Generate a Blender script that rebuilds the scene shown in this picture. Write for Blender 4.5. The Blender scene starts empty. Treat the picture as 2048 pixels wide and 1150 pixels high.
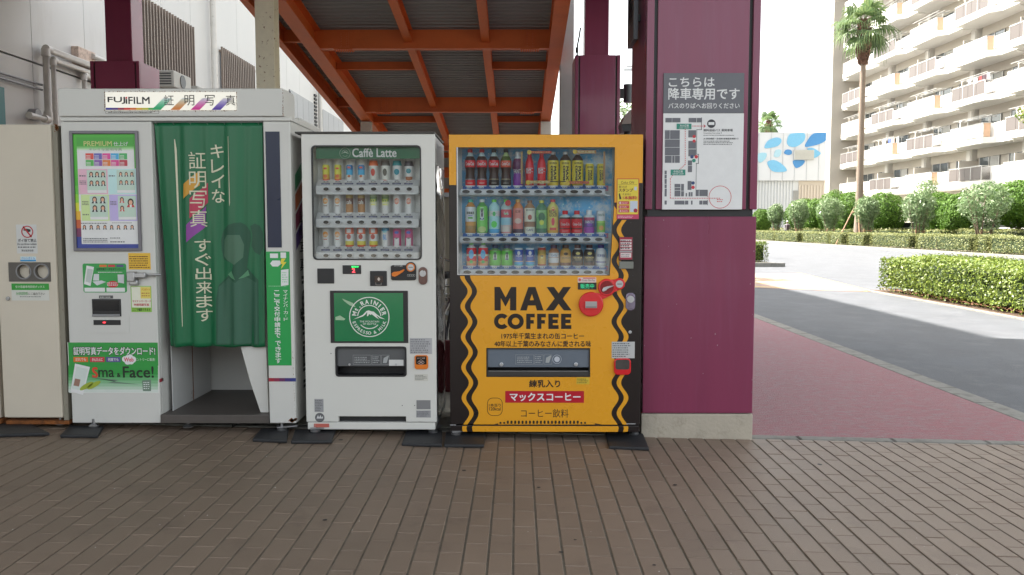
import bpy, math, random
import numpy as np
from math import sin, cos, tan, atan, atan2, pi, radians, sqrt
from mathutils import Matrix, Vector
random.seed(7)
SC = bpy.context.scene
COL = SC.collection
# ------------------------------------------------------------------ camera
F = 1650.0; TH = radians(4.263); YAW = radians(0.38); H = 1.31
cd = bpy.data.cameras.new("camera"); cam = bpy.data.objects.new("camera", cd); COL.objects.link(cam)
cd.sensor_width = 36; cd.lens = 36 * F / 2048; cd.clip_start = 0.05; cd.clip_end = 900
cam.location = (0, 0, H); cam.rotation_euler = (pi / 2 - TH, 0, YAW)
SC.camera = cam
# ------------------------------------------------------------------ light
SUN_EL, SUN_AZ = radians(51), radians(-62.6)        # azimuth measured from +Y towards +X
w = bpy.data.worlds.new("World"); SC.world = w; w.use_nodes = True
nt = w.node_tree; bg = nt.nodes["Background"]
sky = nt.nodes.new("ShaderNodeTexSky"); sky.sky_type = 'NISHITA'; sky.sun_disc = False
sky.sun_elevation = SUN_EL; sky.sun_rotation = SUN_AZ
sky.dust_density = 3.0; sky.air_density = 1.0; sky.ozone_density = 1.0
hs = nt.nodes.new("ShaderNodeHueSaturation"); hs.inputs["Saturation"].default_value = .42; nt.links.new(sky.outputs[0], hs.inputs["Color"])
tn = nt.nodes.new("ShaderNodeMixRGB"); tn.blend_type = 'MULTIPLY'; tn.inputs[0].default_value = 1; tn.inputs[2].default_value = (1, .975, .895, 1); nt.links.new(hs.outputs[0], tn.inputs[1]); nt.links.new(tn.outputs[0], bg.inputs[0]); bg.inputs[1].default_value = 0.15
sd = bpy.data.lights.new("sun", 'SUN'); sun = bpy.data.objects.new("sun", sd); COL.objects.link(sun)
sd.energy = 4.6; sd.angle = radians(0.5); sd.color = (1.0, 0.94, 0.86)
sdir = Vector((sin(SUN_AZ) * cos(SUN_EL), cos(SUN_AZ) * cos(SUN_EL), sin(SUN_EL)))
sun.rotation_euler = sdir.to_track_quat('Z', 'Y').to_euler(); sun.location = (0, 0, 30)
SC.view_settings.view_transform = 'Standard'; SC.view_settings.look = 'None'
SC.view_settings.gamma = 1.0; SC.view_settings.use_curve_mapping = False
SC.view_settings.exposure = 2.12
SC.render.engine = 'CYCLES'
SC.cycles.max_bounces = 7; SC.cycles.diffuse_bounces = 4; SC.cycles.glossy_bounces = 3
SC.cycles.transmission_bounces = 4; SC.cycles.transparent_max_bounces = 8
SC.cycles.caustics_reflective = False; SC.cycles.caustics_refractive = False
SC.cycles.sample_clamp_indirect = 6.0
try:
    SC.cycles.use_denoising = True
except Exception: pass
# ------------------------------------------------------------------ geometry of the view (used once, to measure real places)
def ray(px, py):
    a = (px - 1024) / F; b = (575 - py) / F
    fy = cos(TH) + b * sin(TH); uz = -sin(TH) + b * cos(TH)
    return a * cos(YAW) - fy * sin(YAW), a * sin(YAW) + fy * cos(YAW), uz
def P(px, py, Y):
    x, y, z = ray(px, py); t = Y / y
    return x * t, H + z * t
def PXc(px, py, X):
    x, y, z = ray(px, py); t = X / x
    return y * t, H + z * t
SL = 0.022
def gz(x): return -SL * max(-4.5, min(5.0, x))
def G(px, py):
    x, y, z = ray(px, py); t = H / -z
    for _ in range(8): t = (H - gz(x * t)) / -z
    return x * t, y * t, gz(x * t)
def ppm(Y): return F / Y
# ------------------------------------------------------------------ materials
MATS = {}
def lin(c):
    return tuple(((v / 12.92) if v <= .04045 else ((v + .055) / 1.055) ** 2.4) for v in c)
def rgb(h):
    return lin((int(h[0:2], 16) / 255, int(h[2:4], 16) / 255, int(h[4:6], 16) / 255))
def rgbp(h): return tuple(min(.82, v * 1.42) for v in rgb(h))
def M(name, col=(.5, .5, .5), rough=.5, metal=0, var=.06, scale=6, bump=0, bscale=80, col2=None, thr=(.45, .7), island=0, spec=.5, coat=0, emit=0, stretch=None, world=0, objrand=0, rvar=.08):
    if name in MATS: return MATS[name]
    m = bpy.data.materials.new(name); m.use_nodes = True; n = m.node_tree.nodes; l = m.node_tree.links
    b = n["Principled BSDF"]; b.inputs["Roughness"].default_value = rough; b.inputs["Metallic"].default_value = metal
    b.inputs["Specular IOR Level"].default_value = spec; b.inputs["Coat Weight"].default_value = coat; b.inputs["Coat Roughness"].default_value = .08
    tc = n.new("ShaderNodeTexCoord"); mp = n.new("ShaderNodeMapping"); l.new(n.new("ShaderNodeNewGeometry").outputs["Position"] if world else tc.outputs["Object"], mp.inputs[0])
    if stretch: mp.inputs["Scale"].default_value = stretch
    nz = n.new("ShaderNodeTexNoise"); nz.inputs["Scale"].default_value = scale; nz.inputs["Detail"].default_value = 5; nz.inputs["Roughness"].default_value = .6
    l.new(mp.outputs[0], nz.inputs[0])
    hsv = n.new("ShaderNodeHueSaturation"); hsv.inputs["Color"].default_value = (*col, 1)
    mr = n.new("ShaderNodeMapRange"); mr.inputs[1].default_value = .25; mr.inputs[2].default_value = .75
    mr.inputs[3].default_value = 1 - var; mr.inputs[4].default_value = 1 + var
    l.new(nz.outputs[0], mr.inputs[0]); last = mr.outputs[0]
    if island or objrand:
        if island:
            g = n.new("ShaderNodeNewGeometry"); src = g.outputs["Random Per Island"]; amt = island
        if objrand:
            oi = n.new("ShaderNodeObjectInfo"); amt = objrand
            if island:
                ad = n.new("ShaderNodeMath"); ad.operation = 'ADD'; l.new(src, ad.inputs[0]); l.new(oi.outputs["Random"], ad.inputs[1])
                fr = n.new("ShaderNodeMath"); fr.operation = 'FRACT'; l.new(ad.outputs[0], fr.inputs[0]); src = fr.outputs[0]
            else: src = oi.outputs["Random"]
        m2 = n.new("ShaderNodeMapRange"); m2.inputs[3].default_value = 1 - amt; m2.inputs[4].default_value = 1 + amt; l.new(src, m2.inputs[0])
        mu = n.new("ShaderNodeMath"); mu.operation = 'MULTIPLY'; l.new(last, mu.inputs[0]); l.new(m2.outputs[0], mu.inputs[1]); last = mu.outputs[0]
    l.new(last, hsv.inputs["Value"]); cout = hsv.outputs[0]
    if col2 is not None:
        n2 = n.new("ShaderNodeTexNoise"); n2.inputs["Scale"].default_value = scale * 1.7; n2.inputs["Detail"].default_value = 8; n2.inputs["Roughness"].default_value = .7
        l.new(mp.outputs[0], n2.inputs[0])
        m3 = n.new("ShaderNodeMapRange"); m3.inputs[1].default_value = thr[0]; m3.inputs[2].default_value = thr[1]; l.new(n2.outputs[0], m3.inputs[0])
        mx = n.new("ShaderNodeMixRGB"); l.new(m3.outputs[0], mx.inputs[0]); l.new(cout, mx.inputs[1]); mx.inputs[2].default_value = (*col2, 1); cout = mx.outputs[0]
    l.new(cout, b.inputs["Base Color"])
    if rvar:
        m4 = n.new("ShaderNodeMapRange"); m4.inputs[3].default_value = max(0, rough - rvar); m4.inputs[4].default_value = min(1, rough + rvar)
        l.new(nz.outputs[0], m4.inputs[0]); l.new(m4.outputs[0], b.inputs["Roughness"])
    if bump:
        n3 = n.new("ShaderNodeTexNoise"); n3.inputs["Scale"].default_value = bscale; n3.inputs["Detail"].default_value = 4
        l.new(mp.inputs[0].links[0].from_socket, n3.inputs[0])
        bp = n.new("ShaderNodeBump"); bp.inputs["Strength"].default_value = bump; bp.inputs["Distance"].default_value = .01
        l.new(n3.outputs[0], bp.inputs["Height"]); l.new(bp.outputs[0], b.inputs["Normal"])
    if emit:
        l.new(cout, b.inputs["Emission Color"]); b.inputs["Emission Strength"].default_value = emit
    MATS[name] = m; return m
def C(h, rough=.45, **k):          # plain printed / painted colour, given as the photograph's hex
    key = "print_" + h + ("_%d" % int(rough * 100)) + ("e%d" % int(k['emit'] * 10) if k.get('emit') else '')
    if key in MATS: return MATS[key]
    return M(key, rgbp(h), rough, var=.03, scale=20, rvar=0, **k)
def glass(name, tint=(1, 1, 1), refl=1.0, rough=.02):
    if name in MATS: return MATS[name]
    m = bpy.data.materials.new(name); m.use_nodes = True; n = m.node_tree.nodes; l = m.node_tree.links
    n.remove(n["Principled BSDF"]); o = n["Material Output"]
    t = n.new("ShaderNodeBsdfTransparent"); t.inputs[0].default_value = (*tint, 1)
    g = n.new("ShaderNodeBsdfGlossy"); g.inputs["Roughness"].default_value = rough
    f = n.new("ShaderNodeFresnel"); f.inputs[0].default_value = 1.5
    mu = n.new("ShaderNodeMath"); mu.operation = 'MULTIPLY'; mu.inputs[1].default_value = refl; l.new(f.outputs[0], mu.inputs[0])
    mx = n.new("ShaderNodeMixShader"); l.new(mu.outputs[0], mx.inputs[0]); l.new(t.outputs[0], mx.inputs[1]); l.new(g.outputs[0], mx.inputs[2])
    l.new(mx.outputs[0], o.inputs[0]); MATS[name] = m; return m
def leafmat(name, col, col2, rough=.5, trans=.35):
    if name in MATS: return MATS[name]
    m = bpy.data.materials.new(name); m.use_nodes = True; n = m.node_tree.nodes; l = m.node_tree.links
    b = n["Principled BSDF"]; o = n["Material Output"]; b.inputs["Roughness"].default_value = rough; b.inputs["Specular IOR Level"].default_value = .35
    g = n.new("ShaderNodeNewGeometry"); cr = n.new("ShaderNodeValToRGB"); l.new(g.outputs["Random Per Island"], cr.inputs[0])
    cr.color_ramp.elements[0].color = (*col, 1); cr.color_ramp.elements[1].color = (*col2, 1)
    l.new(cr.outputs[0], b.inputs["Base Color"])
    t = n.new("ShaderNodeBsdfTranslucent"); l.new(cr.outputs[0], t.inputs[0])
    mx = n.new("ShaderNodeMixShader"); mx.inputs[0].default_value = trans; l.new(b.outputs[0], mx.inputs[1]); l.new(t.outputs[0], mx.inputs[2]); l.new(mx.outputs[0], o.inputs[0])
    MATS[name] = m; return m
# ------------------------------------------------------------------ object helpers
def tag(o, label=None, cat=None, group=None, kind=None):
    if label: o['label'] = label
    if cat: o['category'] = cat
    if group: o['group'] = group
    if kind: o["kind"] = kind
    return o
def empty(name, loc=(0, 0, 0), label=None, cat=None, group=None, kind=None, rz=0):
    o = bpy.data.objects.new(name, None); COL.objects.link(o); o.location = loc; o.rotation_euler.z = rz; o.empty_display_size = .1
    return tag(o, label, cat, group, kind)
def wloc(p):
    v = Vector((0, 0, 0))
    while p is not None: v += Vector(p.location); p = p.parent
    return v
def link(name, me, parent=None, keep=True):
    o = bpy.data.objects.new(name, me); COL.objects.link(o)
    if parent is not None:
        o.parent = parent
        if keep: o.location = -wloc(parent)
    return o
class MB:
    def __init__(s): s.v = []; s.f = []; s.m = []
    def add(s, vs, fs, m=0):
        b = len(s.v); s.v += [tuple(v) for v in vs]; s.f += [tuple(i + b for i in f) for f in fs]; s.m += [m] * len(fs); return s
    def box(s, x0, x1, y0, y1, z0, z1, m=0):
        if x0 > x1: x0, x1 = x1, x0
        if y0 > y1: y0, y1 = y1, y0
        if z0 > z1: z0, z1 = z1, z0
        return s.add([(x0, y0, z0), (x1, y0, z0), (x1, y1, z0), (x0, y1, z0), (x0, y0, z1), (x1, y0, z1), (x1, y1, z1), (x0, y1, z1)],
                     [(0, 3, 2, 1), (4, 5, 6, 7), (0, 1, 5, 4), (1, 2, 6, 5), (2, 3, 7, 6), (3, 0, 4, 7)], m)
    def prism(s, pts, y0, y1, m=0):            # outline in XZ, thickness y0 (front) .. y1
        n = len(pts)
        a = sum(pts[i][0] * pts[(i + 1) % n][1] - pts[(i + 1) % n][0] * pts[i][1] for i in range(n))
        if a < 0: pts = pts[::-1]
        vs = [(x, y0, z) for x, z in pts] + [(x, y1, z) for x, z in pts]
        return s.add(vs, [tuple(range(n)), tuple(range(2 * n - 1, n - 1, -1))] + [(i, i + n, (i + 1) % n + n, (i + 1) % n) for i in range(n)], m)
    def slab(s, pts, z0, z1, m=0):             # outline in XY
        n = len(pts)
        a = sum(pts[i][0] * pts[(i + 1) % n][1] - pts[(i + 1) % n][0] * pts[i][1] for i in range(n))
        if a < 0: pts = pts[::-1]
        vs = [(x, y, z0) for x, y in pts] + [(x, y, z1) for x, y in pts]
        return s.add(vs, [tuple(range(n - 1, -1, -1)), tuple(range(n, 2 * n))] + [(i, (i + 1) % n, (i + 1) % n + n, i + n) for i in range(n)], m)
    def band(s, L, R, y, m=0):                 # strip between two polylines in XZ (flat print)
        n = len(L); vs = [(x, y, z) for x, z in L] + [(x, y, z) for x, z in R]
        return s.add(vs, [(i, i + n, i + n + 1, i + 1) for i in range(n - 1)], m)
    def tube(s, pts, r, n=10, m=0, caps=True):
        pts = [Vector(p) for p in pts]; rings = []; b = len(s.v)
        rr = r if isinstance(r, (list, tuple)) else [r] * len(pts)
        up = None
        for i, p in enumerate(pts):
            d = (pts[min(i + 1, len(pts) - 1)] - pts[max(i - 1, 0)]).normalized()
            if up is None: up = Vector((0, 0, 1)) if abs(d.z) < .9 else Vector((1, 0, 0))
            u = d.cross(up)
            if u.length < 1e-4: u = d.cross(Vector((0, 1, 0)))
            u.normalize(); w_ = d.cross(u).normalized(); up = -w_ if up.dot(w_) < 0 else w_
            for k in range(n):
                a = 2 * pi * k / n; s.v.append(tuple(p + u * (cos(a) * rr[i]) + w_ * (sin(a) * rr[i])))
        for i in range(len(pts) - 1):
            for k in range(n):
                k2 = (k + 1) % n; s.f.append((b + i * n + k, b + i * n + k2, b + (i + 1) * n + k2, b + (i + 1) * n + k)); s.m.append(m)
        if caps:
            s.f.append(tuple(b + k for k in range(n - 1, -1, -1))); s.m.append(m)
            e = b + (len(pts) - 1) * n; s.f.append(tuple(e + k for k in range(n))); s.m.append(m)
        return s
    def lathe(s, prof, cx=0, cy=0, cz=0, n=20):          # prof: (r, z, material of the band above)
        b = len(s.v)
        for r, z, _ in prof:
            for k in range(n):
                a = 2 * pi * k / n; s.v.append((cx + r * cos(a), cy + r * sin(a), cz + z))
        for i in range(len(prof) - 1):
            for k in range(n):
                k2 = (k + 1) % n; s.f.append((b + i * n + k, b + i * n + k2, b + (i + 1) * n + k2, b + (i + 1) * n + k)); s.m.append(prof[i][2])
        s.f.append(tuple(b + k for k in range(n - 1, -1, -1))); s.m.append(prof[0][2])
        e = b + (len(prof) - 1) * n; s.f.append(tuple(e + k for k in range(n))); s.m.append(prof[-2][2])
        return s
    def build(s, name, mats, parent=None, smooth=False, bevel=0, seg=2, kind=None, label=None, fix=False):
        me = bpy.data.meshes.new(name); me.from_pydata(s.v, [], s.f)
        if not isinstance(mats, (list, tuple)): mats = [mats]
        for m in mats: me.materials.append(m)
        if len(mats) > 1: me.polygons.foreach_set("material_index", s.m)
        if fix:
            import bmesh
            bm = bmesh.new(); bm.from_mesh(me); bmesh.ops.recalc_face_normals(bm, faces=bm.faces); bm.to_mesh(me); bm.free()
        me.update()
        if smooth:
            me.polygons.foreach_set("use_smooth", [True] * len(me.polygons)); 
            if smooth is not True:
                try: me.set_sharp_from_angle(angle=radians(smooth))
                except Exception: pass
        o = link(name, me, parent)
        if bevel:
            bv = o.modifiers.new("bevel", 'BEVEL'); bv.width = bevel; bv.segments = seg; bv.limit_method = 'ANGLE'; bv.angle_limit = radians(40); bv.harden_normals = False
        if kind: o["kind"] = kind
        if name == "small_print": o["kind"] = "stuff"
        if label: o['label'] = label
        return o
def rr_pts(x0, x1, z0, z1, r, n=5):
    out = []
    for cx, cz, a0 in ((x1 - r, z1 - r, 0), (x0 + r, z1 - r, pi / 2), (x0 + r, z0 + r, pi), (x1 - r, z0 + r, 3 * pi / 2)):
        for k in range(n + 1):
            a = a0 + pi / 2 * k / n; out.append((cx + r * cos(a), cz + r * sin(a)))
    return out
def ring_mb(outer, inner, y0, y1, mb=None, m=0):         # closed outlines of the same count
    mb = mb or MB(); n = len(outer)
    vs = [(x, y0, z) for x, z in outer] + [(x, y0, z) for x, z in inner] + [(x, y1, z) for x, z in outer] + [(x, y1, z) for x, z in inner]
    fs = []
    for i in range(n):
        j = (i + 1) % n
        fs += [(i, i + n, j + n, j), (2 * n + i, 2 * n + j, 3 * n + j, 3 * n + i), (i, j, 2 * n + j, 2 * n + i), (n + i, 3 * n + i, 3 * n + j, n + j)]
    return mb.add(vs, fs, m)
def circ(cx, cz, r, n=32, ry=None): return [(cx + r * cos(2 * pi * k / n), cz + (ry or r) * sin(2 * pi * k / n)) for k in range(n)]
def plate(name, x0, x1, z0, z1, holes, y0, y1, mat, parent, bevel=.004, seg=2):
    xs = sorted({x0, x1, *[h[0] for h in holes], *[h[1] for h in holes]}); zs = sorted({z0, z1, *[h[2] for h in holes], *[h[3] for h in holes]})
    nx, nz = len(xs), len(zs); mb = MB()
    for y in (y0, y1):
        for z in zs:
            for x in xs: mb.v.append((x, y, z))
    idx = lambda i, j, k: k * nx * nz + j * nx + i
    def solid(i, j):
        if i < 0 or j < 0 or i >= nx - 1 or j >= nz - 1: return False
        cx, cz = (xs[i] + xs[i + 1]) / 2, (zs[j] + zs[j + 1]) / 2
        return not any(h[0] < cx < h[1] and h[2] < cz < h[3] for h in holes)
    for j in range(nz - 1):
        for i in range(nx - 1):
            if not solid(i, j): continue
            mb.f += [(idx(i, j, 0), idx(i + 1, j, 0), idx(i + 1, j + 1, 0), idx(i, j + 1, 0)), (idx(i, j, 1), idx(i, j + 1, 1), idx(i + 1, j + 1, 1), idx(i + 1, j, 1))]
            if not solid(i - 1, j): mb.f.append((idx(i, j, 0), idx(i, j + 1, 0), idx(i, j + 1, 1), idx(i, j, 1)))
            if not solid(i + 1, j): mb.f.append((idx(i + 1, j, 0), idx(i + 1, j, 1), idx(i + 1, j + 1, 1), idx(i + 1, j + 1, 0)))
            if not solid(i, j - 1): mb.f.append((idx(i, j, 0), idx(i, j, 1), idx(i + 1, j, 1), idx(i + 1, j, 0)))
            if not solid(i, j + 1): mb.f.append((idx(i, j + 1, 0), idx(i + 1, j + 1, 0), idx(i + 1, j + 1, 1), idx(i, j + 1, 1)))
    mb.m = [0] * len(mb.f)
    return mb.build(name, mat, parent, bevel=bevel, seg=seg)
# ---- text as flat print
TC = {}
def tdata(s, bold=0.0):
    k = (s, bold)
    if k not in TC:
        c = bpy.data.curves.new('t', 'FONT'); c.body = s; c.size = 1; c.resolution_u = 3; c.offset = bold
        o = bpy.data.objects.new('t', c); m = bpy.data.meshes.new_from_object(o)
        v = [(q.co.x, q.co.y) for q in m.vertices]; f = [tuple(p.vertices) for p in m.polygons]
        xs = [a for a, _ in v]; ys = [b for _, b in v]
        TC[k] = (v, f, min(xs), max(xs), min(ys), max(ys))
        bpy.data.objects.remove(o); bpy.data.curves.remove(c); bpy.data.meshes.remove(m)
    return TC[k]
def tmb(mb, s, x0, x1, z0, z1, y, bold=0.0, shear=0, m=0, fn=None, rot=0):
    cjk = any(ord(c) > 0x2000 for c in s)
    v, f, a0, a1, b0, b1 = tdata(s, 0.0)
    if rot == -1: w2 = [((b - b0) / (b1 - b0), 1 - (a - a0) / (a1 - a0)) for a, b in v]    # reads downwards
    elif rot == 1: w2 = [(1 - (b - b0) / (b1 - b0), (a - a0) / (a1 - a0)) for a, b in v]
    else: w2 = [((a - a0) / (a1 - a0), (b - b0) / (b1 - b0)) for a, b in v]
    em = (z1 - z0) * .95; d = bold * em * .8
    for k, (dx, dz) in enumerate(((-d, -d), (d, -d), (-d, d), (d, d)) if bold > .005 else ((0, 0),)):
        out = []
        for u, t in w2:
            z = z0 + t * (z1 - z0) + dz; x = x0 + u * (x1 - x0) + shear * (t - .5) * (z1 - z0) + dx
            p = fn(x, z) if fn else (x, y, z); out.append((p[0], p[1] - k * .00012, p[2]))
        mb.add(out, f, m)
    return mb
def pxr(px0, py0, px1, py1, Y):
    cx, cy = (px0 + px1) / 2, (py0 + py1) / 2
    return P(px0, cy, Y)[0], P(px1, cy, Y)[0], P(cx, py1, Y)[1], P(cx, py0, Y)[1]
def text(s, px, Y, mat, parent, bold=.012, name="lettering", shear=0, rot=0, mb=None):
    x0, x1, z0, z1 = pxr(*px, Y); b = mb or MB(); tmb(b, s, x0, x1, z0, z1, Y, bold, shear, rot=rot)
    return b.build(name, mat, parent) if mb is None else b
def vtext(s, px, Y, mat, parent, bold=.012, name="lettering", mb=None, fn=None):
    x0, x1, z0, z1 = pxr(*px, Y); b = mb or MB(); n = len(s); h = (z1 - z0) / n
    for i, ch in enumerate(s):
        if ch == ' ': continue
        zz1 = z1 - h * i - h * .06; zz0 = zz1 - h * .88
        if ch in 'ー': tmb(b, '|', (x0 + x1) / 2 - h * .04, (x0 + x1) / 2 + h * .04, zz0 + h * .1, zz1 - h * .1, Y, 0, fn=fn)
        elif ch in '()（）': tmb(b, ch.replace('（', '(').replace('）', ')'), x0, x1, zz0 + h * .3, zz0 + h * .55, Y, 0, fn=fn, rot=-1)
        else: tmb(b, ch, x0, x1, zz0, zz1, Y, bold, fn=fn)
    return b.build(name, mat, parent) if mb is None else b
def box_px(name, px, Y0, Y1, mat, parent, bevel=0, label=None, round_=0):
    x0, x1, z0, z1 = pxr(*px, Y0); mb = MB()
    if round_: mb.prism(rr_pts(x0, x1, z0, z1, round_), Y0, Y1)
    else: mb.box(x0, x1, Y0, Y1, z0, z1)
    return mb.build(name, mat, parent, bevel=bevel, label=label)
def flat_px(mb, px, Y, m=0):
    x0, x1, z0, z1 = pxr(*px, Y); return mb.add([(x0, Y, z0), (x1, Y, z0), (x1, Y, z1), (x0, Y, z1)], [(0, 1, 2, 3)], m)
def poly_px(mb, pts, Y, m=0):
    p = [P(a, b, Y) for a, b in pts]; n = len(p)
    ar = sum(p[i][0] * p[(i + 1) % n][1] - p[(i + 1) % n][0] * p[i][1] for i in range(n))
    if ar < 0: p = p[::-1]
    return mb.add([(x, Y, z) for x, z in p], [tuple(range(n))], m)
def scribble(mb, px, Y, rows, m=0, seed=0, fill=.85):       # lines of print too small to read
    r = random.Random(seed); x0, x1, z0, z1 = pxr(*px, Y); h = (z1 - z0) / rows
    for i in range(rows):
        x = x0; zc = z1 - h * (i + .5); end = x0 + (x1 - x0) * r.uniform(fill, 1)
        while x < end:
            w_ = h * r.uniform(.25, .9); xe = min(x + w_, end)
            mb.add([(x, Y, zc - h * .22), (xe, Y, zc - h * .22), (xe, Y, zc + h * .22), (x, Y, zc + h * .22)], [(0, 1, 2, 3)], m); x = xe + h * r.uniform(.15, .4)
    return mb
# ================================================================== GROUND
m_brick = M("paver_clay", rgb("837263"), .55, var=.08, scale=2.2, world=1, bump=.25, bscale=260, island=.05, objrand=.05, col2=rgb("64554c"), thr=(.55, .9), spec=.45)
m_mortar = M("paver_joint", rgb("6e675a"), .95, var=.3, world=1, scale=14)
m_red = M("red_asphalt", rgb("8a4a54"), .6, var=.16, scale=14, bump=1.0, bscale=120, col2=rgb("82686c"), thr=(.46, .66), spec=.5, world=1, stretch=(.6, 1.6, 1))
m_asph = M("asphalt", (.088, .094, .104), .75, var=.2, scale=1.4, world=1, bump=.8, bscale=150, col2=(.13, .135, .145), thr=(.5, .8))
m_conc = M("concrete", rgb("a9a69a"), .8, var=.12, scale=5, bump=.3, bscale=60, col2=rgb("6f6b5e"), thr=(.55, .8))
m_kerb = M("kerb_concrete", rgb("7f7d76"), .8, var=.16, scale=5, world=1, bump=.3, bscale=60, col2=rgb("55534b"), thr=(.5, .75))
m_ground = M("ground_base", (.12, .115, .10), .9)
m_soil = M("soil", (.09, .055, .035), .95, var=.3, scale=8, bump=.8, bscale=40)
m_yline = M("yellow_line", (.62, .47, .12), .6, var=.12, scale=7)
m_wline = M("white_line", (.62, .62, .6), .6, var=.12, scale=7)
m_pink = M("crossing_paver", (.30, .20, .16), .7, var=.12, scale=6)
def sheet(name, x0, x1, y0, y1, dz, mat, kind='structure', bottom=None, parent=None):
    xs = sorted({x0, x1, *[b for b in (-4.5, 5.0) if x0 < b < x1]}); mb = MB()
    for x in xs: mb.v += [(x, y0, gz(x) + dz), (x, y1, gz(x) + dz)]
    mb.f = [(2 * i, 2 * i + 2, 2 * i + 3, 2 * i + 1) for i in range(len(xs) - 1)]; mb.m = [0] * len(mb.f)
    if bottom:
        n = len(mb.v); mb.v += [(a, b, c - bottom) for a, b, c in mb.v]; k = len(xs) - 1
        mb.f += [(n + a for a in reversed(f)) for f in list(mb.f)]; mb.f = [tuple(f) for f in mb.f]
        for i in range(k): mb.f += [(2 * i, n + 2 * i, n + 2 * i + 2, 2 * i + 2), (2 * i + 1, 2 * i + 3, n + 2 * i + 3, n + 2 * i + 1)]
        mb.f += [(0, 1, n + 1, n), (2 * k, n + 2 * k, n + 2 * k + 1, 2 * k + 1)]; mb.m = [0] * len(mb.f)
    o = mb.build(name, mat, parent)
    if kind and parent is None: o['kind'] = kind
    return o
sheet("ground", -400, 500, -60, 800, -.12, m_ground)
sheet("road", 3.78, 22.25, 5.6, 160, -.03, m_asph)
sheet("pavement", -9, 3.6, 5.24, 60, 0, m_red)
sheet("side_road", 3.78, 22.25, -20, 5.6, -.03, m_asph)
sheet("plaza", -9, 3.78, -28, 1.0, -.006, M("plaza_paving", (.22, .21, .19), .85, var=.1, scale=2))
# kerbs, stone by stone
def kerb(name, axis, c0, c1, a0, a1, step, top, depth, n_max=300):
    base = sheet(name, *((c0 + .012, c1 - .012, a0, a1) if axis == 'y' else (a0, a1, c0 + .012, c1 - .012)), top - .012, m_kerb, bottom=depth - .02)
    me = None; k = int((a1 - a0) / step)
    for i in range(min(k, n_max)):
        if me is None:
            mb = MB(); L, W = step - .008, c1 - c0
            b_ = .008
            for (dx, z) in ((0, -depth), (0, -b_), (b_, 0)):
                mb.v += [(dx, dx, z), (W - dx, dx, z), (W - dx, L - dx, z), (dx, L - dx, z)]
            mb.f = [(3, 2, 1, 0), (8, 9, 10, 11)]
            for q in range(2):
                for e in range(4): mb.f.append((q * 4 + e, q * 4 + (e + 1) % 4, q * 4 + 4 + (e + 1) % 4, q * 4 + 4 + e))
            mb.m = [0] * len(mb.f)
            o = mb.build("kerb_stone", m_kerb, base); me = o.data
        else: o = link("kerb_stone", me, base)
        s0 = a0 + i * step
        if axis == 'y': o.location = (c0, s0, gz((c0 + c1) / 2) + top)
        else:
            o.location = (s0, c1, gz(s0) + top)
            o.rotation_euler = (-atan(SL) if abs(s0 + .3) < 4.5 else 0, 0, -pi / 2)
    return base
kerb("kerb", 'y', 3.6, 3.78, 5.24, 36, .6, .004, .1)
kerb("kerb", 'x', 5.15, 5.24, -6.6, 3.6, .6, .003, .1)
kerb("kerb", 'y', 22.25, 22.43, 30, 90, .6, .12, .25)
kerb("kerb", 'y', 7.79, 7.87, 7.5, 18.4, .6, .0, .1)
kerb("kerb", 'x', 29.3, 29.5, 6.2, 9.5, .6, .12, .22)
sheet("verge", 22.43, 29.5, 30, 160, .06, M("verge_soil", (.10, .085, .055), .95, var=.3, scale=2, bump=.5, bscale=20), bottom=.1)
sheet("planting_bed", 7.87, 10.0, 7.5, 18.4, .0, m_soil, bottom=.1)
sheet("planting_bed", 5.0, 9.5, 29.5, 38, .06, m_soil, bottom=.1)
sheet("forecourt", 29.5, 160, 20, 260, -.02, m_conc)
# crossing with yellow edge lines
def gpoly(name, pts, dz, mat, w_=None, kind='structure', parent=None):
    g = [G(*p) for p in pts]; mb = MB()
    mb.add([(x, y, gz(x) - .03 + dz) for x, y, _ in g], [tuple(range(len(g)))])
    o = mb.build(name, mat, parent, fix=True)
    if kind and parent is None: o['kind'] = kind
    return o
cr = gpoly("crossing", [(1500, 546), (1600, 545), (1745, 581), (1680, 580), (1500, 573)], .006, m_pink)
def gline(mb, p, q, w_, dz, x=None):
    (x0, y0, _), (x1, y1, _) = G(*p), G(*q); d = Vector((x1 - x0, y1 - y0)); d.normalize(); nx, ny = -d.y * w_ / 2, d.x * w_ / 2
    vs = [(x0 - nx, y0 - ny), (x1 - nx, y1 - ny), (x1 + nx, y1 + ny), (x0 + nx, y0 + ny)]
    mb.add([(a, b, gz(a) - .03 + dz) for a, b in vs], [(0, 1, 2, 3)])
for p, q in (((1598, 545), (1745, 581)), ((1500, 549), (1612, 550)), ((1500, 553), (1632, 555)), ((1500, 558), (1652, 561)), ((1500, 564), (1690, 570)), ((1500, 571), (1740, 580))):
    mb = MB(); gline(mb, p, q, .12, .010); mb.build("painted_line", m_yline, cr)
mb = MB(); gline(mb, (1560, 495), (1640, 498), .15, .008)
mb.build("road_markings", m_wline, None, kind='structure')
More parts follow.
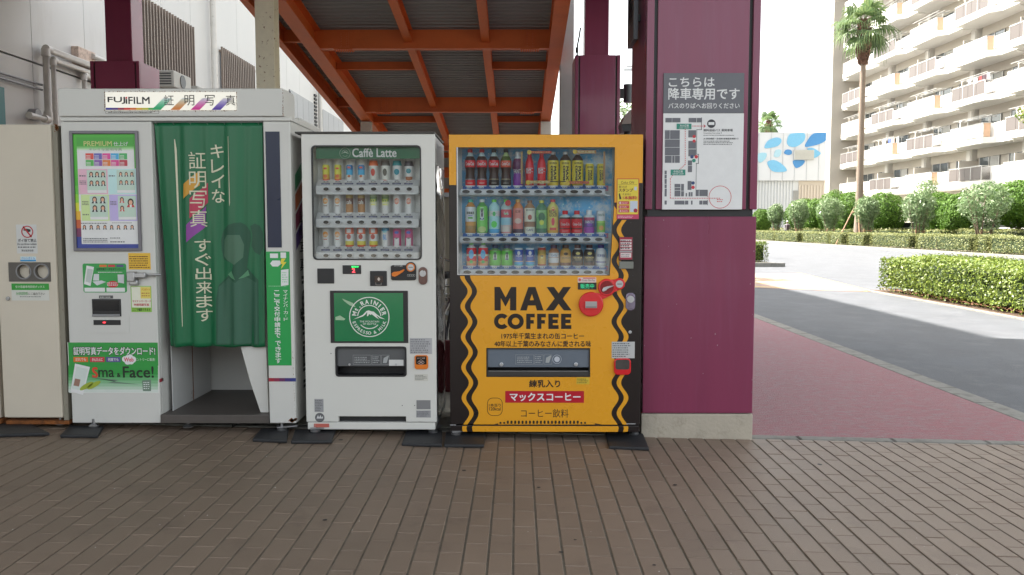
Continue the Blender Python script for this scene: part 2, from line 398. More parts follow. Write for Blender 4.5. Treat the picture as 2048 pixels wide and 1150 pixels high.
# ---- brick pavers
base = MB(); TL = atan(SL)
base.box(-6.6, 3.6, 1.0, 5.15, -.05, -.0048)
wk = base.build("walkway", m_mortar, None, kind='structure'); wk.rotation_euler = (0, TL, 0)
wk2 = MB().box(-6.6, .78, 5.24, 46, -.05, .004).build("rear_walkway", m_conc, None, kind='structure'); wk2.rotation_euler = (0, TL, 0)
BW, BL = .0992, .1985; X0 = -.017
yj = G(1030, 1022.7)[1]
bl = []
for i in range(-67, 37):
    xx = X0 + i * BW
    if xx < -6.6 or xx + BW > 3.62: continue
    off = yj + (BL / 2 if i % 2 else 0) + random.uniform(-.006, .006)
    j0 = int((1.0 - off) / BL) - 1
    for j in range(j0, j0 + 24):
        a, b = off + j * BL, off + (j + 1) * BL
        a, b = max(a, 1.0), min(b, 5.147)
        if b - a < .03: continue
        bl.append((xx, a, b))
def brick_mb(mb, x, a, b, dz, g=.0042, tx=0, ty=0):
    W = BW - 2 * g; x0, x1, y0, y1 = x + g, x + BW - g, a + g * .58, b - g * .58; c = .0024
    t = lambda xx, yy: dz + tx * (xx - x - BW / 2) + ty * (yy - (a + b) / 2)
    vs = [(x0, y0, -.03), (x1, y0, -.03), (x1, y1, -.03), (x0, y1, -.03), (x0, y0, -c + t(x0, y0)), (x1, y0, -c + t(x1, y0)), (x1, y1, -c + t(x1, y1)), (x0, y1, -c + t(x0, y1)),
          (x0 + c, y0 + c, t(x0, y0)), (x1 - c, y0 + c, t(x1, y0)), (x1 - c, y1 - c, t(x1, y1)), (x0 + c, y1 - c, t(x0, y1))]
    fs = [(0, 1, 5, 4), (1, 2, 6, 5), (2, 3, 7, 6), (3, 0, 4, 7), (4, 5, 9, 8), (5, 6, 10, 9), (6, 7, 11, 10), (7, 4, 8, 11), (8, 9, 10, 11)]
    mb.add(vs, fs)
def vis(x, y):
    return abs(x + .0066 * y) < .64 * y and y > 2.2
cand = sorted([b for b in bl if vis(b[0] + .05, (b[1] + b[2]) / 2) and b[2] - b[1] > .19], key=lambda b: b[1])[:300]
cs = set(cand); proto = []
for k in range(6):
    mb = MB(); brick_mb(mb, 0, 0, BL, 0, tx=random.uniform(-.006, .006), ty=random.uniform(-.004, .004)); proto.append(mb)
pm = None
for n_, (x, a, b) in enumerate(cand):
    if n_ < 6: o = proto[n_].build("brick", m_brick, wk); proto[n_] = o.data
    else: o = link("brick", proto[n_ % 6], wk)
    o.location = (x, a, random.uniform(-.0012, .0012))
mb = MB()
for t in bl:
    if t in cs: continue
    brick_mb(mb, *t, random.uniform(-.0012, .0012), tx=random.uniform(-.006, .006), ty=random.uniform(-.004, .004))
mb.build("bricks", m_brick, wk, kind='stuff')
# ================================================================== MALL WALL (left), with panels, louvres, pipes
m_wall = M("white_cladding", rgb("ceccc9"), .5, var=.05, scale=.6, col2=rgb("bcb8b2"), thr=(.62, .9), stretch=(1, 1, .3))
m_seam = M("wall_seam", (.10, .10, .10), .8)
m_bronze = M("bronze_slat", rgb("8a7b70"), .45, metal=.3, var=.1, scale=4)
m_grey = M("grey_metal", rgb("8d8d8f"), .45, metal=.3, var=.06)
m_pipe = M("white_pipe", rgb("d2cdc6"), .45, var=.08, scale=5, col2=rgb("8d857b"), thr=(.6, .85))
m_dark = M("dark_gap", (.012, .012, .013), .7)
m_black = M("black_plastic", (.02, .02, .022), .4)
WX = -7.2
mall = MB().box(WX - 8, WX - .08, -1.0, 62, -.3, 18.5).build("mall_building", M("wall_backing", (.25, .25, .25), .8), None)
tag(mall, "tall white panelled mall wall with louvred windows and pipes behind the booth", "building")
rows = [(-.1, 3.72), (3.75, 8.9), (8.93, 14.9), (14.93, 18.5)]
y = 1.78; pan = {}
while y < 60:
    st = 1.52
    for r, (a, b) in enumerate(rows):
        if r in pan: o = link("panel", pan[r], mall)
        else:
            mb = MB().box(WX - .08, WX, 0, st - .012, a, b); o = mb.build("panel", m_wall, mall, bevel=.006, seg=1); pan[r] = o.data
            o.modifiers.clear()
        o.location = (0, y, 0)
    y += st
def louvre(y0, y1, z0, z1, solid=False):
    fr = MB(); fr.box(WX, WX + .04, y0, y1, z0 - .05, z0); fr.box(WX, WX + .04, y0, y1, z1, z1 + .05)
    f = fr.build("louvre_frame", m_bronze if not solid else m_grey, mall)
    MB().box(WX + .001, WX + .012, y0 + .05, y1 - .05, z0, z1).build("window_pane", M("dark_window", (.16, .17, .19), .12, spec=.8, var=.3, scale=1.5), f)
    if solid:
        n = 4; wd = (y1 - y0) / n
        for i in range(n): MB().box(WX + .03, WX + .06, y0 + i * wd + .01, y0 + (i + 1) * wd - .01, z0, z1).build("panel", m_grey, f)
    else:
        me = None; n = int((y1 - y0) / .135)
        for i in range(n):
            if me is None: o = MB().box(0, .045, 0, .032, z0 - .12, z1 + .12).build("slat", m_bronze, f); me = o.data
            else: o = link("slat", me, f)
            o.location = (WX + .05, y0 + i * .135, 0)
louvre(15.6, 18.6, 4.42, 5.55); louvre(20.2, 22.9, 4.3, 5.5); louvre(26.3, 29.3, 4.1, 5.55, True); louvre(30.6, 34.2, 4.1, 5.55, True)
mb = MB(); 
for i in range(14): mb.box(WX, WX + .05, 29.5, 29.8, 4.2 + i * .13, 4.27 + i * .13)
mb.build("vent", m_black, mall)
# pipes run along the wall; the whole run is one thing each
def pipe(label, pts, r, extra=None, mat=m_pipe):
    t = empty("wall_pipe", pts[0], label, "pipe", "pipes on the mall wall")
    MB().tube(pts, r, 12).build("pipe_run", mat, t, smooth=40)
    mbj = MB()
    for i in range(1, len(pts) - 1):
        p = Vector(pts[i])
        for q in (pts[i - 1], pts[i + 1]):
            d = (Vector(q) - p).normalized(); mbj.tube([p, p + d * r * 2.2], r * 1.18, 12)
    if len(pts) > 2: mbj.build("elbow", mat, t, smooth=40)
    else:
        mbj.box(WX, pts[0][0] + .01, (pts[0][1] + pts[-1][1]) / 2, (pts[0][1] + pts[-1][1]) / 2 + .04, pts[0][2] - .06, pts[0][2] + .06); mbj.build("bracket", m_grey, t)
    return t
q = lambda px, py, X=WX + .12: (X, *PXc(px, py, X))
a1 = q(91, 97); a0 = q(91, 238)
pipe("thick white pipe, outermost of the pair that drops behind the recycling box", [(a1[0], 24, a1[2]), a1, (a1[0], a1[1], a0[2]), (a1[0], a1[1] - .5, a0[2])], .052)
b1 = q(106, 119, WX + .10); b0 = q(106, 238, WX + .10)
pipe("thinner white pipe just right of the thick one, dropping to booth roof", [(b1[0], 24, b1[2]), b1, (b1[0], b1[1], b0[2] - .1)], .04)
c1 = q(168, 150, WX + .10)
pipe("short white pipe elbow seen between booth roof and left purple pillar", [(c1[0], 20, c1[2]), c1, (c1[0], c1[1], c1[2] - 1.2)], .04)
d1 = q(185, 112, WX + .14)
pipe("white pipe leaving the peeling wall box and running right of the pillar", [d1, (d1[0], 23, d1[2] - .1)], .045)
e1 = q(0, 146, WX + .05); e2 = q(84, 170, WX + .05)
pipe("upper thin grey conduit at the left edge of the wall", [(e1[0], 9.4, e1[2]), e2], .016, mat=m_grey)
e1 = q(0, 155, WX + .05); e2 = q(84, 180, WX + .05)
pipe("lower thin grey conduit at the left edge of the wall", [(e1[0], 9.4, e1[2]), e2], .016, mat=m_grey)
dp = q(427, 60, WX + .12)
pipe("tall vertical downpipe between the two slatted windows", [(dp[0], dp[1], 0), (dp[0], dp[1], 18.2)], .07)
dp2 = q(575, 220, WX + .12)
pipe("tall vertical downpipe beyond the grey window panels", [(dp2[0], 29.95, 0), (dp2[0], 29.95, 18.2)], .08)
bx = q(170, 112); MB().box(WX, WX + .12, bx[1] - .2, bx[1] + .35, bx[2] - .16, bx[2] + .12).build("junction_box", M("peeling_paint", rgb("d9c3b3"), .7, col2=rgb("a98f80"), scale=9, var=.1), mall, bevel=.01)
v0 = q(68, 229, WX + .05)
vt = MB().tube([(WX, v0[1], v0[2]), (WX + .12, v0[1], v0[2])], .085, 20).build("vent_cap", m_grey, mall, smooth=40)
# outdoor units
a = q(352, 158, WX + .5)
ac = empty("air_conditioner", (WX + .3, 16.6, 4.0), "boxy grey air conditioner unit below the slatted window", "air conditioner", "air conditioner units")
MB().box(WX + .15, WX + .5, 16.3, 17.15, 4.02, 4.34).build("body", M("ac_white", rgb("a8a49c"), .5), ac, bevel=.015)
mb = MB()
for i in range(5): mb.box(WX + .20, WX + .45, 16.292, 16.299, 4.07 + i * .05, 4.09 + i * .05)
mb.build("grille", m_black, ac)
MB().tube([(WX + .501, 16.72, 4.18), (WX + .515, 16.72, 4.18)], .13, 20).build("fan", m_black, ac)
ac2 = empty("air_conditioner", (WX + .3, 18.0, 4.0), "second air conditioner unit, further along and half hidden by booth roof", "air conditioner", "air conditioner units")
MB().box(WX + .15, WX + .5, 17.5, 18.3, 3.98, 4.24).build("body", MATS["ac_white"], ac2, bevel=.015)
MB().tube([(WX + .501, 17.9, 4.1), (WX + .515, 17.9, 4.1)], .1, 20).build("fan", m_black, ac2)
gs = q(4, 225, WX + .1); MB().box(WX + .01, WX + .1, 10.9, gs[1] + .08, 2.6, 3.22).build("wall_panel_sign", C("2f6a6c"), mall, bevel=.005)
# ================================================================== PURPLE PILLARS
m_pur = M("purple_paint", rgb("823453"), .30, var=.09, scale=2.2, stretch=(3, 3, .25), col2=rgb("874463"), thr=(.5, .9), bump=.04, bscale=12, spec=.5, coat=.25)
m_purd = M("maroon_paint", rgb("95385a"), .35, var=.06, scale=1.5, coat=.15)
m_plinth = M("plinth_concrete", rgb("b3aa9b"), .8, var=.12, scale=6, bump=.35, bscale=50, col2=rgb("8a8070"), thr=(.55, .82))
def big_pillar(name, x0, x1, yf, dep, label, mat, zp0=None, zsplit=1.42, ztop=3.72, shaft=True, grooves=True):
    g = gz((x0 + x1) / 2) - .05
    t = empty(name, ((x0 + x1) / 2, yf + dep / 2, g), label, "pillar", "purple steel pillars")
    MB().box(x0 - .008, x1 + .003, yf - .008, yf + dep, g - .05, g + .205 + .0).build("plinth", m_plinth, t, bevel=.008)
    MB().box(x0, x1, yf, yf + dep, g + .21, zsplit - .022).build("lower_casing", mat, t, bevel=.004)
    MB().box(x0 + .02, x1 - .02, yf + .02, yf + dep - .02, g + .2, ztop - .01).build("joint_band", m_black, t)
    # upper casing: three front panels between two dark grooves
    gw = .022; gx = (x0 + .045, x1 - .045 - gw)
    w3 = [(x0, gx[0]), (gx[0] + gw, gx[1]), (gx[1] + gw, x1)]
    for i, (a, b) in enumerate(w3):
        MB().box(a, b, yf - (.006 if i != 1 else .001), yf + .03, zsplit + .022, ztop).build("panel", mat, t, bevel=.004)
    for (xa, xb) in ((x0, x0 + .02), (x1 - .02, x1)):
        MB().box(xa, xb, yf + .031, yf + dep, zsplit + .022, ztop - .001).build("panel", mat, t, bevel=.003)
    MB().box(x0 + .01, x1 - .01, yf + .002, yf + dep, ztop - .02, ztop - .002).build("cap", mat, t)
    if shaft:
        cx = (x0 + x1) / 2; s = (x1 - x0) * .27
        MB().box(cx - s, cx + s, yf + dep / 2 - s, yf + dep / 2 + s, ztop - .03, 4.9).build("shaft", mat, t, bevel=.01)
    return t
PY = 5.13
pxl, pxr_ = P(1285, 800, PY)[0], P(1505, 800, PY)[0]
big_pillar("pillar", pxl, pxr_, PY, .66, "large purple pillar right of the yellow vending machine, carrying the grey and white sign", m_pur, zsplit=P(1400, 426, PY)[1])
xr0, xr1 = P(1150, 200, 11.8)[0], P(1240, 200, 11.8)[0]
big_pillar("pillar", xr0, xr1, 11.8, .66, "purple pillar standing further back, above the yellow vending machine", m_pur, ztop=P(1195, 110, 11.8)[1])
xl0, xl1 = P(181, 150, 11.8)[0], P(279, 150, 11.8)[0]
big_pillar("pillar", xl0, xl1, 11.8, .66, "dark maroon pillar rising behind the photo booth roof", m_purd, ztop=P(230, 122, 11.8)[1])
# things fixed to the pillars
hs = empty("hanging_sign", (.80, 5.30, 2.7), "dark grey sign with a pale character, high on the large pillar's left side", "sign")
SX = P(1262, 40, 5.45)[0]
pts = [(SX, 5.2, 2.55), (SX, 5.75, 2.55), (SX, 5.75, 4.2), (SX, 5.2, 4.2)]
sy = 5.62
sx0, sx1 = P(1254, 40, sy)[0], P(1283, 40, sy)[0]
mb = MB(); mb.box(sx0 + .004, sx0 + .034, 5.33, sy, P(1260, 92, sy)[1] - .02, 3.9); mb.build("panel", M("sign_grey", rgb("3c3f46"), .35, var=.03), hs, bevel=.003)
MB().box(sx0 + .03, pxl, 5.40, 5.44, 2.62, 2.66).build("bracket", m_black, hs)
mb = MB()
def sf(x, z): return (sx0 + .003, x, z)
zb = P(1260, 92, sy)[1]
tmb(mb, "用", 5.585, 5.40, zb + .09, zb + .27, 0, .02, fn=sf); tmb(mb, "専", 5.585, 5.40, zb + .31, zb + .49, 0, .02, fn=sf); mb.build("lettering", C("a9a9a4"), hs)
lp = empty("wall_lamp", (xr1 + .1, 11.95, 3.2), "black cylindrical wall lamp on the right side of the back purple pillar", "lamp")
lx, lz0, lz1 = P(1255.5, 187, 12.0)[0], P(1255, 205, 12)[1], P(1255, 169, 12)[1]
MB().tube([(lx, 12.0, lz0), (lx, 12.0, lz1)], .062, 20).build("lamp_shade", M("lamp_grey", (.03, .032, .037), .35), lp, smooth=40)
MB().box(xr1 - .004, lx - .03, 11.97, 12.03, lz0 + .06, lz1 - .06).build("bracket", m_black, lp)
cb = empty("cable", (xr0, 11.8, 3.7), "thin dark cable hanging beside the back purple pillar's shaft", "cable")
cp = [P(a, b, 11.75) for a, b in ((1161, 55), (1159, 70), (1156, 85), (1154, 98), (1154.5, 112))]
MB().tube([(x, 11.75, z) for x, z in cp], .012, 8).build("wire", m_black, cb)
MB().tube([(cp[3][0], 11.75, cp[3][1] + .02), (cp[3][0], 11.75, cp[3][1] - .05)], .022, 8).build("connector", m_black, cb)
# floodlight / machine seen low in the gap between pillars
fl = empty("floodlight", (1.55, 11.0, 2.3), "rounded floodlight with brown hood in the gap above yellow machine", "floodlight")
def gp(px, py, Y=10.5): x, z = P(px, py, Y); return (x, z)
MB().prism([gp(1243, 248), (gp(1250, 232)), gp(1258, 222), gp(1268, 215), gp(1272, 215), gp(1272, 247)], 10.5, 10.9).build("hood", M("hood_grey", rgb("8a7c75"), .5), fl, fix=True)
MB().prism([gp(1243, 248.5), gp(1272, 244), gp(1272, 262), gp(1246, 262)], 10.52, 10.85).build("housing", m_black, fl, fix=True)
MB().tube([(gp(1258, 262)[0], 10.7, 0), (gp(1258, 262)[0], 10.7, gp(1258, 260)[1])], .04, 10).build("pole", m_black, fl)
# chips and scratches on the big pillar's front, a few crumbs of litter on the bricks
bp_ = [o for o in COL.objects if o.name == "pillar"][0]; r_ = random.Random(4); mb = MB()
for _ in range(26):
    x = r_.choice((pxl + .006, pxr_ - .008, r_.uniform(pxl, pxr_))) + r_.gauss(0, .003); z = r_.uniform(.25, 1.38); s_ = r_.uniform(.002, .006); mb.add([(x - s_ * .4, PY - .0008, z - s_), (x + s_ * .5, PY - .0008, z - s_ * .6), (x + s_ * .3, PY - .0008, z + s_), (x - s_ * .5, PY - .0008, z + s_ * .4)], [(0, 1, 2, 3)])
mb.build("paint_chips", M("chip_grey", (.35, .27, .30), .8), bp_, kind="stuff"); mb = MB()
for _ in range(60):
    x, y = r_.uniform(-2.6, 3), r_.uniform(2.4, 5.0); s_ = r_.uniform(.002, .006); z = gz(x) + .003; mb.add([(x, y, z), (x + s_, y + s_ * .4, z), (x + s_ * .6, y + s_, z + s_ * .6), (x - s_ * .3, y + s_ * .7, z)], [(0, 1, 2, 3)])
mb.build("litter_crumbs", M("crumb_pale", (.5, .48, .44), .9), None, kind="stuff"); mb = MB()
for _ in range(14):
    x, y = r_.uniform(-2.6, 3), r_.uniform(2.4, 5.0); s_ = r_.uniform(.006, .016); z = gz(x) + .0022; mb.add([(x + s_ * cos(k * pi / 4) * r_.uniform(.7, 1.1), y + s_ * sin(k * pi / 4) * r_.uniform(.7, 1.1), z) for k in range(8)], [tuple(range(8))])
mb.build("gum_spots", M("gum_dark", (.045, .038, .034), .8), None, kind="stuff")
# sign panel on the large pillar
sg = empty("direction_sign", (1.2, PY, 2), "grey and white direction sign with map on the large purple pillar", "sign")
Ys = PY - .012
box_px("sign_panel", (1327, 146, 1488, 226), Ys, PY - .002, C("5b5c62", .4), sg, bevel=.001)
box_px("map_panel", (1325.5, 226.6, 1486, 419), Ys, PY - .002, C("ccd0d4", .35), sg, bevel=.001)
Yt = Ys - .0012; wt = C("d6d6d6")
text("こちらは", (1338, 155, 1429, 173), Yt, wt, sg, .022)
text("降車専用です", (1337, 176, 1479, 199), Yt, wt, sg, .022)
text("バスのりばへお回りください", (1337, 206, 1479, 217), Yt, wt, sg, .014)
mp = MB()
def mq(x0, y0, x1, y1): return (1310 + x0 / 3.835, 130 + y0 / 3.835, 1310 + x1 / 3.835, 130 + y1 / 3.835)
for r_ in ((80, 406, 130, 440), (132, 406, 195, 440), (258, 406, 318, 440), (321, 406, 356, 440), (76, 500, 113, 568), (116, 500, 190, 568), (76, 571, 190, 630), (76, 633, 190, 693), (76, 696, 128, 750), (132, 696, 150, 750), (153, 696, 190, 750),
           (256, 500, 315, 555), (256, 582, 315, 642), (256, 646, 315, 700), (252, 732, 284, 770), (252, 773, 284, 822), (74, 810, 90, 838), (74, 842, 90, 870), (74, 874, 90, 912), (74, 916, 90, 944), (74, 948, 90, 1008),
           (150, 912, 195, 938), (150, 941, 195, 960), (150, 963, 195, 1008), (200, 912, 222, 965), (200, 968, 222, 1008), (250, 890, 280, 958), (235, 982, 246, 1008), (258, 975, 272, 1008), (276, 975, 288, 1008), (312, 960, 336, 1006), (340, 960, 400, 1006),
           (74, 1040, 90, 1070), (150, 1040, 226, 1070), (230, 1040, 255, 1070), (276, 1040, 288, 1070), (340, 1040, 364, 1070), (368, 1040, 400, 1070)):
    flat_px(mp, mq(*r_), Yt)
mp.build("map_blocks", C("5d5e64"), sg, kind="stuff")
mp = MB()
for r_ in ((355, 402, 359, 498), (318, 494, 359, 498), (318, 494, 321, 684), (318, 682, 336, 686), (332, 682, 336, 757), (314, 753, 336, 757), (314, 753, 317, 960), (314, 957, 404, 960), (400, 957, 404, 1012), (400, 1035, 404, 1075)):
    flat_px(mp, mq(*r_), Yt - .0003)
x0, x1, z0, z1 = pxr(*mq(400, 418, 465, 482), Yt); cc = circ((x0 + x1) / 2, (z0 + z1) / 2, (x1 - x0) / 2, 28)
mp.add([(x, Yt, z) for x, z in cc], [tuple(range(28))]); mp.build("map_outline", C("2f3034"), sg)
mp = MB(); flat_px(mp, mq(410, 438, 455, 460), Yt - .0006)
mp.build("bus_symbol", wt, sg)
mp = MB(); r1 = C("b03038")
def dots(p, q_, n):
    for i in range(n):
        t = i / (n - 1); x = p[0] + (q_[0] - p[0]) * t; y = p[1] + (q_[1] - p[1]) * t; flat_px(mp, mq(x - 3.2, y - 3.2, x + 3.2, y + 3.2), Yt - .0004)
dots((290, 468), (380, 468), 9); dots((232, 495), (232, 760), 20); dots((228, 766), (190, 800), 5); dots((135, 848), (118, 870), 3); dots((118, 880), (118, 1015), 12); dots((118, 1022), (495, 1022), 30)
poly_px(mp, [mq(370, 452, 0, 0)[:2], mq(390, 468, 0, 0)[:2], mq(370, 486, 0, 0)[:2], mq(380, 468, 0, 0)[:2]], Yt - .0004)
x0, x1, z0, z1 = pxr(*mq(412, 926, 586, 1100), Yt); cx, cz, rr = (x0 + x1) / 2, (z0 + z1) / 2, (x1 - x0) / 2
ring_mb(circ(cx, cz, rr, 40), circ(cx, cz, rr * .955, 40), Yt, Yt + .0005, mp)
scribble(mp, mq(475, 1025, 520, 1055), Yt, 2)
mp.build("route_line", r1, sg)
mp = MB()
for r_ in ((288, 534, 312, 563), (288, 570, 312, 596), (303, 690, 330, 718), (279, 925, 305, 952)):
    x0, x1, z0, z1 = pxr(*mq(*r_), Yt); mp.add([(x, Yt - .0005, z) for x, z in circ((x0 + x1) / 2, (z0 + z1) / 2, (x1 - x0) / 2, 16)], [tuple(range(16))])
mp.build("toilet_symbol", r1, sg); mp = MB()
for r_ in ((270, 690, 297, 718), (279, 892, 305, 918)):
    x0, x1, z0, z1 = pxr(*mq(*r_), Yt); mp.add([(x, Yt - .0005, z) for x, z in circ((x0 + x1) / 2, (z0 + z1) / 2, (x1 - x0) / 2, 16)], [tuple(range(16))])
mp.build("toilet_symbol", C("2d3e66"), sg); mp = MB()
flat_px(mp, mq(166, 450, 280, 492), Yt - .0006); flat_px(mp, mq(120, 802, 233, 846), Yt - .0006)
x0, x1, z0, z1 = pxr(*mq(284, 720, 312, 746), Yt); mp.add([(x, Yt - .0005, z) for x, z in circ((x0 + x1) / 2, (z0 + z1) / 2, (x1 - x0) / 2, 16)], [tuple(range(16))])
mp.build("place_label", C("2d7a6a"), sg)
text("光の広場", mq(190, 456, 258, 474), Yt - .0014, wt, sg); text("中央広場", mq(143, 808, 212, 826), Yt - .0014, wt, sg)
text("LIGHT COURT", mq(185, 478, 262, 487), Yt - .0014, wt, sg); text("CENTER COURT", mq(135, 830, 220, 840), Yt - .0014, wt, sg)
dk = C("3b3c40")
text("無料送迎バス 乗降車場", mq(372, 490, 596, 510), Yt, dk, sg, .015); text("Courtesy bus stop 2", mq(372, 516, 512, 530), Yt, dk, sg, 0)
text("JR 南船橋駅・京成線 船橋競馬場駅 行", mq(372, 558, 640, 574), Yt, dk, sg, .01)
mb = MB(); scribble(mb, mq(372, 534, 636, 544), Yt, 1, seed=3); scribble(mb, mq(372, 578, 664, 614), Yt, 3, seed=4, fill=.6); mb.build("small_print", dk, sg)
# ================================================================== POSTS AND ROOF
m_cream = M("rusty_cream", rgb("f0e8d2"), .6, var=.06, scale=14, col2=rgb("8a5a2c"), thr=(.61, .64), bump=.1, bscale=30)
MATS["rusty_cream"]
cx0, cx1 = P(511, 90, 9.5)[0], P(548, 90, 9.5)[0]
cc_ = empty("steel_column", ((cx0 + cx1) / 2, 9.6, 0), "cream steel column peppered with rust, behind the photo booth", "column")
MB().box(cx0, cx1, 9.5, 9.5 + .012, -.02, 4.9).box(cx0, cx1, 9.70, 9.712, -.02, 4.9).box((cx0 + cx1) / 2 - .006, (cx0 + cx1) / 2 + .006, 9.512, 9.70, -.02, 4.9).build("flanges", m_cream, cc_)
MB().box(cx0 - .06, cx1 + .06, 9.44, 9.78, -.02, .03).build("base_plate", m_cream, cc_)
wx0, wx1 = P(1120, 120, 13)[0], P(1148, 120, 13)[0]
m_wpost = M("white_post_paint", rgb("c9c9c9"), .45, var=.05)
wp = empty("steel_column", ((wx0 + wx1) / 2, 13.1, 0), "plain light grey column between the orange ramp and the back purple pillar", "column")
MB().box(wx0, wx1, 13, 13.22, -.1, 6).build("shaft", m_wpost, wp, bevel=.01)
MB().box(wx0 - .05, wx1 + .05, 12.95, 13.27, -.1, .02).build("base_plate", m_wpost, wp)
m_roof = M("roof_soffit", rgb("8b8680"), .8, var=.08)
rf = empty("canopy_roof", (-3, 3, 4.9), "flat roof over the walkway and vending machines", "roof")
MB().box(-14, 2.75, 0.3, 12.5, 4.9, 5.2).build("slab", m_roof, rf)

sw = empty("reflection_block", (0, -34, 0), "low dark brown block added out of view behind the viewer to darken reflections", "building")
MB().box(-14, 26, -42, -30, -.3, 7.2).build("wall", M("reflection_block_dark", (.07, .06, .055), .6), sw)  # unseen block, added to keep low bright sky out of the machines' reflections
for i in range(12): MB().box(-12 + i * 3, -9.8 + i * 3, -30, -29.9, .4, 3.0).build("window", M("dark_window", (.1, .1, .1)), sw)
# ================================================================== ORANGE RAMP
m_or = M("orange_paint", rgb("e07032"), .45, var=.10, scale=1.5, col2=rgb("c45a28"), thr=(.55, .85))
m_deck = M("galvanised_deck", rgb("8e8e8c"), .5, metal=.2, var=.14, scale=3, stretch=(.4, 3, 1))
RY0, RY1, RS = 8.6, 34.0, .121
def rz(y): return 3.38 + RS * (16.5 - y)
rp = empty("ramp_canopy", (-1.3, 16, 0), "orange steel ramp with corrugated deck sloping down behind the vending machines", "ramp")
DK = .30
mb = MB(); xs0, xs1 = -3.52, .66; y = RY0; pr = []
while y < RY1:
    for dy, dz in ((0, 0), (.05, 0), (.065, .055), (.115, .055)): pr.append((y + dy, dz))
    y += .13
for yy, dz in pr: mb.v += [(xs0, yy, rz(yy) + DK + dz), (xs1, yy, rz(yy) + DK + dz)]
mb.f = [(2 * i, 2 * i + 1, 2 * i + 3, 2 * i + 2) for i in range(len(pr) - 1)]; mb.m = [0] * len(mb.f)
for yy in (RY0, RY1): pass
mb.build("corrugated_deck", m_deck, rp)
mb = MB()
mb.add([(xs0, RY0, rz(RY0) + DK + .06), (xs1, RY0, rz(RY0) + DK + .06), (xs1, RY1, rz(RY1) + DK + .06), (xs0, RY1, rz(RY1) + DK + .06)] + [(xs0, RY0, rz(RY0) + DK + .2), (xs1, RY0, rz(RY0) + DK + .2), (xs1, RY1, rz(RY1) + DK + .2), (xs0, RY1, rz(RY1) + DK + .2)],
       [(0, 3, 2, 1), (4, 5, 6, 7), (0, 1, 5, 4), (1, 2, 6, 5), (2, 3, 7, 6), (3, 0, 4, 7)])
mb.build("road_slab", m_conc, rp)
def lbeam(x, w_, dep, y0=RY0, y1=RY1, zoff=0, name="girder", web=.014):
    mb = MB()
    def run(xa, xb, za, zb):
        vs = []
        for yy in (y0, y1):
            zz = rz(yy) + zoff; vs += [(xa, yy, zz + za), (xb, yy, zz + za), (xb, yy, zz + zb), (xa, yy, zz + zb)]
        mb.add(vs, [(0, 1, 2, 3), (7, 6, 5, 4), (0, 4, 5, 1), (1, 5, 6, 2), (2, 6, 7, 3), (3, 7, 4, 0)])
    run(x - w_ / 2, x + w_ / 2, 0, .016); run(x - web / 2, x + web / 2, .016, dep - .014); run(x - w_ / 2, x + w_ / 2, dep - .014, dep - .002)
    return mb.build(name, m_or, rp, fix=True)
lbeam(-2.99, .20, DK); lbeam(.56, .20, DK)
lbeam(-3.44, .10, .26, zoff=.04); 
def xbeam(y, dep, w_=.14, x0=-2.98, x1=.55, name="cross_beam"):
    z1 = rz(y) + DK - .001; z0 = z1 - dep
    MB().box(x0, x1, y - w_ / 2, y + w_ / 2, z0, z0 + .014).box(x0, x1, y - .007, y + .007, z0 + .014, z1).build(name, m_or, rp)
big = [9.0, 12.34, 15.9, 19.3, 22.8, 26.3, 29.8, 33.4]
for y in big: xbeam(y, .285)
for y in (13.8, 17.3, 10.6, 20.9):
    xbeam(y, .13, .08, -2.98, -1.6); xbeam(y, .13, .08, -.45, .55)
for y in (9.6, 12.34, 15.9, 19.3): 
    z1 = rz(y) + DK - .001; MB().box(-3.44, -3.0, y - .04, y + .04, z1 - .18, z1 - .165).box(-3.44, -3.0, y - .006, y + .006, z1 - .165, z1).build("cross_beam", m_or, rp)
for a, b in zip(big[:-1], big[1:]):
    for x in (-1.6, -.47): lbeam(x, .12, .19, a + .02, b - .02, zoff=.109, name="stringer")
for y in (12.34, 15.9):          # splice plates and their bolts
    for x in (-2.55, .18):
        z = rz(y) + DK - .285; g = MB().box(x - .14, x + .14, y - .08, y + .08, z - .012, z - .001).box(x - .07, x + .07, y - .018, y - .0075, z + .03, z + .25).build("splice_plate", m_or, rp)
        mb = MB()
        for i in range(8):
            for s in (-.05, .05): mb.tube([(x - .12 + i * .034, y + s, z - .012), (x - .12 + i * .034, y + s, z - .030)], .009, 6)
        for i in range(6):
            for s in (-.04, .04): mb.tube([(x + s, y - .018, z + .05 + i * .034), (x + s, y - .034, z + .05 + i * .034)], .009, 6)
        mb.build("bolt_rows", m_or, g)
for x, s in ((-2.99, 0), (.56, 1)):
    MB().box(x - .10, x + .10, 16.4, 16.6, -.15, rz(16.6) - .012).build("support_post", M("post_cream", rgb("c9c4b8"), .5), rp)
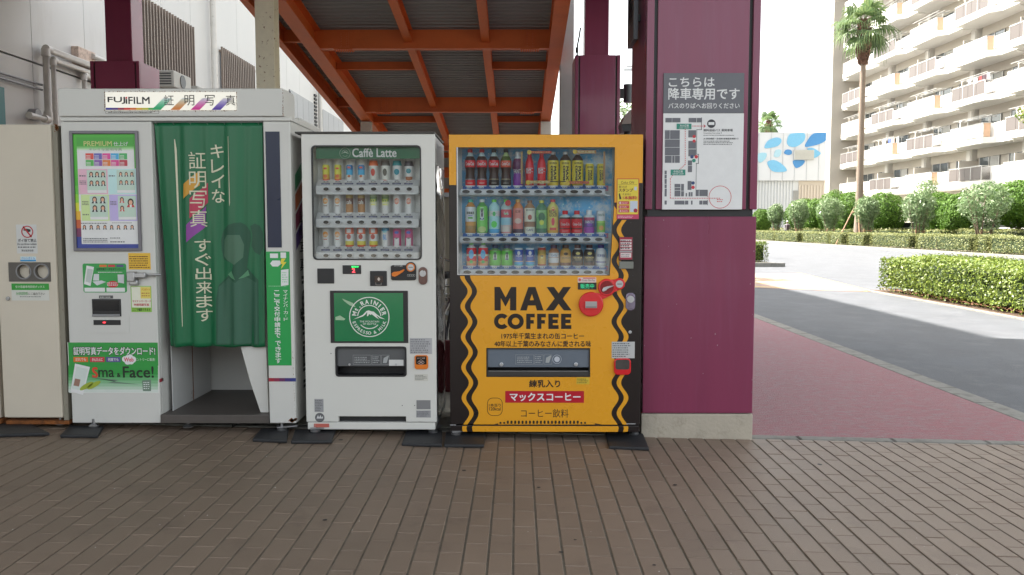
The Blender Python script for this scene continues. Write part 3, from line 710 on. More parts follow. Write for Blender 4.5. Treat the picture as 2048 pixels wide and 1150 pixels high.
# ================================================================== BICYCLES AND FENCE SEEN THROUGH THE GAP
m_chrome = M("chrome", (.6, .6, .62), .2, metal=1, var=.03); m_rubber = M("tyre_rubber", (.018, .018, .018), .8)
def bicycle(loc, rz_, label, col):
    t = empty("bicycle", loc, label, "bicycle", "bicycles parked behind the machines", rz=rz_)
    def B(mb, nm, mt, **k):
        o = mb.build(nm, mt, None, **k); o.parent = t; return o
    for cx in (-.52, .52):
        mb = MB(); mb.tube([(cx + .32 * cos(a * pi / 14), 0, .34 + .32 * sin(a * pi / 14)) for a in range(29)], .018, 6, caps=False); wo = B(mb, "wheel", m_rubber)
        mb = MB(); mb.tube([(cx + .30 * cos(a * pi / 14), 0, .34 + .30 * sin(a * pi / 14)) for a in range(29)], .008, 5, caps=False)
        for k in range(14): mb.tube([(cx, 0, .34), (cx + .3 * cos(k * pi / 7), 0, .34 + .3 * sin(k * pi / 7))], .0018, 4)
        mb.tube([(cx, -.05, .34), (cx, .05, .34)], .02, 8); o = mb.build("rim", m_chrome, None); o.parent = wo
    mb = MB(); f = [(.52, 0, .34), (.40, 0, .92)], [(.42, 0, .80), (-.02, 0, .32)], [(.41, 0, .74), (-.12, 0, .55)], [(-.02, 0, .32), (-.20, 0, .86)], [(-.02, 0, .32), (-.52, 0, .34)], [(-.14, 0, .66), (-.52, 0, .34)]
    for p in f: mb.tube(p, .016, 8)
    B(mb, "frame", col)
    mb = MB(); mb.tube([(.30, -.28, 1.0), (.42, -.2, 1.03), (.40, 0, .98), (.42, .2, 1.03), (.30, .28, 1.0)], .011, 8); mb.tube([(.40, 0, .92), (.40, 0, .98)], .014, 8); B(mb, "handlebar", m_chrome)
    mb = MB(); mb.lathe([(.02, 0, 0), (.1, .02, 0), (.11, .05, 0), (.08, .07, 0)], -.22, 0, .86, 14); B(mb, "saddle", m_rubber)
    mb = MB(); 
    for z in (.66, .75, .84): mb.tube([(.50, -.17, z), (.78, -.17, z), (.78, .17, z), (.50, .17, z), (.50, -.17, z)], .006, 5, caps=False)
    for k in range(6):
        x = .50 + k * .056; mb.tube([(x, -.17, .84), (x, -.17, .62), (x, .17, .62), (x, .17, .84)], .004, 4)
    B(mb, "basket", m_chrome); mb = MB()
    mb.tube([(-.02, -.1, .32), (-.02, .1, .32)], .012, 6); mb.tube([(-.02, -.1, .32), (.1, -.1, .22)], .008, 6); mb.tube([(-.02, .1, .32), (-.14, .1, .42)], .008, 6); mb.box(.06, .15, -.18, -.09, .21, .23); mb.box(-.18, -.1, .09, .18, .41, .43)
    B(mb, "pedals", m_chrome)
    return t
bicycle((-.62, 7.1, 0), radians(82), "bicycle glimpsed in the slit between the two vending machines", M("bike_black", (.03, .03, .035), .3))
bicycle((-.25, 8.0, 0), radians(74), "second bicycle, behind the first in the slit between the machines", M("bike_silver", (.35, .36, .38), .3, metal=.6))
bicycle((-1.25, 7.6, 0), radians(80), "bicycle with basket hidden mostly by the white vending machine", M("bike_blue", (.05, .08, .18), .3))
fn = empty("corrugated_fence", (-.9, 11.2, 0), "dull corrugated fence behind the bicycles", "fence")
mb = MB(); n = 90
for i in range(n): mb.v += [(-3.0 + i * .045, 11.2 + (.02 if i % 4 < 2 else 0), 0), (-3.0 + i * .045, 11.2 + (.02 if i % 4 < 2 else 0), 1.75)]
mb.f = [(2 * i, 2 * i + 2, 2 * i + 3, 2 * i + 1) for i in range(n - 1)]; mb.m = [0] * (n - 1); mb.build("sheet", M("fence_beige", rgb("8d8577"), .6), fn)
MB().box(-3.0, 1.0, 11.17, 11.2, 1.7, 1.76).box(-3.0, 1.0, 11.17, 11.2, .1, .16).build("rail", m_grey, fn)
rb = MB().box(-.8, -.2, 6.35, 6.4, .02, .42).box(-.8, -.77, 6.35, 6.8, .02, .3).build("board", M("maroon_board", rgb("6e2c33"), .6), None, bevel=.004)
tag(rb, "low maroon board standing on the ground in the slit between machines", "board")
# ================================================================== shared materials
FY = 4.98
m_white = M("white_enamel", rgb("dddcd6"), .32, var=.02, scale=2.5, spec=.5)
m_boothw = M("booth_enamel", rgb("d6d5d0"), .38, var=.03, scale=3, col2=rgb("bdb9ae"), thr=(.62, .95))
m_binw = M("bin_cream", rgb("d6ccbb"), .45, var=.04, scale=3)
m_rust = M("rust", rgb("8a5226"), .85, var=.3, scale=30, col2=rgb("4e2c16"), bump=.5, bscale=120)
m_steel = M("brushed_steel", (.42, .42, .43), .38, metal=.9, var=.08, scale=20)
m_floorm = M("booth_floor", rgb("5b5551"), .5, var=.12, scale=7, metal=.2)
m_mat = M("rubber_mat", (.022, .023, .026), .6, var=.2, scale=12, bump=.2, bscale=60)
def rust_bits(parent, pts, Y, seed=1, size=.006, n=40, jit=.006):          # flakes of rust along an edge
    r = random.Random(seed); mb = MB()
    size *= .55; n = int(n * 2.2); jit *= .7
    for _ in range(n):
        i = r.randrange(len(pts) - 1); t = r.random(); a, b = pts[i], pts[i + 1]
        x, z = P(a[0] + (b[0] - a[0]) * t, a[1] + (b[1] - a[1]) * t, Y); x += r.gauss(0, jit); z += r.gauss(0, jit)
        s = size * r.uniform(.4, 1.5); k = 7; off = r.random() * 6
        vs = [(x + s * r.uniform(.5, 1.1) * cos(off + 2 * pi * q_ / k), Y - .0012, z + s * r.uniform(.5, 1.1) * sin(off + 2 * pi * q_ / k)) for q_ in range(k)]
        mb.add(vs[::-1] if False else vs, [tuple(range(k))])
    return mb.build("rust_stain", m_rust, parent)
def foot(parent, px, py, ang=0, name="foot", plate=True):
    x, y, z = G(px, py); y += .012; t = gz(x) + .022
    mb = MB(); mb.tube([(x, y, t), (x, y, t + .048)], .009, 10); mb.lathe([(.03, 0, 0), (.032, .006, 0), (.02, .014, 0), (.012, .02, 0)], x, y, t, 16)
    if plate:
        c, s = cos(ang), sin(ang); pts = [(-.03, -.02), (.09, -.02), (.1, 0), (.09, .02), (-.03, .02)]
        mb.slab([(x + a * c - b * s, y + a * s + b * c) for a, b in pts], t + .018, t + .026)
    return mb.build(name, m_steel, parent, smooth=30)
def mat_(pts, label, px_):
    g = [G(*p) for p in pts]; x = sum(a[0] for a in g) / len(g); z = gz(x)
    o = MB().slab([(a[0], a[1]) for a in g], z + .001, z + .021).build("rubber_mat", m_mat, None, bevel=.006, fix=True)
    return tag(o, label, "mat", "rubber mats under machine feet")
mat_([(505, 884), (522, 862), (578, 862), (574, 888)], "black rubber mat under the photo booth's right foot", 0)
mat_([(582, 888), (590, 864), (672, 864), (664, 889)], "black rubber mat under the white vending machine's left foot", 0)
mat_([(803, 892), (813, 866), (884, 867), (884, 896)], "black rubber mat under the white vending machine's right foot", 0)
mat_([(888, 895), (892, 868), (972, 869), (968, 897)], "black rubber mat under the yellow vending machine's left foot", 0)
mat_([(1218, 898), (1210, 868), (1284, 868), (1298, 903)], "black rubber mat under the yellow vending machine's right foot", 0)
mat_([(120, 876), (140, 856), (208, 858), (196, 878)], "black rubber mat at the photo booth's left corner", 0)
mat_([(-40, 876), (-20, 852), (62, 854), (100, 874)], "black rubber mat under the recycling box", 0)
# ================================================================== RECYCLING BINS
bn = empty("recycling_bin", (-2.95, 5.2, 0), "tall cream recycling box with two round bottle holes", "bin")
bx0, bx1 = P(9, 835, FY)[0], P(136, 835, FY)[0]; bz0, bz1 = P(70, 838, FY)[1], P(60, 249, FY)[1]
x0, x1, z0, z1 = pxr(33, 524, 62, 560, FY); HC = [((P(48, 543, FY)), .0435), ((P(84, 543, FY)), .0435)]
hx0, hx1, hz0, hz1 = pxr(18, 525, 101, 563, FY)
MB().box(bx0, bx1 - .03, FY + .03, FY + .5, bz0, bz1 + .004).build("body", m_binw, bn, bevel=.004)
plate("door", bx0, bx1 - .035, bz0 + .01, bz1, [(hx0, hx1, hz0, hz1)], FY, FY + .028, m_binw, bn, bevel=.003)
MB().box(bx1 - .033, bx1 - .004, FY + .015, FY + .5, bz0 - .01, bz1 - .005).build("corner_post", M("bin_edge", rgb("8f8a7c"), .6, col2=rgb("6a3f22"), thr=(.58, .66), scale=7, stretch=(1, 1, .5)), bn)
MB().box(bx0, bx1, FY + .01, FY + .5, bz0 - .035, bz0 - .012).build("base_frame", m_rust, bn)
# faceplate with two holes
mb = MB(); m_fp = M("grey_faceplate", rgb("5f5a55"), .5)
mid = (hx0 + hx1) / 2
for (c, r), (xa, xb) in zip(HC, ((hx0, mid), (mid, hx1))):
    n = 32; out = []
    for k in range(n):
        a = 2 * pi * k / n; dx, dz = cos(a), sin(a); s = min(((xb if dx > 0 else xa) - c[0]) / dx if abs(dx) > 1e-6 else 9, ((hz1 if dz > 0 else hz0) - c[1]) / dz if abs(dz) > 1e-6 else 9)
        out.append((c[0] + dx * s, c[1] + dz * s))
    for xx in (xa, xb):
        for zz in (hz0, hz1):
            i = min(range(n), key=lambda k: (out[k][0] - xx) ** 2 + (out[k][1] - zz) ** 2); out[i] = (xx, zz)
    ring_mb(out, circ(c[0], c[1], r, n), FY - .004, FY + .03, mb)
mb.build("faceplate", m_fp, bn)
mb = MB()
for c, r in HC:
    ring_mb(circ(c[0], c[1], r + .004, 32), circ(c[0], c[1], r - .002, 32), FY - .007, FY + .0, mb)
mb.build("hole_rim", m_grey, bn); mb = MB()
for c, r in HC:
    i = [(x, FY + .03, z) for x, z in circ(c[0], c[1], r, 24)] + [(x, FY + .2, z) for x, z in circ(c[0], c[1], r, 24)]
    mb.add(i, [(k, k + 24, (k + 1) % 24 + 24, (k + 1) % 24) for k in range(24)] + [tuple(range(24, 48))])
mb.build("bottle_chute", m_black, bn)
st = box_px("sticker", (33, 449, 74, 507), FY - .0012, FY, C("b6b6b4"), bn); Yt = FY - .0022
mb = MB(); c = P(54.5, 463.5, Yt); ring_mb(circ(*c, .0365, 28), circ(*c, .0305, 28), Yt - .0004, Yt, mb); poly_px(mb, [(45, 454), (47, 452), (64, 473), (62, 475)], Yt - .0004); mb.build("prohibition_symbol", C("a3232c"), st)
mb = MB(); poly_px(mb, [(47, 459), (53, 457), (61, 459), (61, 463), (55, 465), (52, 462), (47, 461)], Yt); mb.build("hand_symbol", C("222222"), st)
mb = MB(); text("ポイ捨て禁止", (36, 477.5, 73, 484), Yt, 0, 0, .015, mb=mb); text("Do not throw rubbish", (35, 486, 73, 490), Yt, 0, 0, .01, mb=mb); text("禁止乱扔垃圾", (43, 499, 67, 503), Yt, 0, 0, .01, mb=mb); scribble(mb, (36, 492, 73, 496.5), Yt, 1, seed=5); mb.build("lettering", C("2c2c30"), st)
st = box_px("sticker", (41, 513, 72, 523), FY - .0012, FY, C("b3c3cc"), bn); mb = MB(); text("ペットボトル", (43, 514, 70, 518.6), Yt, 0, 0, .015, mb=mb); flat_px(mb, (40.5, 519.5, 72, 522.5), Yt); mb.build("lettering", C("2b7fb4"), st)
st = box_px("sticker", (23, 567, 98, 601), FY - .0012, FY, C("b9b9b2"), bn); mb = MB(); flat_px(mb, (23, 567, 98, 580), Yt); text("分別回収", (32, 584, 56, 590), Yt, 0, 0, .01, mb=mb); mb.build("green_print", C("2f8a34"), st)
mb = MB(); text("にご協力下さい", (57, 585, 90, 590), Yt, 0, 0, .008, mb=mb); scribble(mb, (40, 592, 82, 595), Yt, 1, seed=2); mb.build("lettering", C("44443e"), st)
text("空き容器専用回収ボックス", (31, 571, 89, 576), Yt - .0005, C("c9d6c0"), st, .01)
c = P(17, 597, FY); MB().tube([(c[0], FY, c[1]), (c[0], FY - .012, c[1])], .012, 16).build("lock", m_steel, bn, bevel=.003)
rust_bits(bn, [(112, 249), (114, 262)], FY + .012, 3, .008, 14, .008)
nb = empty("recycling_bin", (-3.3, 5.2, 0), "edge of a second cream box cut off by left border of the view", "bin")
nx = P(2, 835, FY + .03)[0]
MB().box(nx - .42, nx, FY + .03, FY + .5, bz0 + .0, bz1 - .02).build("body", m_binw, nb, bevel=.004); MB().box(nx - .42, nx + .006, FY + .02, FY + .5, bz0 - .035, bz0 - .005).build("base_frame", m_rust, nb)
# ================================================================== PHOTO BOOTH
pb = empty("photo_booth", (-2.0, 5.4, 0), "white photo booth with green curtain, posters and lit sign", "photo booth")
BX0, BX1 = P(145, 845, FY)[0], P(592, 840, FY)[0]; OX0, OX1 = P(321, 800, FY)[0], P(538, 820, FY)[0]
BZ0, BZ1, CZ0, CZ1 = P(300, 846, FY)[1], P(300, 243, FY)[1], P(300, 233, FY)[1], P(300, 177, FY - .01)[1]
SZ = P(430, 829, FY)[1]; BD = FY + .80
# carcass
MB().box(BX0, BX0 + .03, FY + .03, BD, BZ0 + .0, CZ0 - .001).build("side_wall", m_boothw, pb)
MB().box(BX1 - .03, BX1, FY + .03, BD, BZ0, CZ0 - .001).build("side_wall", m_boothw, pb)
MB().box(BX0 + .03, BX1 - .03, BD - .03, BD, BZ0, CZ0 - .002).build("back_wall", m_boothw, pb)
MB().box(BX0 + .03, OX0 - .0, FY + .031, BD - .03, BZ0, CZ0 - .003).build("equipment_cabinet", m_boothw, pb)
MB().box(OX1 + .0, BX1 - .03, FY + .031, BD - .03, BZ0, CZ0 - .003).build("inner_wall", m_boothw, pb)
plate("front_panel", BX0, OX0 - .002, BZ0, BZ1 + .0, [(P(187, 600, FY)[0], P(241, 600, FY)[0], P(210, 634, FY)[1], P(210, 599, FY)[1])], FY, FY + .03, m_boothw, pb, bevel=.004)
MB().box(OX1 + .002, BX1, FY, FY + .03, BZ0, BZ1).build("front_panel", m_boothw, pb, bevel=.005)
MB().box(BX0, BX1 + .008, FY - .004, BD + .01, BZ1 + .003, CZ0 - .004).build("header_rail", m_boothw, pb, bevel=.003)
MB().box(OX0 - .0015, OX1 + .0015, FY + .03, BD - .03, CZ0 - .05, CZ0 - .005).build("ceiling", m_boothw, pb)
MB().box(P(118, 205, FY)[0], P(568, 205, FY)[0], FY - .012, FY + .24, CZ0 - .001, CZ1).build("sign_box", m_boothw, pb, bevel=.006)
MB().box(BX0 + .01, BX1 - .01, FY + .24, BD, CZ0 - .0025, CZ0 + .022).build("roof_sheet", m_boothw, pb)
stp = MB(); stp.box(OX0 + .001, OX1 - .001, FY - .012, BD - .03, SZ - .052, SZ); stp.build("entry_floor", m_floorm, pb, bevel=.003)
c1 = P(402, 840, FY)[0]
# inner corner seams + box panel at right (slanted)
MB().prism([P(481, 693, FY + .05), P(532, 693, FY + .05), P(537, 825, FY + .05), P(521, 825, FY + .05), P(500, 763, FY + .05)], FY + .05, FY + .10).build("slanted_panel", m_boothw, pb, bevel=.002, fix=True)
MB().box(OX0 + .03, OX0 + .034, FY + .1, BD - .06, SZ, CZ0 - .06).build("inner_lining", M("lining_white", rgb("c9c9c8"), .3), pb)
xs_ = OX0 + .0348
MB().box(xs_ - .0005, xs_ + .0012, FY + .42, FY + .428, SZ, 1.7).build("rusty_seam", m_rust, pb)
# corner ornament: red/blue line, navy panel
mbx = box_px("blue_panel", (533, 263, 561, 495), FY - .004, FY + .001, M("navy", rgb("16213f"), .3, var=.02), pb)
a = pxr(537, 756, 592, 763, FY - .001); mb = MB()
for i, h in enumerate(("8a2030", "7a2440", "5a2450", "3a2a68", "283070")):
    mb = MB(); w_ = (a[1] - a[0]) / 5; mb.add([(a[0] + i * w_, FY - .0015, a[2]), (a[0] + (i + 1) * w_, FY - .0015, a[2]), (a[0] + (i + 1) * w_, FY - .0015, a[3]), (a[0] + i * w_, FY - .0015, a[3])], [(0, 1, 2, 3)]); mb.build("stripe", C(h), pb)
MB().box(OX0 - .0025, OX0 + .0, FY - .0015, FY + .05, P(320, 765, FY)[1], P(320, 758, FY)[1]).build("stripe", C("8a2030"), pb)
# side print, on the right wall
mb = MB(); xx = BX1 + .001
for s, z0_, z1_ in (("証明写真", 1.02, 1.42),):
    n = len(s); h = (z1_ - z0_) / n
    for i, ch in enumerate(s): tmb(mb, ch, FY + .16, FY + .34, z1_ - (i + 1) * h + .01, z1_ - i * h - .01, 0, .01, fn=lambda y, z: (xx, y, z))
tmb(mb, "FUJIFILM", FY + .16, FY + .34, .30, .98, 0, .03, rot=-1, fn=lambda y, z: (xx, y, z)); mb.build("side_lettering", C("3a3a3c"), pb)
for h, z_ in (("2c7a50", 1.62), ("a4562c", 1.50), ("7a2a48", 1.38), ("4b3470", 1.26)):
    mb = MB(); mb.add([(xx, FY + .08, z_ - .1), (xx, FY + .3, z_ + .02), (xx, FY + .3, z_ + .12), (xx, FY + .08, z_)], [(0, 1, 2, 3)]); mb.build("stripe", C(h), pb)
# lit sign
sgn = box_px("lit_sign", (211, 184, 472, 220.5), FY - .018, FY - .011, M("sign_acrylic", rgb("e6e2d6"), .3, var=.02, emit=.12), pb); Yt = FY - .0192
text("FUJ", (215.5, 194, 250, 207.5), Yt, C("17171a"), sgn, .03); text("FILM", (257, 194, 299, 207.5), Yt, C("17171a"), sgn, .03)
mb = MB(); flat_px(mb, (251.2, 198, 254.4, 207.5), Yt); mb.build("lettering", C("17171a"), sgn); mb = MB(); poly_px(mb, [(251, 197.5), (251, 194), (254.5, 193.5), (254.5, 197.5)], Yt); mb.build("red_mark", C("b02030"), sgn)
for ch, x in zip("証明写真", (328, 369, 410, 451.5)): text(ch, (x, 190, x + 19.5, 211), Yt - .0006, C("3b3a37"), sgn, -.002)
for (x, cc) in ((303, (0x18, 0x9a, 0x5c)), (341, (0xe2, 0x74, 0x34)), (381, (0xd8, 0x2a, 0x86)), (423, (0x4b, 0x2f, 0x96))):
    for k in range(8):
        t = k / 8; t2 = (k + 1) / 8; y0_, y1_ = 219.8 - 24 * t, 219.8 - 24 * t2; f = t * .95
        hx = "%02x%02x%02x" % tuple(int(c * (1 - f) + 0xe2 * f) for c in cc)
        mb = MB(); xa = x + 24 * t; xb = x + 24 * t2; poly_px(mb, [(xa, y0_), (xa + 18, y0_), (xb + 18, y1_), (xb, y1_)], Yt - .0002); mb.build("stripe", C(hx), sgn)
rb_ = ["2b2a86", "4a2a76", "8a2444", "c22f2a", "d86424", "dca02e", "b4b23a", "4da048", "1e9a5a"]
for i, h in enumerate(rb_):
    mb = MB(); w_ = (321 - 211.5) / 9; flat_px(mb, (211.5 + i * w_, 215.5, 211.5 + (i + 1) * w_, 219.8), Yt - .0001); mb.build("stripe", C(h), sgn)
rust_bits(pb, [(210, 183), (473, 183)], FY - .012, 5, .004, 60, .003); rust_bits(pb, [(210, 221.5), (473, 221.5)], FY - .012, 6, .004, 60, .003); rust_bits(pb, [(209.5, 183), (209.5, 222)], FY - .012, 8, .004, 25, .002); rust_bits(pb, [(473, 183), (473, 222)], FY - .012, 9, .004, 18, .002)
rust_bits(pb, [(566, 180), (566, 232)], FY - .012, 10, .004, 30, .002); rust_bits(pb, [(580, 842), (592, 838)], FY + .0, 11, .009, 30, .006); rust_bits(pb, [(585, 700), (591, 840)], FY + .0, 12, .003, 24, .002)
mb = MB(); scribble(mb, (216, 223, 312, 226.5), FY - .0135, 1, seed=9); x0, x1, z0, z1 = pxr(211, 221.8, 318, 227.6, FY - .0135)
ring_mb(rr_pts(x0, x1, z0, z1, .006), rr_pts(x0 + .0015, x1 - .0015, z0 + .0015, z1 - .0015, .005), FY - .0135, FY - .013, mb); mb.build("small_print", C("444440"), pb)
# poster in frame
fx = pxr(145, 262, 281, 502, FY)
fr = MB(); ring_mb([(fx[0], fx[2]), (fx[1], fx[2]), (fx[1], fx[3]), (fx[0], fx[3])], [(fx[0] + .018, fx[2] + .018), (fx[1] - .018, fx[2] + .018), (fx[1] - .018, fx[3] - .018), (fx[0] + .018, fx[3] - .018)], FY - .016, FY - .0005, fr)
fr = fr.build("poster_frame", M("frame_grey", rgb("77747a"), .4, metal=.3, var=.04), pb, bevel=.003)
pw, ph = fx[1] - fx[0] - .036, fx[3] - fx[2] - .036
def U(u, v): return fx[0] + .018 + u * pw, fx[3] - .018 - v * ph          # poster coordinates, v from the top
Yp = FY - .004
def uq(mb, u0, v0, u1, v1, Y, m=0):
    (x0, z1), (x1, z0) = U(u0, v0), U(u1, v1); mb.add([(x0, Y, z0), (x1, Y, z0), (x1, Y, z1), (x0, Y, z1)], [(0, 1, 2, 3)], m); return mb
def flat(mb, nm, h, par, **k): return mb.build(nm, C(h, .3, **k), par)
pst = flat(uq(MB(), 0, 0, 1, 1, Yp), "poster", "d9dcd4", pb, emit=0)
gcol = ["3f9e28", "55a838", "7ab52c", "c0bf30", "d89a2c", "b0502c", "6a2a50", "2c3a84"]
for i, h in enumerate(gcol):
    v0, v1 = (.0, .45) if i == 0 else (.45 + (i - 1) * .075, .45 + i * .075); flat(uq(MB(), 0, v0, .055 + (.02 if i > 3 else 0), v1, Yp - .0006), "border_print", h, pst)
flat(uq(MB(), 0, 0, 1, .09, Yp - .0005), "header_print", "3c9a2a", pst); flat(uq(MB(), .055, .03, .97, .105, Yp - .0008), "header_print", "37902c", pst)
for i, h in enumerate(("5fa652", "86b97c", "b2cfac")): flat(uq(MB(), .055, .105 + i * .012, .97, .117 + i * .012, Yp - .0008), "header_print", h, pst)
flat(uq(MB(), .0, .965, 1, 1, Yp - .0007), "border_print", "2c3a84", pst); flat(uq(MB(), .97, 0, 1, .30, Yp - .0004), "border_print", "3c9a2a", pst)
def ut(s, u0, v0, u1, v1, h, bold=.01):
    (x0, z1), (x1, z0) = U(u0, v0), U(u1, v1); mb = MB(); tmb(mb, s, x0, x1, z0, z1, Yp - .002, bold); mb.build("lettering", C(h), pst)
ut("PREMIUM", .17, .063, .62, .105, "b5b878", .025); ut("仕上げ", .65, .068, .88, .105, "d8dcc8", .01); ut("キレイな証明写真", .25, .118, .78, .145, "8a9a86", .02)
sq = ["c04038", "5a54a0", "c43c86", "3894c0", "3c9a54", "48a048", "7a4a9a", "c46a2c", "c03a80", "a83040"]
for i, h in enumerate(sq):
    u = .19 + (i % 5) * .135; v = .168 + (i // 5) * .058; flat(uq(MB(), u, v, u + .128, v + .053, Yp - .001), "colour_tile", h, pst)
mb = MB()
for i in range(10): 
    (x0, z1), (x1, z0) = U(.20 + (i % 5) * .135, .172 + (i // 5) * .058), U(.27 + (i % 5) * .135, .215 + (i // 5) * .058)
    for k in range(3): mb.add([(x0, Yp - .0015, z0 + k * .008), (x1, Yp - .0015, z0 + k * .008), (x1, Yp - .0015, z0 + k * .008 + .003), (x0, Yp - .0015, z0 + k * .008 + .003)], [(0, 1, 2, 3)])
mb.build("small_print", C("d8c8c8"), pst)
m1, m2, m3, m4, m5 = MB(), MB(), MB(), MB(), MB()
def face(u, v, s, coat=True):            # a small portrait print
    x, z = U(u, v); w_ = s * ph
    e = lambda mb, dx, dz, rx, rz_, yy: mb.add([(x + dx * w_ + rx * w_ * cos(k * pi / 6), yy, z + dz * w_ + rz_ * w_ * sin(k * pi / 6)) for k in range(12)], [tuple(range(12))])
    e(m1, 0, .05, .34, .42, Yp - .0016); (m2 if coat else m4).add([(x - .45 * w_, Yp - .0018, z - .5 * w_), (x + .45 * w_, Yp - .0018, z - .5 * w_), (x + .3 * w_, Yp - .0018, z - .22 * w_), (x - .3 * w_, Yp - .0018, z - .22 * w_)], [(0, 1, 2, 3)])
    m5.add([(x - .1 * w_, Yp - .0019, z - .5 * w_), (x + .1 * w_, Yp - .0019, z - .5 * w_), (x + .12 * w_, Yp - .0019, z - .22 * w_), (x - .12 * w_, Yp - .0019, z - .22 * w_)], [(0, 1, 2, 3)])
    e(m3, 0, .02, .21, .27, Yp - .0020)
for (u0, v0, u1, v1, h) in ((.06, .305, .53, .525, "cf9fb0"), (.54, .305, .99, .525, "a9cbdc"), (.09, .53, .54, .76, "b5cc8c"), (.545, .53, .995, .76, "a99cc8")):
    flat(uq(MB(), u0, v0, u1, v1, Yp - .0009), "photo_field", h, pst)
    b = uq(MB(), u0 + .14, v0 + .01, u1 - .02, v1 - .01, Yp - .0012); flat(b, "photo_field", "a9bcb0", pst)
    mb = MB(); uq(mb, u0 + .14, v1 - .035, u1 - .02, v1 - .012, Yp - .0014); flat(mb, "photo_field", "d8dad4", pst)
for j in range(2):
    for i in range(3): face(.27 + i * .095, .352 + j * .076, .05); face(.745 + i * .09, .350 + j * .072, .042)
for u in (.31, .44):
    for v in (.575, .65): face(u, v, .062)
face(.75, .575, .052, False); face(.75, .65, .052, False); face(.89, .60, .08, False)
for i in range(8): face(.13 + i * .11, .815, .042)
for mb, h, nm in ((m1, "241a18", "hair_print"), (m2, "1c1c24", "jacket_print"), (m3, "c89a80", "face_print"), (m4, "b04040", "jacket_print"), (m5, "d0d0d0", "collar_print")): flat(mb, nm, h, pst)["kind"] = "stuff"
mb = MB()
for i, (u0, v0, u1, v1) in enumerate(((.08, .35, .19, .37), (.08, .40, .19, .44), (.555, .35, .66, .37), (.11, .58, .21, .62), (.11, .69, .21, .71), (.565, .58, .66, .62), (.08, .77, .5, .785), (.58, .77, .9, .78), (.1, .905, .5, .95), (.54, .90, .7, .915), (.54, .93, .78, .95))):
    (x0, z1), (x1, z0) = U(u0, v0), U(u1, v1); r = random.Random(i); rows_ = max(1, int((v1 - v0) / .012)); hh = (z1 - z0) / rows_
    for k in range(rows_):
        x = x0
        while x < x1: w_ = hh * r.uniform(.3, .9); mb.add([(x, Yp - .0021, z0 + k * hh), (min(x + w_, x1), Yp - .0021, z0 + k * hh), (min(x + w_, x1), Yp - .0021, z0 + (k + .5) * hh), (x, Yp - .0021, z0 + (k + .5) * hh)], [(0, 1, 2, 3)]); x += w_ + hh * .3
mb.build("small_print", C("55565a"), pst)
# stickers and devices on the left panel
def sticker(px, h, parent=pb, Y=FY, t=.0012, r=0, label=None): return box_px("sticker", px, Y - t, Y, C(h, .35), parent, round_=r, label=label)
st = sticker((257, 506, 301, 539), "c9a030"); mb = MB(); scribble(mb, (259, 511, 299, 537), FY - .002, 6, seed=12); mb.build("small_print", C("5a3418"), st)
st = sticker((166, 527, 253, 585), "2f8a44", r=.012); Ys = FY - .002
mb = MB(); poly_px(mb, [(173, 531), (188, 534), (181, 572), (168, 568)], Ys); mb.build("phone_print", C("cfd2d0"), st); mb = MB(); poly_px(mb, [(175, 537), (186, 539), (181, 566), (171, 563)], Ys - .0004); mb.build("screen_print", C("a9b0ac"), st)
mb = MB(); poly_px(mb, [(188, 548), (198, 548), (198, 561), (186, 561)], Ys); poly_px(mb, [(185, 563), (203, 561), (212, 564), (194, 571)], Ys); poly_px(mb, [(235, 549), (248, 549), (248, 567), (236, 565)], Ys); mb.build("laptop_print", C("b9bcbe"), st)
mb = MB(); flat_px(mb, (169, 575.5, 210, 583.5), Ys); flat_px(mb, (213, 575.5, 250, 583.5), Ys); mb.build("label_print", C("cfd4cc"), st)
for i, h in enumerate(("c4622c", "b4343c", "4a4a74")): mb = MB(); flat_px(mb, (199 + i * 17, 529.5, 213 + i * 17, 534), Ys); mb.build("label_print", C(h), st)
text("証明写真データをダウンロード！", (193, 536, 250, 541), Ys, C("1f3a24"), st, .02); mb = MB(); c = P(225.5, 568.5, Ys); mb.add([(x, Ys - .0005, z) for x, z in circ(c[0], c[1], .034, 24, .02)], [tuple(range(24))]); mb.build("badge_print", C("b02a34"), st)
mb = MB(); scribble(mb, (214, 564, 237, 572), Ys - .001, 2, seed=4); scribble(mb, (196, 543, 246, 546), Ys - .001, 1, seed=6); mb.build("small_print", C("d8d8d0"), st)
pnl = box_px("payment_panel", (170, 586, 258, 666), FY - .003, FY, m_boothw, pb, round_=.01)
# screen recess, slot, label
dv = box_px("photo_outlet", (184, 598, 242, 633), FY - .006, FY + .001, m_black, pb, bevel=.002)
x0, x1, z0, z1 = pxr(187, 601, 239, 628, FY); MB().box(x0, x1, FY - .0075, FY - .0062, z0 + .02, z1).build("flap", M("smoked", (.008, .008, .01), .1, var=.02), dv)
x0, x1, z0, z1 = pxr(186, 628, 241, 633, FY); MB().box(x0, x1, FY - .012, FY - .0062, z0, z1).build("lip", m_grey, dv, bevel=.001)
sl = box_px("status_display", (187, 640, 241, 650), FY - .006, FY - .0005, m_black, pb); c = P(208.5, 645, FY - .007)
MB().box(c[0] - .008, c[0] + .008, FY - .007, FY - .006, c[1] - .003, c[1] + .003).build("indicator", M("led_red", (.8, .02, .03), .4, emit=1.5), sl)
st = sticker((198, 591, 226, 597), "4a4a4a", Y=FY - .003); mb = MB(); scribble(mb, (200, 592.5, 224, 596), FY - .0052, 1, seed=8); mb.build("small_print", C("bdbdb8"), st)
hd = MB(); (x0, z0) = P(260, 566, FY); (x1, z1) = P(275, 543, FY)
hd.box(x0, x1, FY - .045, FY, z0 + .012, z1); hd.box(x0 + .008, x1 + .01, FY - .03, FY, z0 - .01, z0 + .02)
hd.box(x1 - .004, P(296, 550, FY)[0], FY - .04, FY - .012, P(290, 555, FY)[1], P(290, 545, FY)[1]); a = P(296, 550, FY - .025); b = P(322, 549.5, FY - .025)
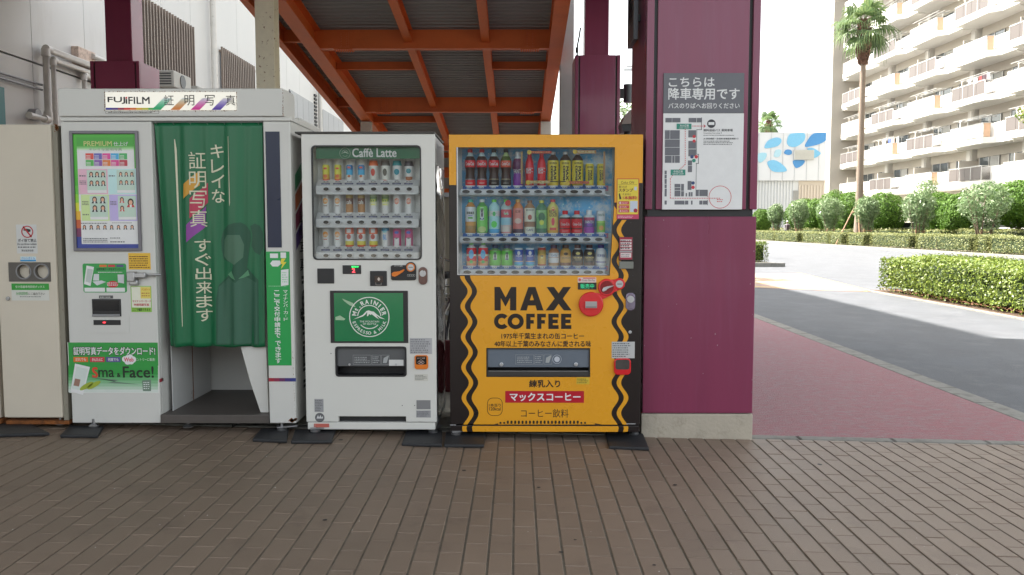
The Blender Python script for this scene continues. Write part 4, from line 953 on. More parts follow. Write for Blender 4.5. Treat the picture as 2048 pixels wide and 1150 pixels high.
hd.tube([(a[0], FY - .025, a[1]), (b[0], FY - .025, b[1])], .0075, 10); hd.build("door_handle", m_steel, pb, bevel=.004, smooth=40)
st = sticker((262, 572, 303, 624), "c8cdb8"); Ys = FY - .002
mb = MB(); x0, x1, z0, z1 = pxr(262, 572, 303, 624, Ys); ring_mb([(x0, z0), (x1, z0), (x1, z1), (x0, z1)], [(x0 + .004, z0 + .004), (x1 - .004, z0 + .004), (x1 - .004, z1 - .004), (x0 + .004, z1 - .004)], Ys - .0003, Ys, mb); flat_px(mb, (263, 615, 302, 623.5), Ys); mb.build("green_print", C("7aa83c"), st)
mb = MB(); flat_px(mb, (281, 574, 302, 597), Ys); mb.build("label_print", C("d0b85a"), st)
text("パスポート", (283, 577, 300, 581), Ys - .0006, C("a85c2c"), st, .02); mb = MB(); scribble(mb, (283, 584, 300, 594), Ys - .0006, 2, seed=2); mb.build("small_print", C("a8743c"), st)
text("マイナンバーカード", (265, 600, 302, 604.5), Ys, C("a82a38"), st, .02); text("申請用顔写真", (268, 607, 298, 612), Ys, C("a82a38"), st, .02); text("ここで撮影できます", (265, 616.5, 301, 622), Ys - .0006, C("20301c"), st, .02)
# big lower poster
st = sticker((137, 685, 316, 786), "c6c6c2", t=.001)
for i in range(10):
    f = max(0, (i - 3) / 6.5); f = min(1, f); hx = "%02x%02x%02x" % tuple(int(c * (1 - f) + 0xc6 * f) for c in (0x2c, 0x86, 0x3a)); mb = MB(); y0 = 685 + (0 if i == 0 else 40 + i * 6); y1 = 685 + 46 + i * 6
    flat_px(mb, (137, y0, 316, y1), Ys + .0006 - i * .00001); mb.build("green_print", C(hx), st)
Yz = Ys - .001
mb = MB(); text("証明写真データをダウンロード!", (146, 693, 311, 711), Yz, 0, 0, .055, mb=mb); mb.build("lettering_outline", C("2c4a30"), st)
text("証明写真データをダウンロード!", (147, 694, 310, 710), Yz - .0006, C("dadad6"), st, .02)
for (x, t_, h) in ((147, "だれでも", "c46428"), (180, "かんたんに", "b23440"), (212, "何度でも", "4c4a80")):
    mb = MB(); flat_px(mb, (x, 714, x + 29, 724), Yz); mb.build("label_print", C(h), st); text(t_, (x + 4, 716, x + 25, 722), Yz - .0006, C("dadad6"), st, .02)
c = P(258, 719, Yz); mb = MB()
for iq, (dx, dz, r) in enumerate(((0, 0, .03), (-.025, .002, .018), (.024, 0, .02), (-.01, -.014, .018), (.008, .014, .018), (.014, -.014, .016))): mb.add([(c[0] + dx + a_, Yz - iq * .0001, c[1] + dz + b_) for a_, b_ in circ(0, 0, r, 16)], [tuple(range(16))])
mb.build("cloud_print", C("d2d2ce"), st); text("Web", (248, 715, 267, 723), Yz - .0008, C("c04050"), st, .03)
text("エントリーに最適!", (269, 716, 310, 722), Yz, C("c9d6c4"), st, .005)
text("S", (185, 735, 195, 755), Yz, C("b8402c"), st, .05); text("ma", (197, 740, 228, 754), Yz, C("1a2a1c"), st, .03); text("&", (234, 746, 241, 754), Yz, C("1a2a1c"), st, .04); text("Face!", (246, 733, 307, 755), Yz, C("1a2a1c"), st, .03)
mb = MB(); poly_px(mb, [(150, 727), (180, 734), (166, 790), (141, 783)], Yz); mb.build("phone_print", C("d4d4d2"), st); mb = MB(); poly_px(mb, [(153, 733), (176, 738), (165, 782), (144, 777)], Yz - .0005); mb.build("screen_print", C("b9c2bc"), st)
mb = MB(); poly_px(mb, [(150, 757), (161, 759), (158, 773), (147, 771)], Yz - .001); mb.build("face_print", C("8a6a5c"), st)
mb = MB()
for x, y in ((173, 772), (188, 770)):
    c = P(x, y, Yz); mb.add([(c[0] + a_, Yz - .0012, c[1] + b_ + a_ * .5) for a_, b_ in circ(0, 0, .042, 20, .016)], [tuple(range(20))])
mb.build("leaf_print", C("8c9a34"), st)
mb = MB(); poly_px(mb, [(178, 754), (238, 760), (228, 763), (280, 769), (215, 766), (232, 762)], Yz - .0003); poly_px(mb, [(284, 761), (302, 759), (302, 782), (286, 782)], Yz - .0003); mb.build("print", C("5f7566"), st)
mb = MB(); scribble(mb, (287, 763, 300, 779), Yz - .001, 4, seed=3); mb.build("small_print", C("c0c6c2"), st)
# right strip sticker
st = sticker((534, 503, 581, 731), "1f8a44"); Yz = FY - .002
mb = MB(); flat_px(mb, (540, 507, 556, 516), Yz); flat_px(mb, (561, 505, 572, 516), Yz); poly_px(mb, [(545, 521), (560, 521), (562, 528), (556, 533), (545, 533), (540, 527)], Yz); poly_px(mb, [(562, 540), (577, 538), (577, 570), (562, 572)], Yz); mb.build("print", C("c9d2c9"), st)
mb = MB(); poly_px(mb, [(563, 517), (571, 517), (567, 524), (573, 524), (562, 538), (565, 528), (560, 528)], Yz); mb.build("bolt_print", C("c8b83c"), st)
mb = MB(); scribble(mb, (536, 571, 578, 573.5), Yz, 1, seed=4); scribble(mb, (564, 543, 575, 566), Yz - .0006, 5, seed=4); mb.build("small_print", C("8fb898"), st)
mb = MB(); vtext("マイナンバーカード", (567, 580, 575.5, 642), Yz, 0, 0, .015, mb=mb); vtext("ここで交付申請まで", (549, 580, 560, 676), Yz, 0, 0, .03, mb=mb); vtext("できます", (551, 681, 562, 727), Yz, 0, 0, .02, mb=mb); mb.build("lettering", C("d6dcd4"), st)
for px_, py_ in ((375, 862), (563, 868), (186, 861)): foot(pb, px_, py_, .4, plate=px_ == 563)
foot(bn, 120, 856, 0, plate=False)
# ---- curtain (hangs in the booth's opening)
m_cur = M("curtain_vinyl", rgb("1a6a44"), .36, var=.05, scale=3, bump=.06, bscale=14)
ct = empty("curtain", (-1.9, FY, 0), "green vinyl curtain with vertical white lettering and a woman's silhouette", "curtain")
zt, zb = P(410, 245, FY)[1], P(410, 694, FY)[1]
xlt, xrt, xlb, xrb = P(305, 250, FY)[0], P(523, 250, FY)[0], P(334, 690, FY)[0], P(527, 690, FY)[0]
def cwave(u, t):
    a = .35 + .65 * t
    return FY + .02 + a * (.009 * sin(u * 31 + 1.0 + .5 * sin(t * 3)) + .009 * sin(u * 14 + t * 2.0) + .003 * sin(u * 62 + t * 5)) + .018 * t * (u < .08) * (1 - u / .08)
def cpos(u, t, d=0):
    x = (xlt + (xlb - xlt) * t ** .8) * (1 - u) + (xrt + (xrb - xrt) * t) * u + .004 * sin(u * 31 + 2.4) * t
    return (x, cwave(u, t) - d, zt + (zb - zt) * t - .004 * sin(u * 22) * t)
NU, NT = 150, 50; mb = MB()
for j in range(NT + 1):
    for i in range(NU + 1): mb.v.append(cpos(i / NU, j / NT))
mb.f = [(j * (NU + 1) + i, j * (NU + 1) + i + 1, (j + 1) * (NU + 1) + i + 1, (j + 1) * (NU + 1) + i) for j in range(NT) for i in range(NU)]; mb.f = [f[::-1] for f in mb.f]; mb.m = [0] * len(mb.f)
o = mb.build("cloth", m_cur, ct, smooth=True); sd_ = o.modifiers.new("thick", 'SOLIDIFY'); sd_.thickness = .003; sd_.offset = -1 if False else 1
def subdiv(mb, L=.012):
    import bmesh
    me = bpy.data.meshes.new('q'); me.from_pydata(mb.v, [], mb.f); bm = bmesh.new(); bm.from_mesh(me)
    bmesh.ops.triangulate(bm, faces=bm.faces)
    for _ in range(5):
        es = [e for e in bm.edges if e.calc_length() > L]
        if not es: break
        bmesh.ops.subdivide_edges(bm, edges=es, cuts=1, use_grid_fill=False); bmesh.ops.triangulate(bm, faces=bm.faces)
    out = MB(); out.v = [tuple(v.co) for v in bm.verts]; bm.verts.index_update(); out.f = [tuple(v.index for v in f.verts) for f in bm.faces]; out.m = [0] * len(out.f); bm.free(); bpy.data.meshes.remove(me); return out
def oncurtain(mb, name, mt, d=.0042, L=.011):
    mb = subdiv(mb, L)
    def cv(x, z):
        t = max(0, min(1, (z - zt) / (zb - zt))); a = xlt + (xlb - xlt) * t ** .8; b = xrt + (xrb - xrt) * t; u = (x - a) / (b - a); p = cpos(u, t, d + .001); return (x, p[1], z)
    mb.v = [cv(v[0], v[2]) for v in mb.v]; return mb.build(name, mt, ct)
ivory = C("b9b7a0", .5)
mb = MB(); vtext("証明写真", (378, 301, 411, 456), FY, 0, 0, .0, mb=mb); oncurtain(mb, "lettering", ivory, .0062)
mb = MB(); vtext("キレイな", (421, 287, 446, 407), FY, 0, 0, .01, mb=mb); vtext("すぐ出来ます", (391, 477, 421, 645), FY, 0, 0, .01, mb=mb); oncurtain(mb, "lettering", ivory, .0058)
for pts, h in (([(365, 368), (397, 341), (397, 370), (365, 397)], "b5852e"), ([(378, 397), (414, 365), (414, 405), (378, 437)], "a02f48"), ([(371, 450), (410, 412), (408, 454), (371, 485)], "7a3a86")):
    mb = MB(); poly_px(mb, pts, FY); oncurtain(mb, "parallelogram_print", C(h, .45), .0046)
mb = MB(); poly_px(mb, [(346, 278), (347.5, 278), (351, 300), (364, 652), (363, 655), (361, 610)], FY); poly_px(mb, [(454, 272), (455, 272), (459, 405), (457.5, 413), (455, 300)], FY); oncurtain(mb, "line_print", ivory, .0046)
mb = MB(); poly_px(mb, [(455, 450), (468, 446), (480, 445), (490, 450), (499, 462), (500, 480), (497, 495), (494, 520), (492, 535), (505, 550), (515, 560), (517, 690), (432, 690), (431, 600), (436, 570), (455, 552), (463, 545), (466, 528), (452, 522), (445, 518), (441, 500), (440, 480), (444, 462)], FY)
poly_px(mb, [(499, 452), (508, 447), (518, 452), (523, 465), (524, 495), (518, 510), (508, 505), (501, 492), (503, 470)], FY); oncurtain(mb, "silhouette_print", C("174531", .45), .0045)
mb = MB(); poly_px(mb, [(447, 480), (452, 470), (478, 470), (486, 490), (484, 515), (468, 530), (452, 520), (446, 512)], FY); oncurtain(mb, "face_print", C("3d5e4a", .45), .005)
mb = MB(); poly_px(mb, [(436, 574), (456, 556), (470, 566), (486, 552), (512, 566), (514, 688), (434, 688)], FY); oncurtain(mb, "jacket_print", C("2b5240", .45), .005)
mb = MB(); poly_px(mb, [(455, 549), (462, 542), (470, 560), (462, 556)], FY); poly_px(mb, [(476, 558), (494, 540), (497, 551), (484, 556)], FY); oncurtain(mb, "collar_print", C("477a58", .45), .0055)
mb = MB(); mb.tube([(OX0 - .03, FY + .012, zt + .006), (OX1, FY + .012, zt + .006)], .006, 8); mb.build("rod", m_steel, ct)
mb = MB()
for i in range(7):
    x = xlt + (xrt - xlt) * (i + .2) / 6.4; mb.tube([(x, FY + .012 + .012 * cos(a * pi / 6), zt + .002 + .012 * sin(a * pi / 6)) for a in range(13)], .0016, 5, caps=False)
mb.build("hooks", m_steel, ct)
# ================================================================== DRINKS ON DISPLAY
PROF = {
 'contour': ([(.86, 0), (.93, .03), (.91, .18), (.80, .32), (.84, .42), (1, .54), (1, .66), (.90, .73), (.62, .81), (.38, .88), (.38, .905)], (.46, .905)),
 'pet': ([(.90, 0), (1, .02), (1, .45), (.96, .48), (1, .51), (1, .74), (.90, .79), (.62, .86), (.38, .905), (.38, .92)], (.45, .92)),
 'smallpet': ([(.90, 0), (1, .03), (1, .70), (.88, .75), (.46, .80), (.44, .83)], (.5, .83)),
 'can': ([(.84, 0), (1, .035), (1, .93), (.87, .97), (.87, 1)], None),
 'slim': ([(.84, 0), (1, .03), (1, .95), (.87, .98), (.87, 1)], None),
 'jar': ([(.88, 0), (1, .03), (1, .62), (.86, .74), (.58, .80), (.54, .83)], (.58, .83)),
 'alu': ([(.88, 0), (.95, .03), (.86, .25), (.95, .5), (.80, .70), (.50, .82), (.42, .90)], (.46, .90)),
 'cup': ([(.68, 0), (.93, .76), (1.0, .765), (1.0, .81), (.90, .93), (.86, .95), (.86, 1)], None),
 'card': None}
def hexm(h): return M('drink_' + h, tuple(min(.84, v * 1.95) for v in rgb(h)), .28, var=.03, scale=20, rvar=0)
def drink(sp, x, zb, Y, label, group, cat):
    kind, R, Hh, bands, cap, txts = sp
    t = empty("drink_" + ("can" if kind in ('can', 'slim') else "cup" if kind == 'cup' else "bottle"), (x, Y, zb), label, cat, group)
    mats = []; 
    def mi(h):
        if h not in mats: mats.append(h)
        return mats.index(h)
    prof, capd = PROF[kind]
    def rad(f):
        for (r0, z0), (r1, z1) in zip(prof[:-1], prof[1:]):
            if z0 <= f <= z1: return r0 + (r1 - r0) * (f - z0) / max(1e-6, z1 - z0)
        return prof[-1][0]
    zs = sorted({z for _, z in prof} | {b[0] for b in bands if prof[0][1] < b[0] < prof[-1][1]})
    def colat(f):
        c = bands[0][1]
        for b in bands:
            if f >= b[0] - 1e-6: c = b[1]
        return c
    pr = [(rad(z) * R, z * Hh, mi(colat(z))) for z in zs]
    mb = MB(); mb.lathe(pr, 0, 0, 0, 18); o = mb.build("body", [hexm(m) for m in mats], None, smooth=35); o.parent = t
    if capd:
        mb = MB(); cr_, cz = capd; mb.lathe([(cr_ * R, cz * Hh, 0), (cr_ * R, Hh * .99, 0), (cr_ * R * .9, Hh, 0)], 0, 0, 0, 16); o = mb.build("cap", hexm(cap), None, smooth=35); o.parent = t
    else:
        mb = MB(); mb.lathe([(R * .83, Hh, 0), (R * .83, Hh + .002, 0), (R * .76, Hh + .0005, 0)], 0, 0, 0, 16); o = mb.build("lid", hexm(cap or "a8a8a6"), None); o.parent = t
    for s, h, f0, f1, wd, *rest in txts:
        rr = rad((f0 + f1) / 2) * R + .0007; mb = MB(); rot = rest[0] if rest else 0; xo = rest[1] if len(rest) > 1 else 0
        def fn(xx, zz): a = (xx + xo * R) / rr; r2 = rad(min(max(zz / Hh, 0), 1)) * R + .0007; return (r2 * sin(a), -r2 * cos(a), zz)
        if s == '@':      # round emblem
            cz = (f0 + f1) / 2 * Hh; rz_ = (f1 - f0) / 2 * Hh; q_ = [(cos(pi - k * pi / 9), sin(pi - k * pi / 9)) for k in range(10)]
            for (c0, s0), (c1, s1) in zip(q_[:-1], q_[1:]): mb.add([fn(wd * R * c0, cz - rz_ * s0), fn(wd * R * c1, cz - rz_ * s1), fn(wd * R * c1, cz + rz_ * s1), fn(wd * R * c0, cz + rz_ * s0)], [(0, 1, 2, 3)])
            nm = "emblem"
        elif s == '#':    # label block
            n = 6; w_ = wd * R
            for k in range(n):
                a, b = -w_ + 2 * w_ * k / n, -w_ + 2 * w_ * (k + 1) / n; mb.add([fn(a, f0 * Hh), fn(b, f0 * Hh), fn(b, f1 * Hh), fn(a, f1 * Hh)], [(0, 1, 2, 3)])
            nm = "label_print"
        else: tmb(mb, s, -wd * R, wd * R, f0 * Hh, f1 * Hh, 0, .02, rot=rot, fn=fn); nm = "lettering"
        if s not in '@#': mb.v = [(v[0] * 1.006, v[1] - .0004, v[2]) for v in mb.v]
        o = mb.build(nm, hexm(h), None); o.parent = t
    return t
ORD = ["first", "second", "third", "fourth", "fifth", "sixth", "seventh", "eighth", "ninth", "tenth", "eleventh", "twelfth"]
# ================================================================== shared machine builders
def arc_text(s, cx, cz, r, a0, a1, h, Y, mb, bold=.02, inward=False):
    n = len(s)
    for i, ch in enumerate(s):
        if ch == ' ': continue
        a = a0 + (a1 - a0) * i / (n - 1); v, f, x0, x1, y0, y1 = tdata(ch, bold); k = h / .72; out = []
        for u, t in v:
            du, dt = (u - (x0 + x1) / 2) * k, t * k
            rr = r + dt if not inward else r - dt + 0; th_ = a - du / (r + h / 2 if not inward else r - h / 2) if not inward else a + du / (r - h / 2)
            out.append((cx + rr * cos(th_), Y, cz + rr * sin(th_)))
        mb.add(out, f)
def oval(cx, cz, rx, rz_, n=20): return [(cx + rx * cos(2 * pi * k / n), cz + rz_ * sin(2 * pi * k / n)) for k in range(n)]
m_glass = glass("window_glass", (.97, .985, .98), .8)
m_intw = M("interior_white", rgb("eeeeec"), .4, var=.02)
m_tray = M("tray_plastic", rgb("dcdcde"), .3, var=.02)
m_btn = M("button_black", (.025, .022, .02), .18, var=.02)
m_silver = M("silver_trim", (.55, .56, .58), .3, metal=.7)
LED_S, LED_C = None, None
# ================================================================== WHITE VENDING MACHINE
wm = empty("vending_machine", (-.88, 5.25, 0), "white drinks vending machine with green poster and three rows of cartons and cans", "vending machine", "drinks vending machines")
WX0, WX1 = P(607.5, 560, FY)[0], P(871.5, 560, FY)[0]
WZ0, WZ1, WZS = P(745, 844, FY)[1], P(745, 267.5, FY)[1], P(745, 859.5, FY)[1]
hw = pxr(626, 292.5, 841, 518, FY); ho = pxr(672, 694, 812, 752, FY); hn = pxr(677, 833, 812, 846, FY)
plate("door", WX0, WX1, WZ0, WZ1, [hw, ho, (hn[0], hn[1], WZ0, hn[3])], FY, FY + .035, m_white, wm, bevel=.005, seg=3)
MB().box(WX0 + .004, WX1 - .006, FY + .16, FY + .68, WZS, WZ1 - .004).build("cabinet", M("cabinet_grey", rgb("a9aaab"), .35, var=.03), wm, bevel=.004)
MB().box(WX0 + .004, WX0 + .03, FY + .036, FY + .16, WZ0 + .005, WZ1 - .004).box(WX1 - .036, WX1 - .006, FY + .036, FY + .16, WZ0 + .005, WZ1 - .004).box(WX0 + .03, WX1 - .036, FY + .036, FY + .16, WZ1 - .03, WZ1 - .0045).build("door_shell", m_white, wm)
MB().box(WX0 + .006, WX1 - .01, FY + .004, FY + .5, WZS, WZ0 - .004).build("base_skirt", m_white, wm, bevel=.004)
MB().box(WX0 - .035, WX1 - .0, FY - .01, FY + .60, WZ1 + .001, WZ1 + .012).build("top_sheet", M("top_black", (.05, .045, .04), .5), wm)
MB().box(hn[0] - .02, hn[1] + .02, FY + .036, FY + .05, WZ0 - .002, hn[3] + .02).build("grille_shadow_box", m_black, wm)
# clear plastic draped on the right side
m_film = glass("clear_film", (.8, .82, .83), 1.6, .12)
mb = MB(); n = 24
for i in range(n + 1):
    t = i / n
    for j in range(9):
        u = j / 8; mb.v.append((WX1 + .004 + .010 * sin(t * 21 + u * 5) * u + .004 * sin(t * 57 + u * 9), FY + .05 + .5 * u, WZ0 + .02 + (WZ1 - WZ0 - .2) * t))
mb.f = [(i * 9 + j, i * 9 + j + 1, (i + 1) * 9 + j + 1, (i + 1) * 9 + j) for i in range(n) for j in range(8)]; mb.m = [0] * len(mb.f); mb.build("plastic_film", m_film, wm, smooth=True)
# window
z_ = hw; mb = MB(); ring_mb(rr_pts(z_[0] - .006, z_[1] + .006, z_[2] - .006, z_[3] + .006, .026), rr_pts(z_[0] + .002, z_[1] - .002, z_[2] + .002, z_[3] - .002, .022), FY - .004, FY + .01, mb); mb.build("window_seal", m_black, wm)
mb = MB()
for cxn, czn, sx_, sz in ((z_[0], z_[2], 1, 1), (z_[1], z_[2], -1, 1), (z_[0], z_[3], 1, -1), (z_[1], z_[3], -1, -1)):
    R_ = .022; pts = [(cxn, czn)] + [(cxn + sx_ * (R_ - R_ * sin(k * pi / 10)), czn + sz * (R_ - R_ * cos(k * pi / 10))) for k in range(6)]; mb.prism(pts, FY + .0012, FY + .02)
mb.build("window_corner", m_white, wm, fix=True)
MB().box(z_[0] + .003, z_[1] - .003, FY + .006, FY + .009, z_[2] + .003, z_[3] - .003).build("window_glass", m_glass, wm)
IY = FY + .155
MB().box(z_[0] - .02, z_[1] + .03, IY, IY + .004, z_[2] - .03, z_[3] + .03).build("display_back", m_intw, wm)
MB().box(z_[0] - .012, z_[0] - .004, FY + .036, IY, z_[2] - .02, z_[3] + .02).box(z_[1] + .004, z_[1] + .012, FY + .036, IY, z_[2] - .02, z_[3] + .02).box(z_[0], z_[1], FY + .036, IY, z_[2] - .012, z_[2] - .004).box(z_[0], z_[1], FY + .036, IY, z_[3] + .004, z_[3] + .012).build("display_lining", m_intw, wm)
YH = FY + .03
hb = box_px("header_board", (632, 292, 842, 317.5), YH, YH + .003, M("green_print", rgbp("175c3c"), .35, var=.04), wm)
text("Caffè Latte", (704.8, 296.8, 792.7, 314), YH - .0008, C("d2d6cf"), hb, .03)
def logo(cx, cz, R, Y, par, m, full=True):
    mb = MB(); ring_mb(circ(cx, cz, R, 48), circ(cx, cz, R * .955, 48), Y - .0004, Y, mb)
    a = [(cx + R * .60 * cos(t), cz + R * .60 * sin(t)) for t in [radians(5 + 170 * k / 24) for k in range(25)]]; b = [(cx + R * .555 * cos(t), cz + R * .555 * sin(t)) for t in [radians(5 + 170 * k / 24) for k in range(25)]]
    mb.band(b, a, Y)
    a = [(cx + R * .60 * cos(t), cz + R * .60 * sin(t)) for t in [radians(222 + 96 * k / 16) for k in range(17)]]; b = [(cx + R * .555 * cos(t), cz + R * .555 * sin(t)) for t in [radians(222 + 96 * k / 16) for k in range(17)]]
    mb.band(a, b, Y)
    q_ = lambda u, v: (cx + R * u, cz + R * v)
    mt = [(-.79, -.12), (-.50, .02), (-.33, .10), (-.14, .30), (-.03, .33), (.12, .28), (.22, .27), (.36, .14), (.55, .0), (.80, -.12), (.62, -.08), (.52, -.05), (.40, .05), (.34, .08), (.48, -.12), (.30, .0), (.12, .14), (.05, .10), (.0, .15), (-.06, .05), (-.12, .04), (-.10, .25), (-.22, .10), (-.34, .02), (-.5, -.03)]
    pts = [q_(*p) for p in mt]; ar = sum(pts[i][0] * pts[(i + 1) % len(pts)][1] - pts[(i + 1) % len(pts)][0] * pts[i][1] for i in range(len(pts)))
    if ar < 0: pts = pts[::-1]
    mb.add([(x, Y, z) for x, z in pts], [tuple(range(len(pts)))])
    if full:
        arc_text("Mt.RAINIER", cx, cz, R * .655, radians(167), radians(13), R * .21, Y, mb, .035)
        arc_text("ESPRESSO & MILK", cx, cz, R * .87, radians(200), radians(340), R * .155, Y, mb, .02, inward=True)
        tmb(mb, "THE MOUNTAIN", cx - .48 * R, cx + .48 * R, cz - .27 * R, cz - .18 * R, Y, .01); tmb(mb, "OF SEATTLE", cx - .32 * R, cx + .34 * R, cz - .39 * R, cz - .30 * R, Y, .01)
    return mb.build("logo_print", m, par)
c = P(690, 306.5, YH); logo(c[0], c[1], .0325, YH - .0008, hb, C("a9b8ab"), False)
# shelves
RWZ = {}
def shelf_rows(par, xs, rows, YT, tag_dx, n_lab, txt, bw, holder=None, style='white'): pass
xsW = [652.5, 676.2, 699.4, 723, 747.3, 771, 794.5, 818.2]
YS = FY + .045
btn_me = tag_me = txt_me = None
def button_proto(par, style):
    mb = MB(); 
    if style == 'w':
        ring_mb(oval(0, 0, .026, .013), oval(.004, .0, .017, .0105), -.014, .004, mb); a = mb.build("button", m_tray, par, smooth=40); 
        mb = MB(); mb.prism(oval(.004, 0, .0172, .0108), -.008, .004); b = mb.build("button_face", m_btn, a)
    else:
        mb = MB(); ring_mb(oval(0, 0, .0275, .0135), oval(0, 0, .024, .0108), -.012, .003, mb); a = mb.build("button", m_tray, par, smooth=40)
        mb = MB(); mb.prism(oval(0, 0, .0242, .011), -.006, .003); b = mb.build("button_face", m_btn, a)
    return a, b
BP = {}
def put_button(par, style, x, z, Y):
    if (par.name) not in BP:
        a, b = button_proto(par, style); BP[par.name] = (a.data, b.data)
    else:
        da, db = BP[par.name]; a = bpy.data.objects.new("button", da); COL.objects.link(a); a.parent = par
        b = bpy.data.objects.new("button_face", db); COL.objects.link(b); b.parent = a
    a.location = Vector((x, Y, z)) - wloc(par); b.location = (0, 0, 0)
TP = {}
def put_tag(par, key, x, z, Y, w_, h_, s, hback, htxt, fr=(.12, .88, .15, .85)):
    k = (par.name, key)
    if k not in TP:
        mb = MB(); mb.box(-w_ / 2, w_ / 2, -.0015, 0, -h_ / 2, h_ / 2); a = mb.build("price_tag", C(hback), par)
        mb = MB(); tmb(mb, s, -w_ / 2 + w_ * fr[0], -w_ / 2 + w_ * fr[1], -h_ / 2 + h_ * fr[2], -h_ / 2 + h_ * fr[3], -.0022, .03); b = mb.build("lettering", C(htxt), a); TP[k] = (a.data, b.data)
    else:
        da, db = TP[k]; a = bpy.data.objects.new("price_tag", da); COL.objects.link(a); a.parent = par
        b = bpy.data.objects.new("lettering", db); COL.objects.link(b); b.parent = a
    a.location = Vector((x, Y, z)) - wloc(par); b.location = (0, 0, 0)
W1 = "c9cac8"
def carton(c1, c2, c3=None): return ('slim', .0205, .125, [(0, c3 or c2), (.2, c2), (.62, c1)], c1, [])
rowsW = [
 (378.5, 365.5, [('slim', .0215, .098, [(0, "b0563c"), (.14, "b98a3c"), (.42, "b0aa44"), (.75, "c0a840")], "c4b860", [('@', "a83a30", .72, .84, .5), ('@', "b05a38", .2, .4, .55)])] * 2
   + [('slim', .0205, .098, [(0, "b6babb"), (.38, "3f8cb8"), (.7, "3a6a98")], "a9b0b4", [('@', "b05040", .78, .9, .55), ('@', "a06038", .22, .38, .45)])] * 2
   + [('cup', .029, .122, [(0, "4a6a62"), (.06, "c2beac"), (.76, "b0552f")], "b0552f", [('@', "a84038", .25, .62, .45)]),
      ('cup', .029, .122, [(0, "a8452f"), (.06, "c4c0aa"), (.76, "4a4640")], "4a4640", [('@', "4a4a44", .25, .62, .45)]),
      ('cup', .029, .122, [(0, "3a3a40"), (.06, "aebfb6"), (.76, "1e6c70")], "1e6c70", [('@', "2a7484", .30, .60, .6)]),
      ('cup', .029, .118, [(0, "8a5a40"), (.22, "bcb6b0"), (.76, "3a363c")], "3a363c", [('@', "3a7480", .38, .64, .55)])]),
 (444.5, 431.5, [('slim', .0225, .118, [(0, W1)], W1, [('@', "b07a38", .52, .82, .75), ('cafe', "a8a8a0", .6, .75, .6), ('#', "6a4a34", .40, .44, .5)])] * 2
   + [('slim', .0225, .120, [(0, W1), (.08, "8a6238"), (.5, "5a3a2c"), (.8, "8a7430")], "8a7430", [('cafe', "b8b2a8", .5, .7, .75)])] * 2
   + [('slim', .0225, .122, [(0, "b8c4c0"), (.4, "c0c49c"), (.62, "5a7048"), (.86, "8a9a78")], "a0a88c", [('CCP', "c4c43a", .58, .74, .75), ('#', "b8b43c", .46, .5, .6)])] * 2
   + [('slim', .0225, .118, [(0, W1)], W1, [('@', "a86a58", .50, .82, .7), ('cafe', "c0a8a0", .6, .75, .6)])] * 2),
 (511, 497, [('slim', .0225, .120, [(0, W1)], W1, [('@', "b87838", .5, .8, .75), ('cafe', "b8b0a8", .55, .7, .6), ('#', "98502c", .38, .42, .5)])] * 2
   + [('slim', .0265, .134, [(0, "a84a2c"), (.1, "a8a03c"), (.28, "c0beb4"), (.6, "b4583a"), (.92, "b08878")], "b08878", [('@', "8a3428", .36, .6, .5), ('#', "b8b8b0", .66, .84, .5)])] * 3
   + [('slim', .0235, .124, [(0, W1), (.8, "3f8cb4")], "3f8cb4", [('BL', "3a7cb0", .38, .62, .5), ('#', "7aa8c4", .72, .8, .5)])]
   + [('slim', .0255, .112, [(0, "b0a8a8"), (.08, "a04068")], "a04068", [('@', "3a4a90", .72, .88, .55), ('#', "bcbab4", .06, .5, .62), ('@', "585858", .44, .54, .3)])] * 2)]
descW = [["yellow slim drink carton", "yellow slim drink carton", "blue and white slim drink carton", "blue and white slim drink carton", "iced coffee cup with an orange lid", "iced coffee cup with a black lid", "iced coffee cup with a teal lid", "iced coffee cup with a dark lid"],
         ["white can with gold swoosh", "white can with gold swoosh", "brown coffee can", "brown coffee can", "green and yellow cocoa carton", "green and yellow cocoa carton", "white can with red swoosh", "white can with red swoosh"],
         ["white can with orange swoosh", "white can with orange swoosh", "orange animal-print carton", "orange animal-print carton", "orange animal-print carton", "white carton with blue wave top", "pink milk carton", "pink milk carton"]]
hold = None
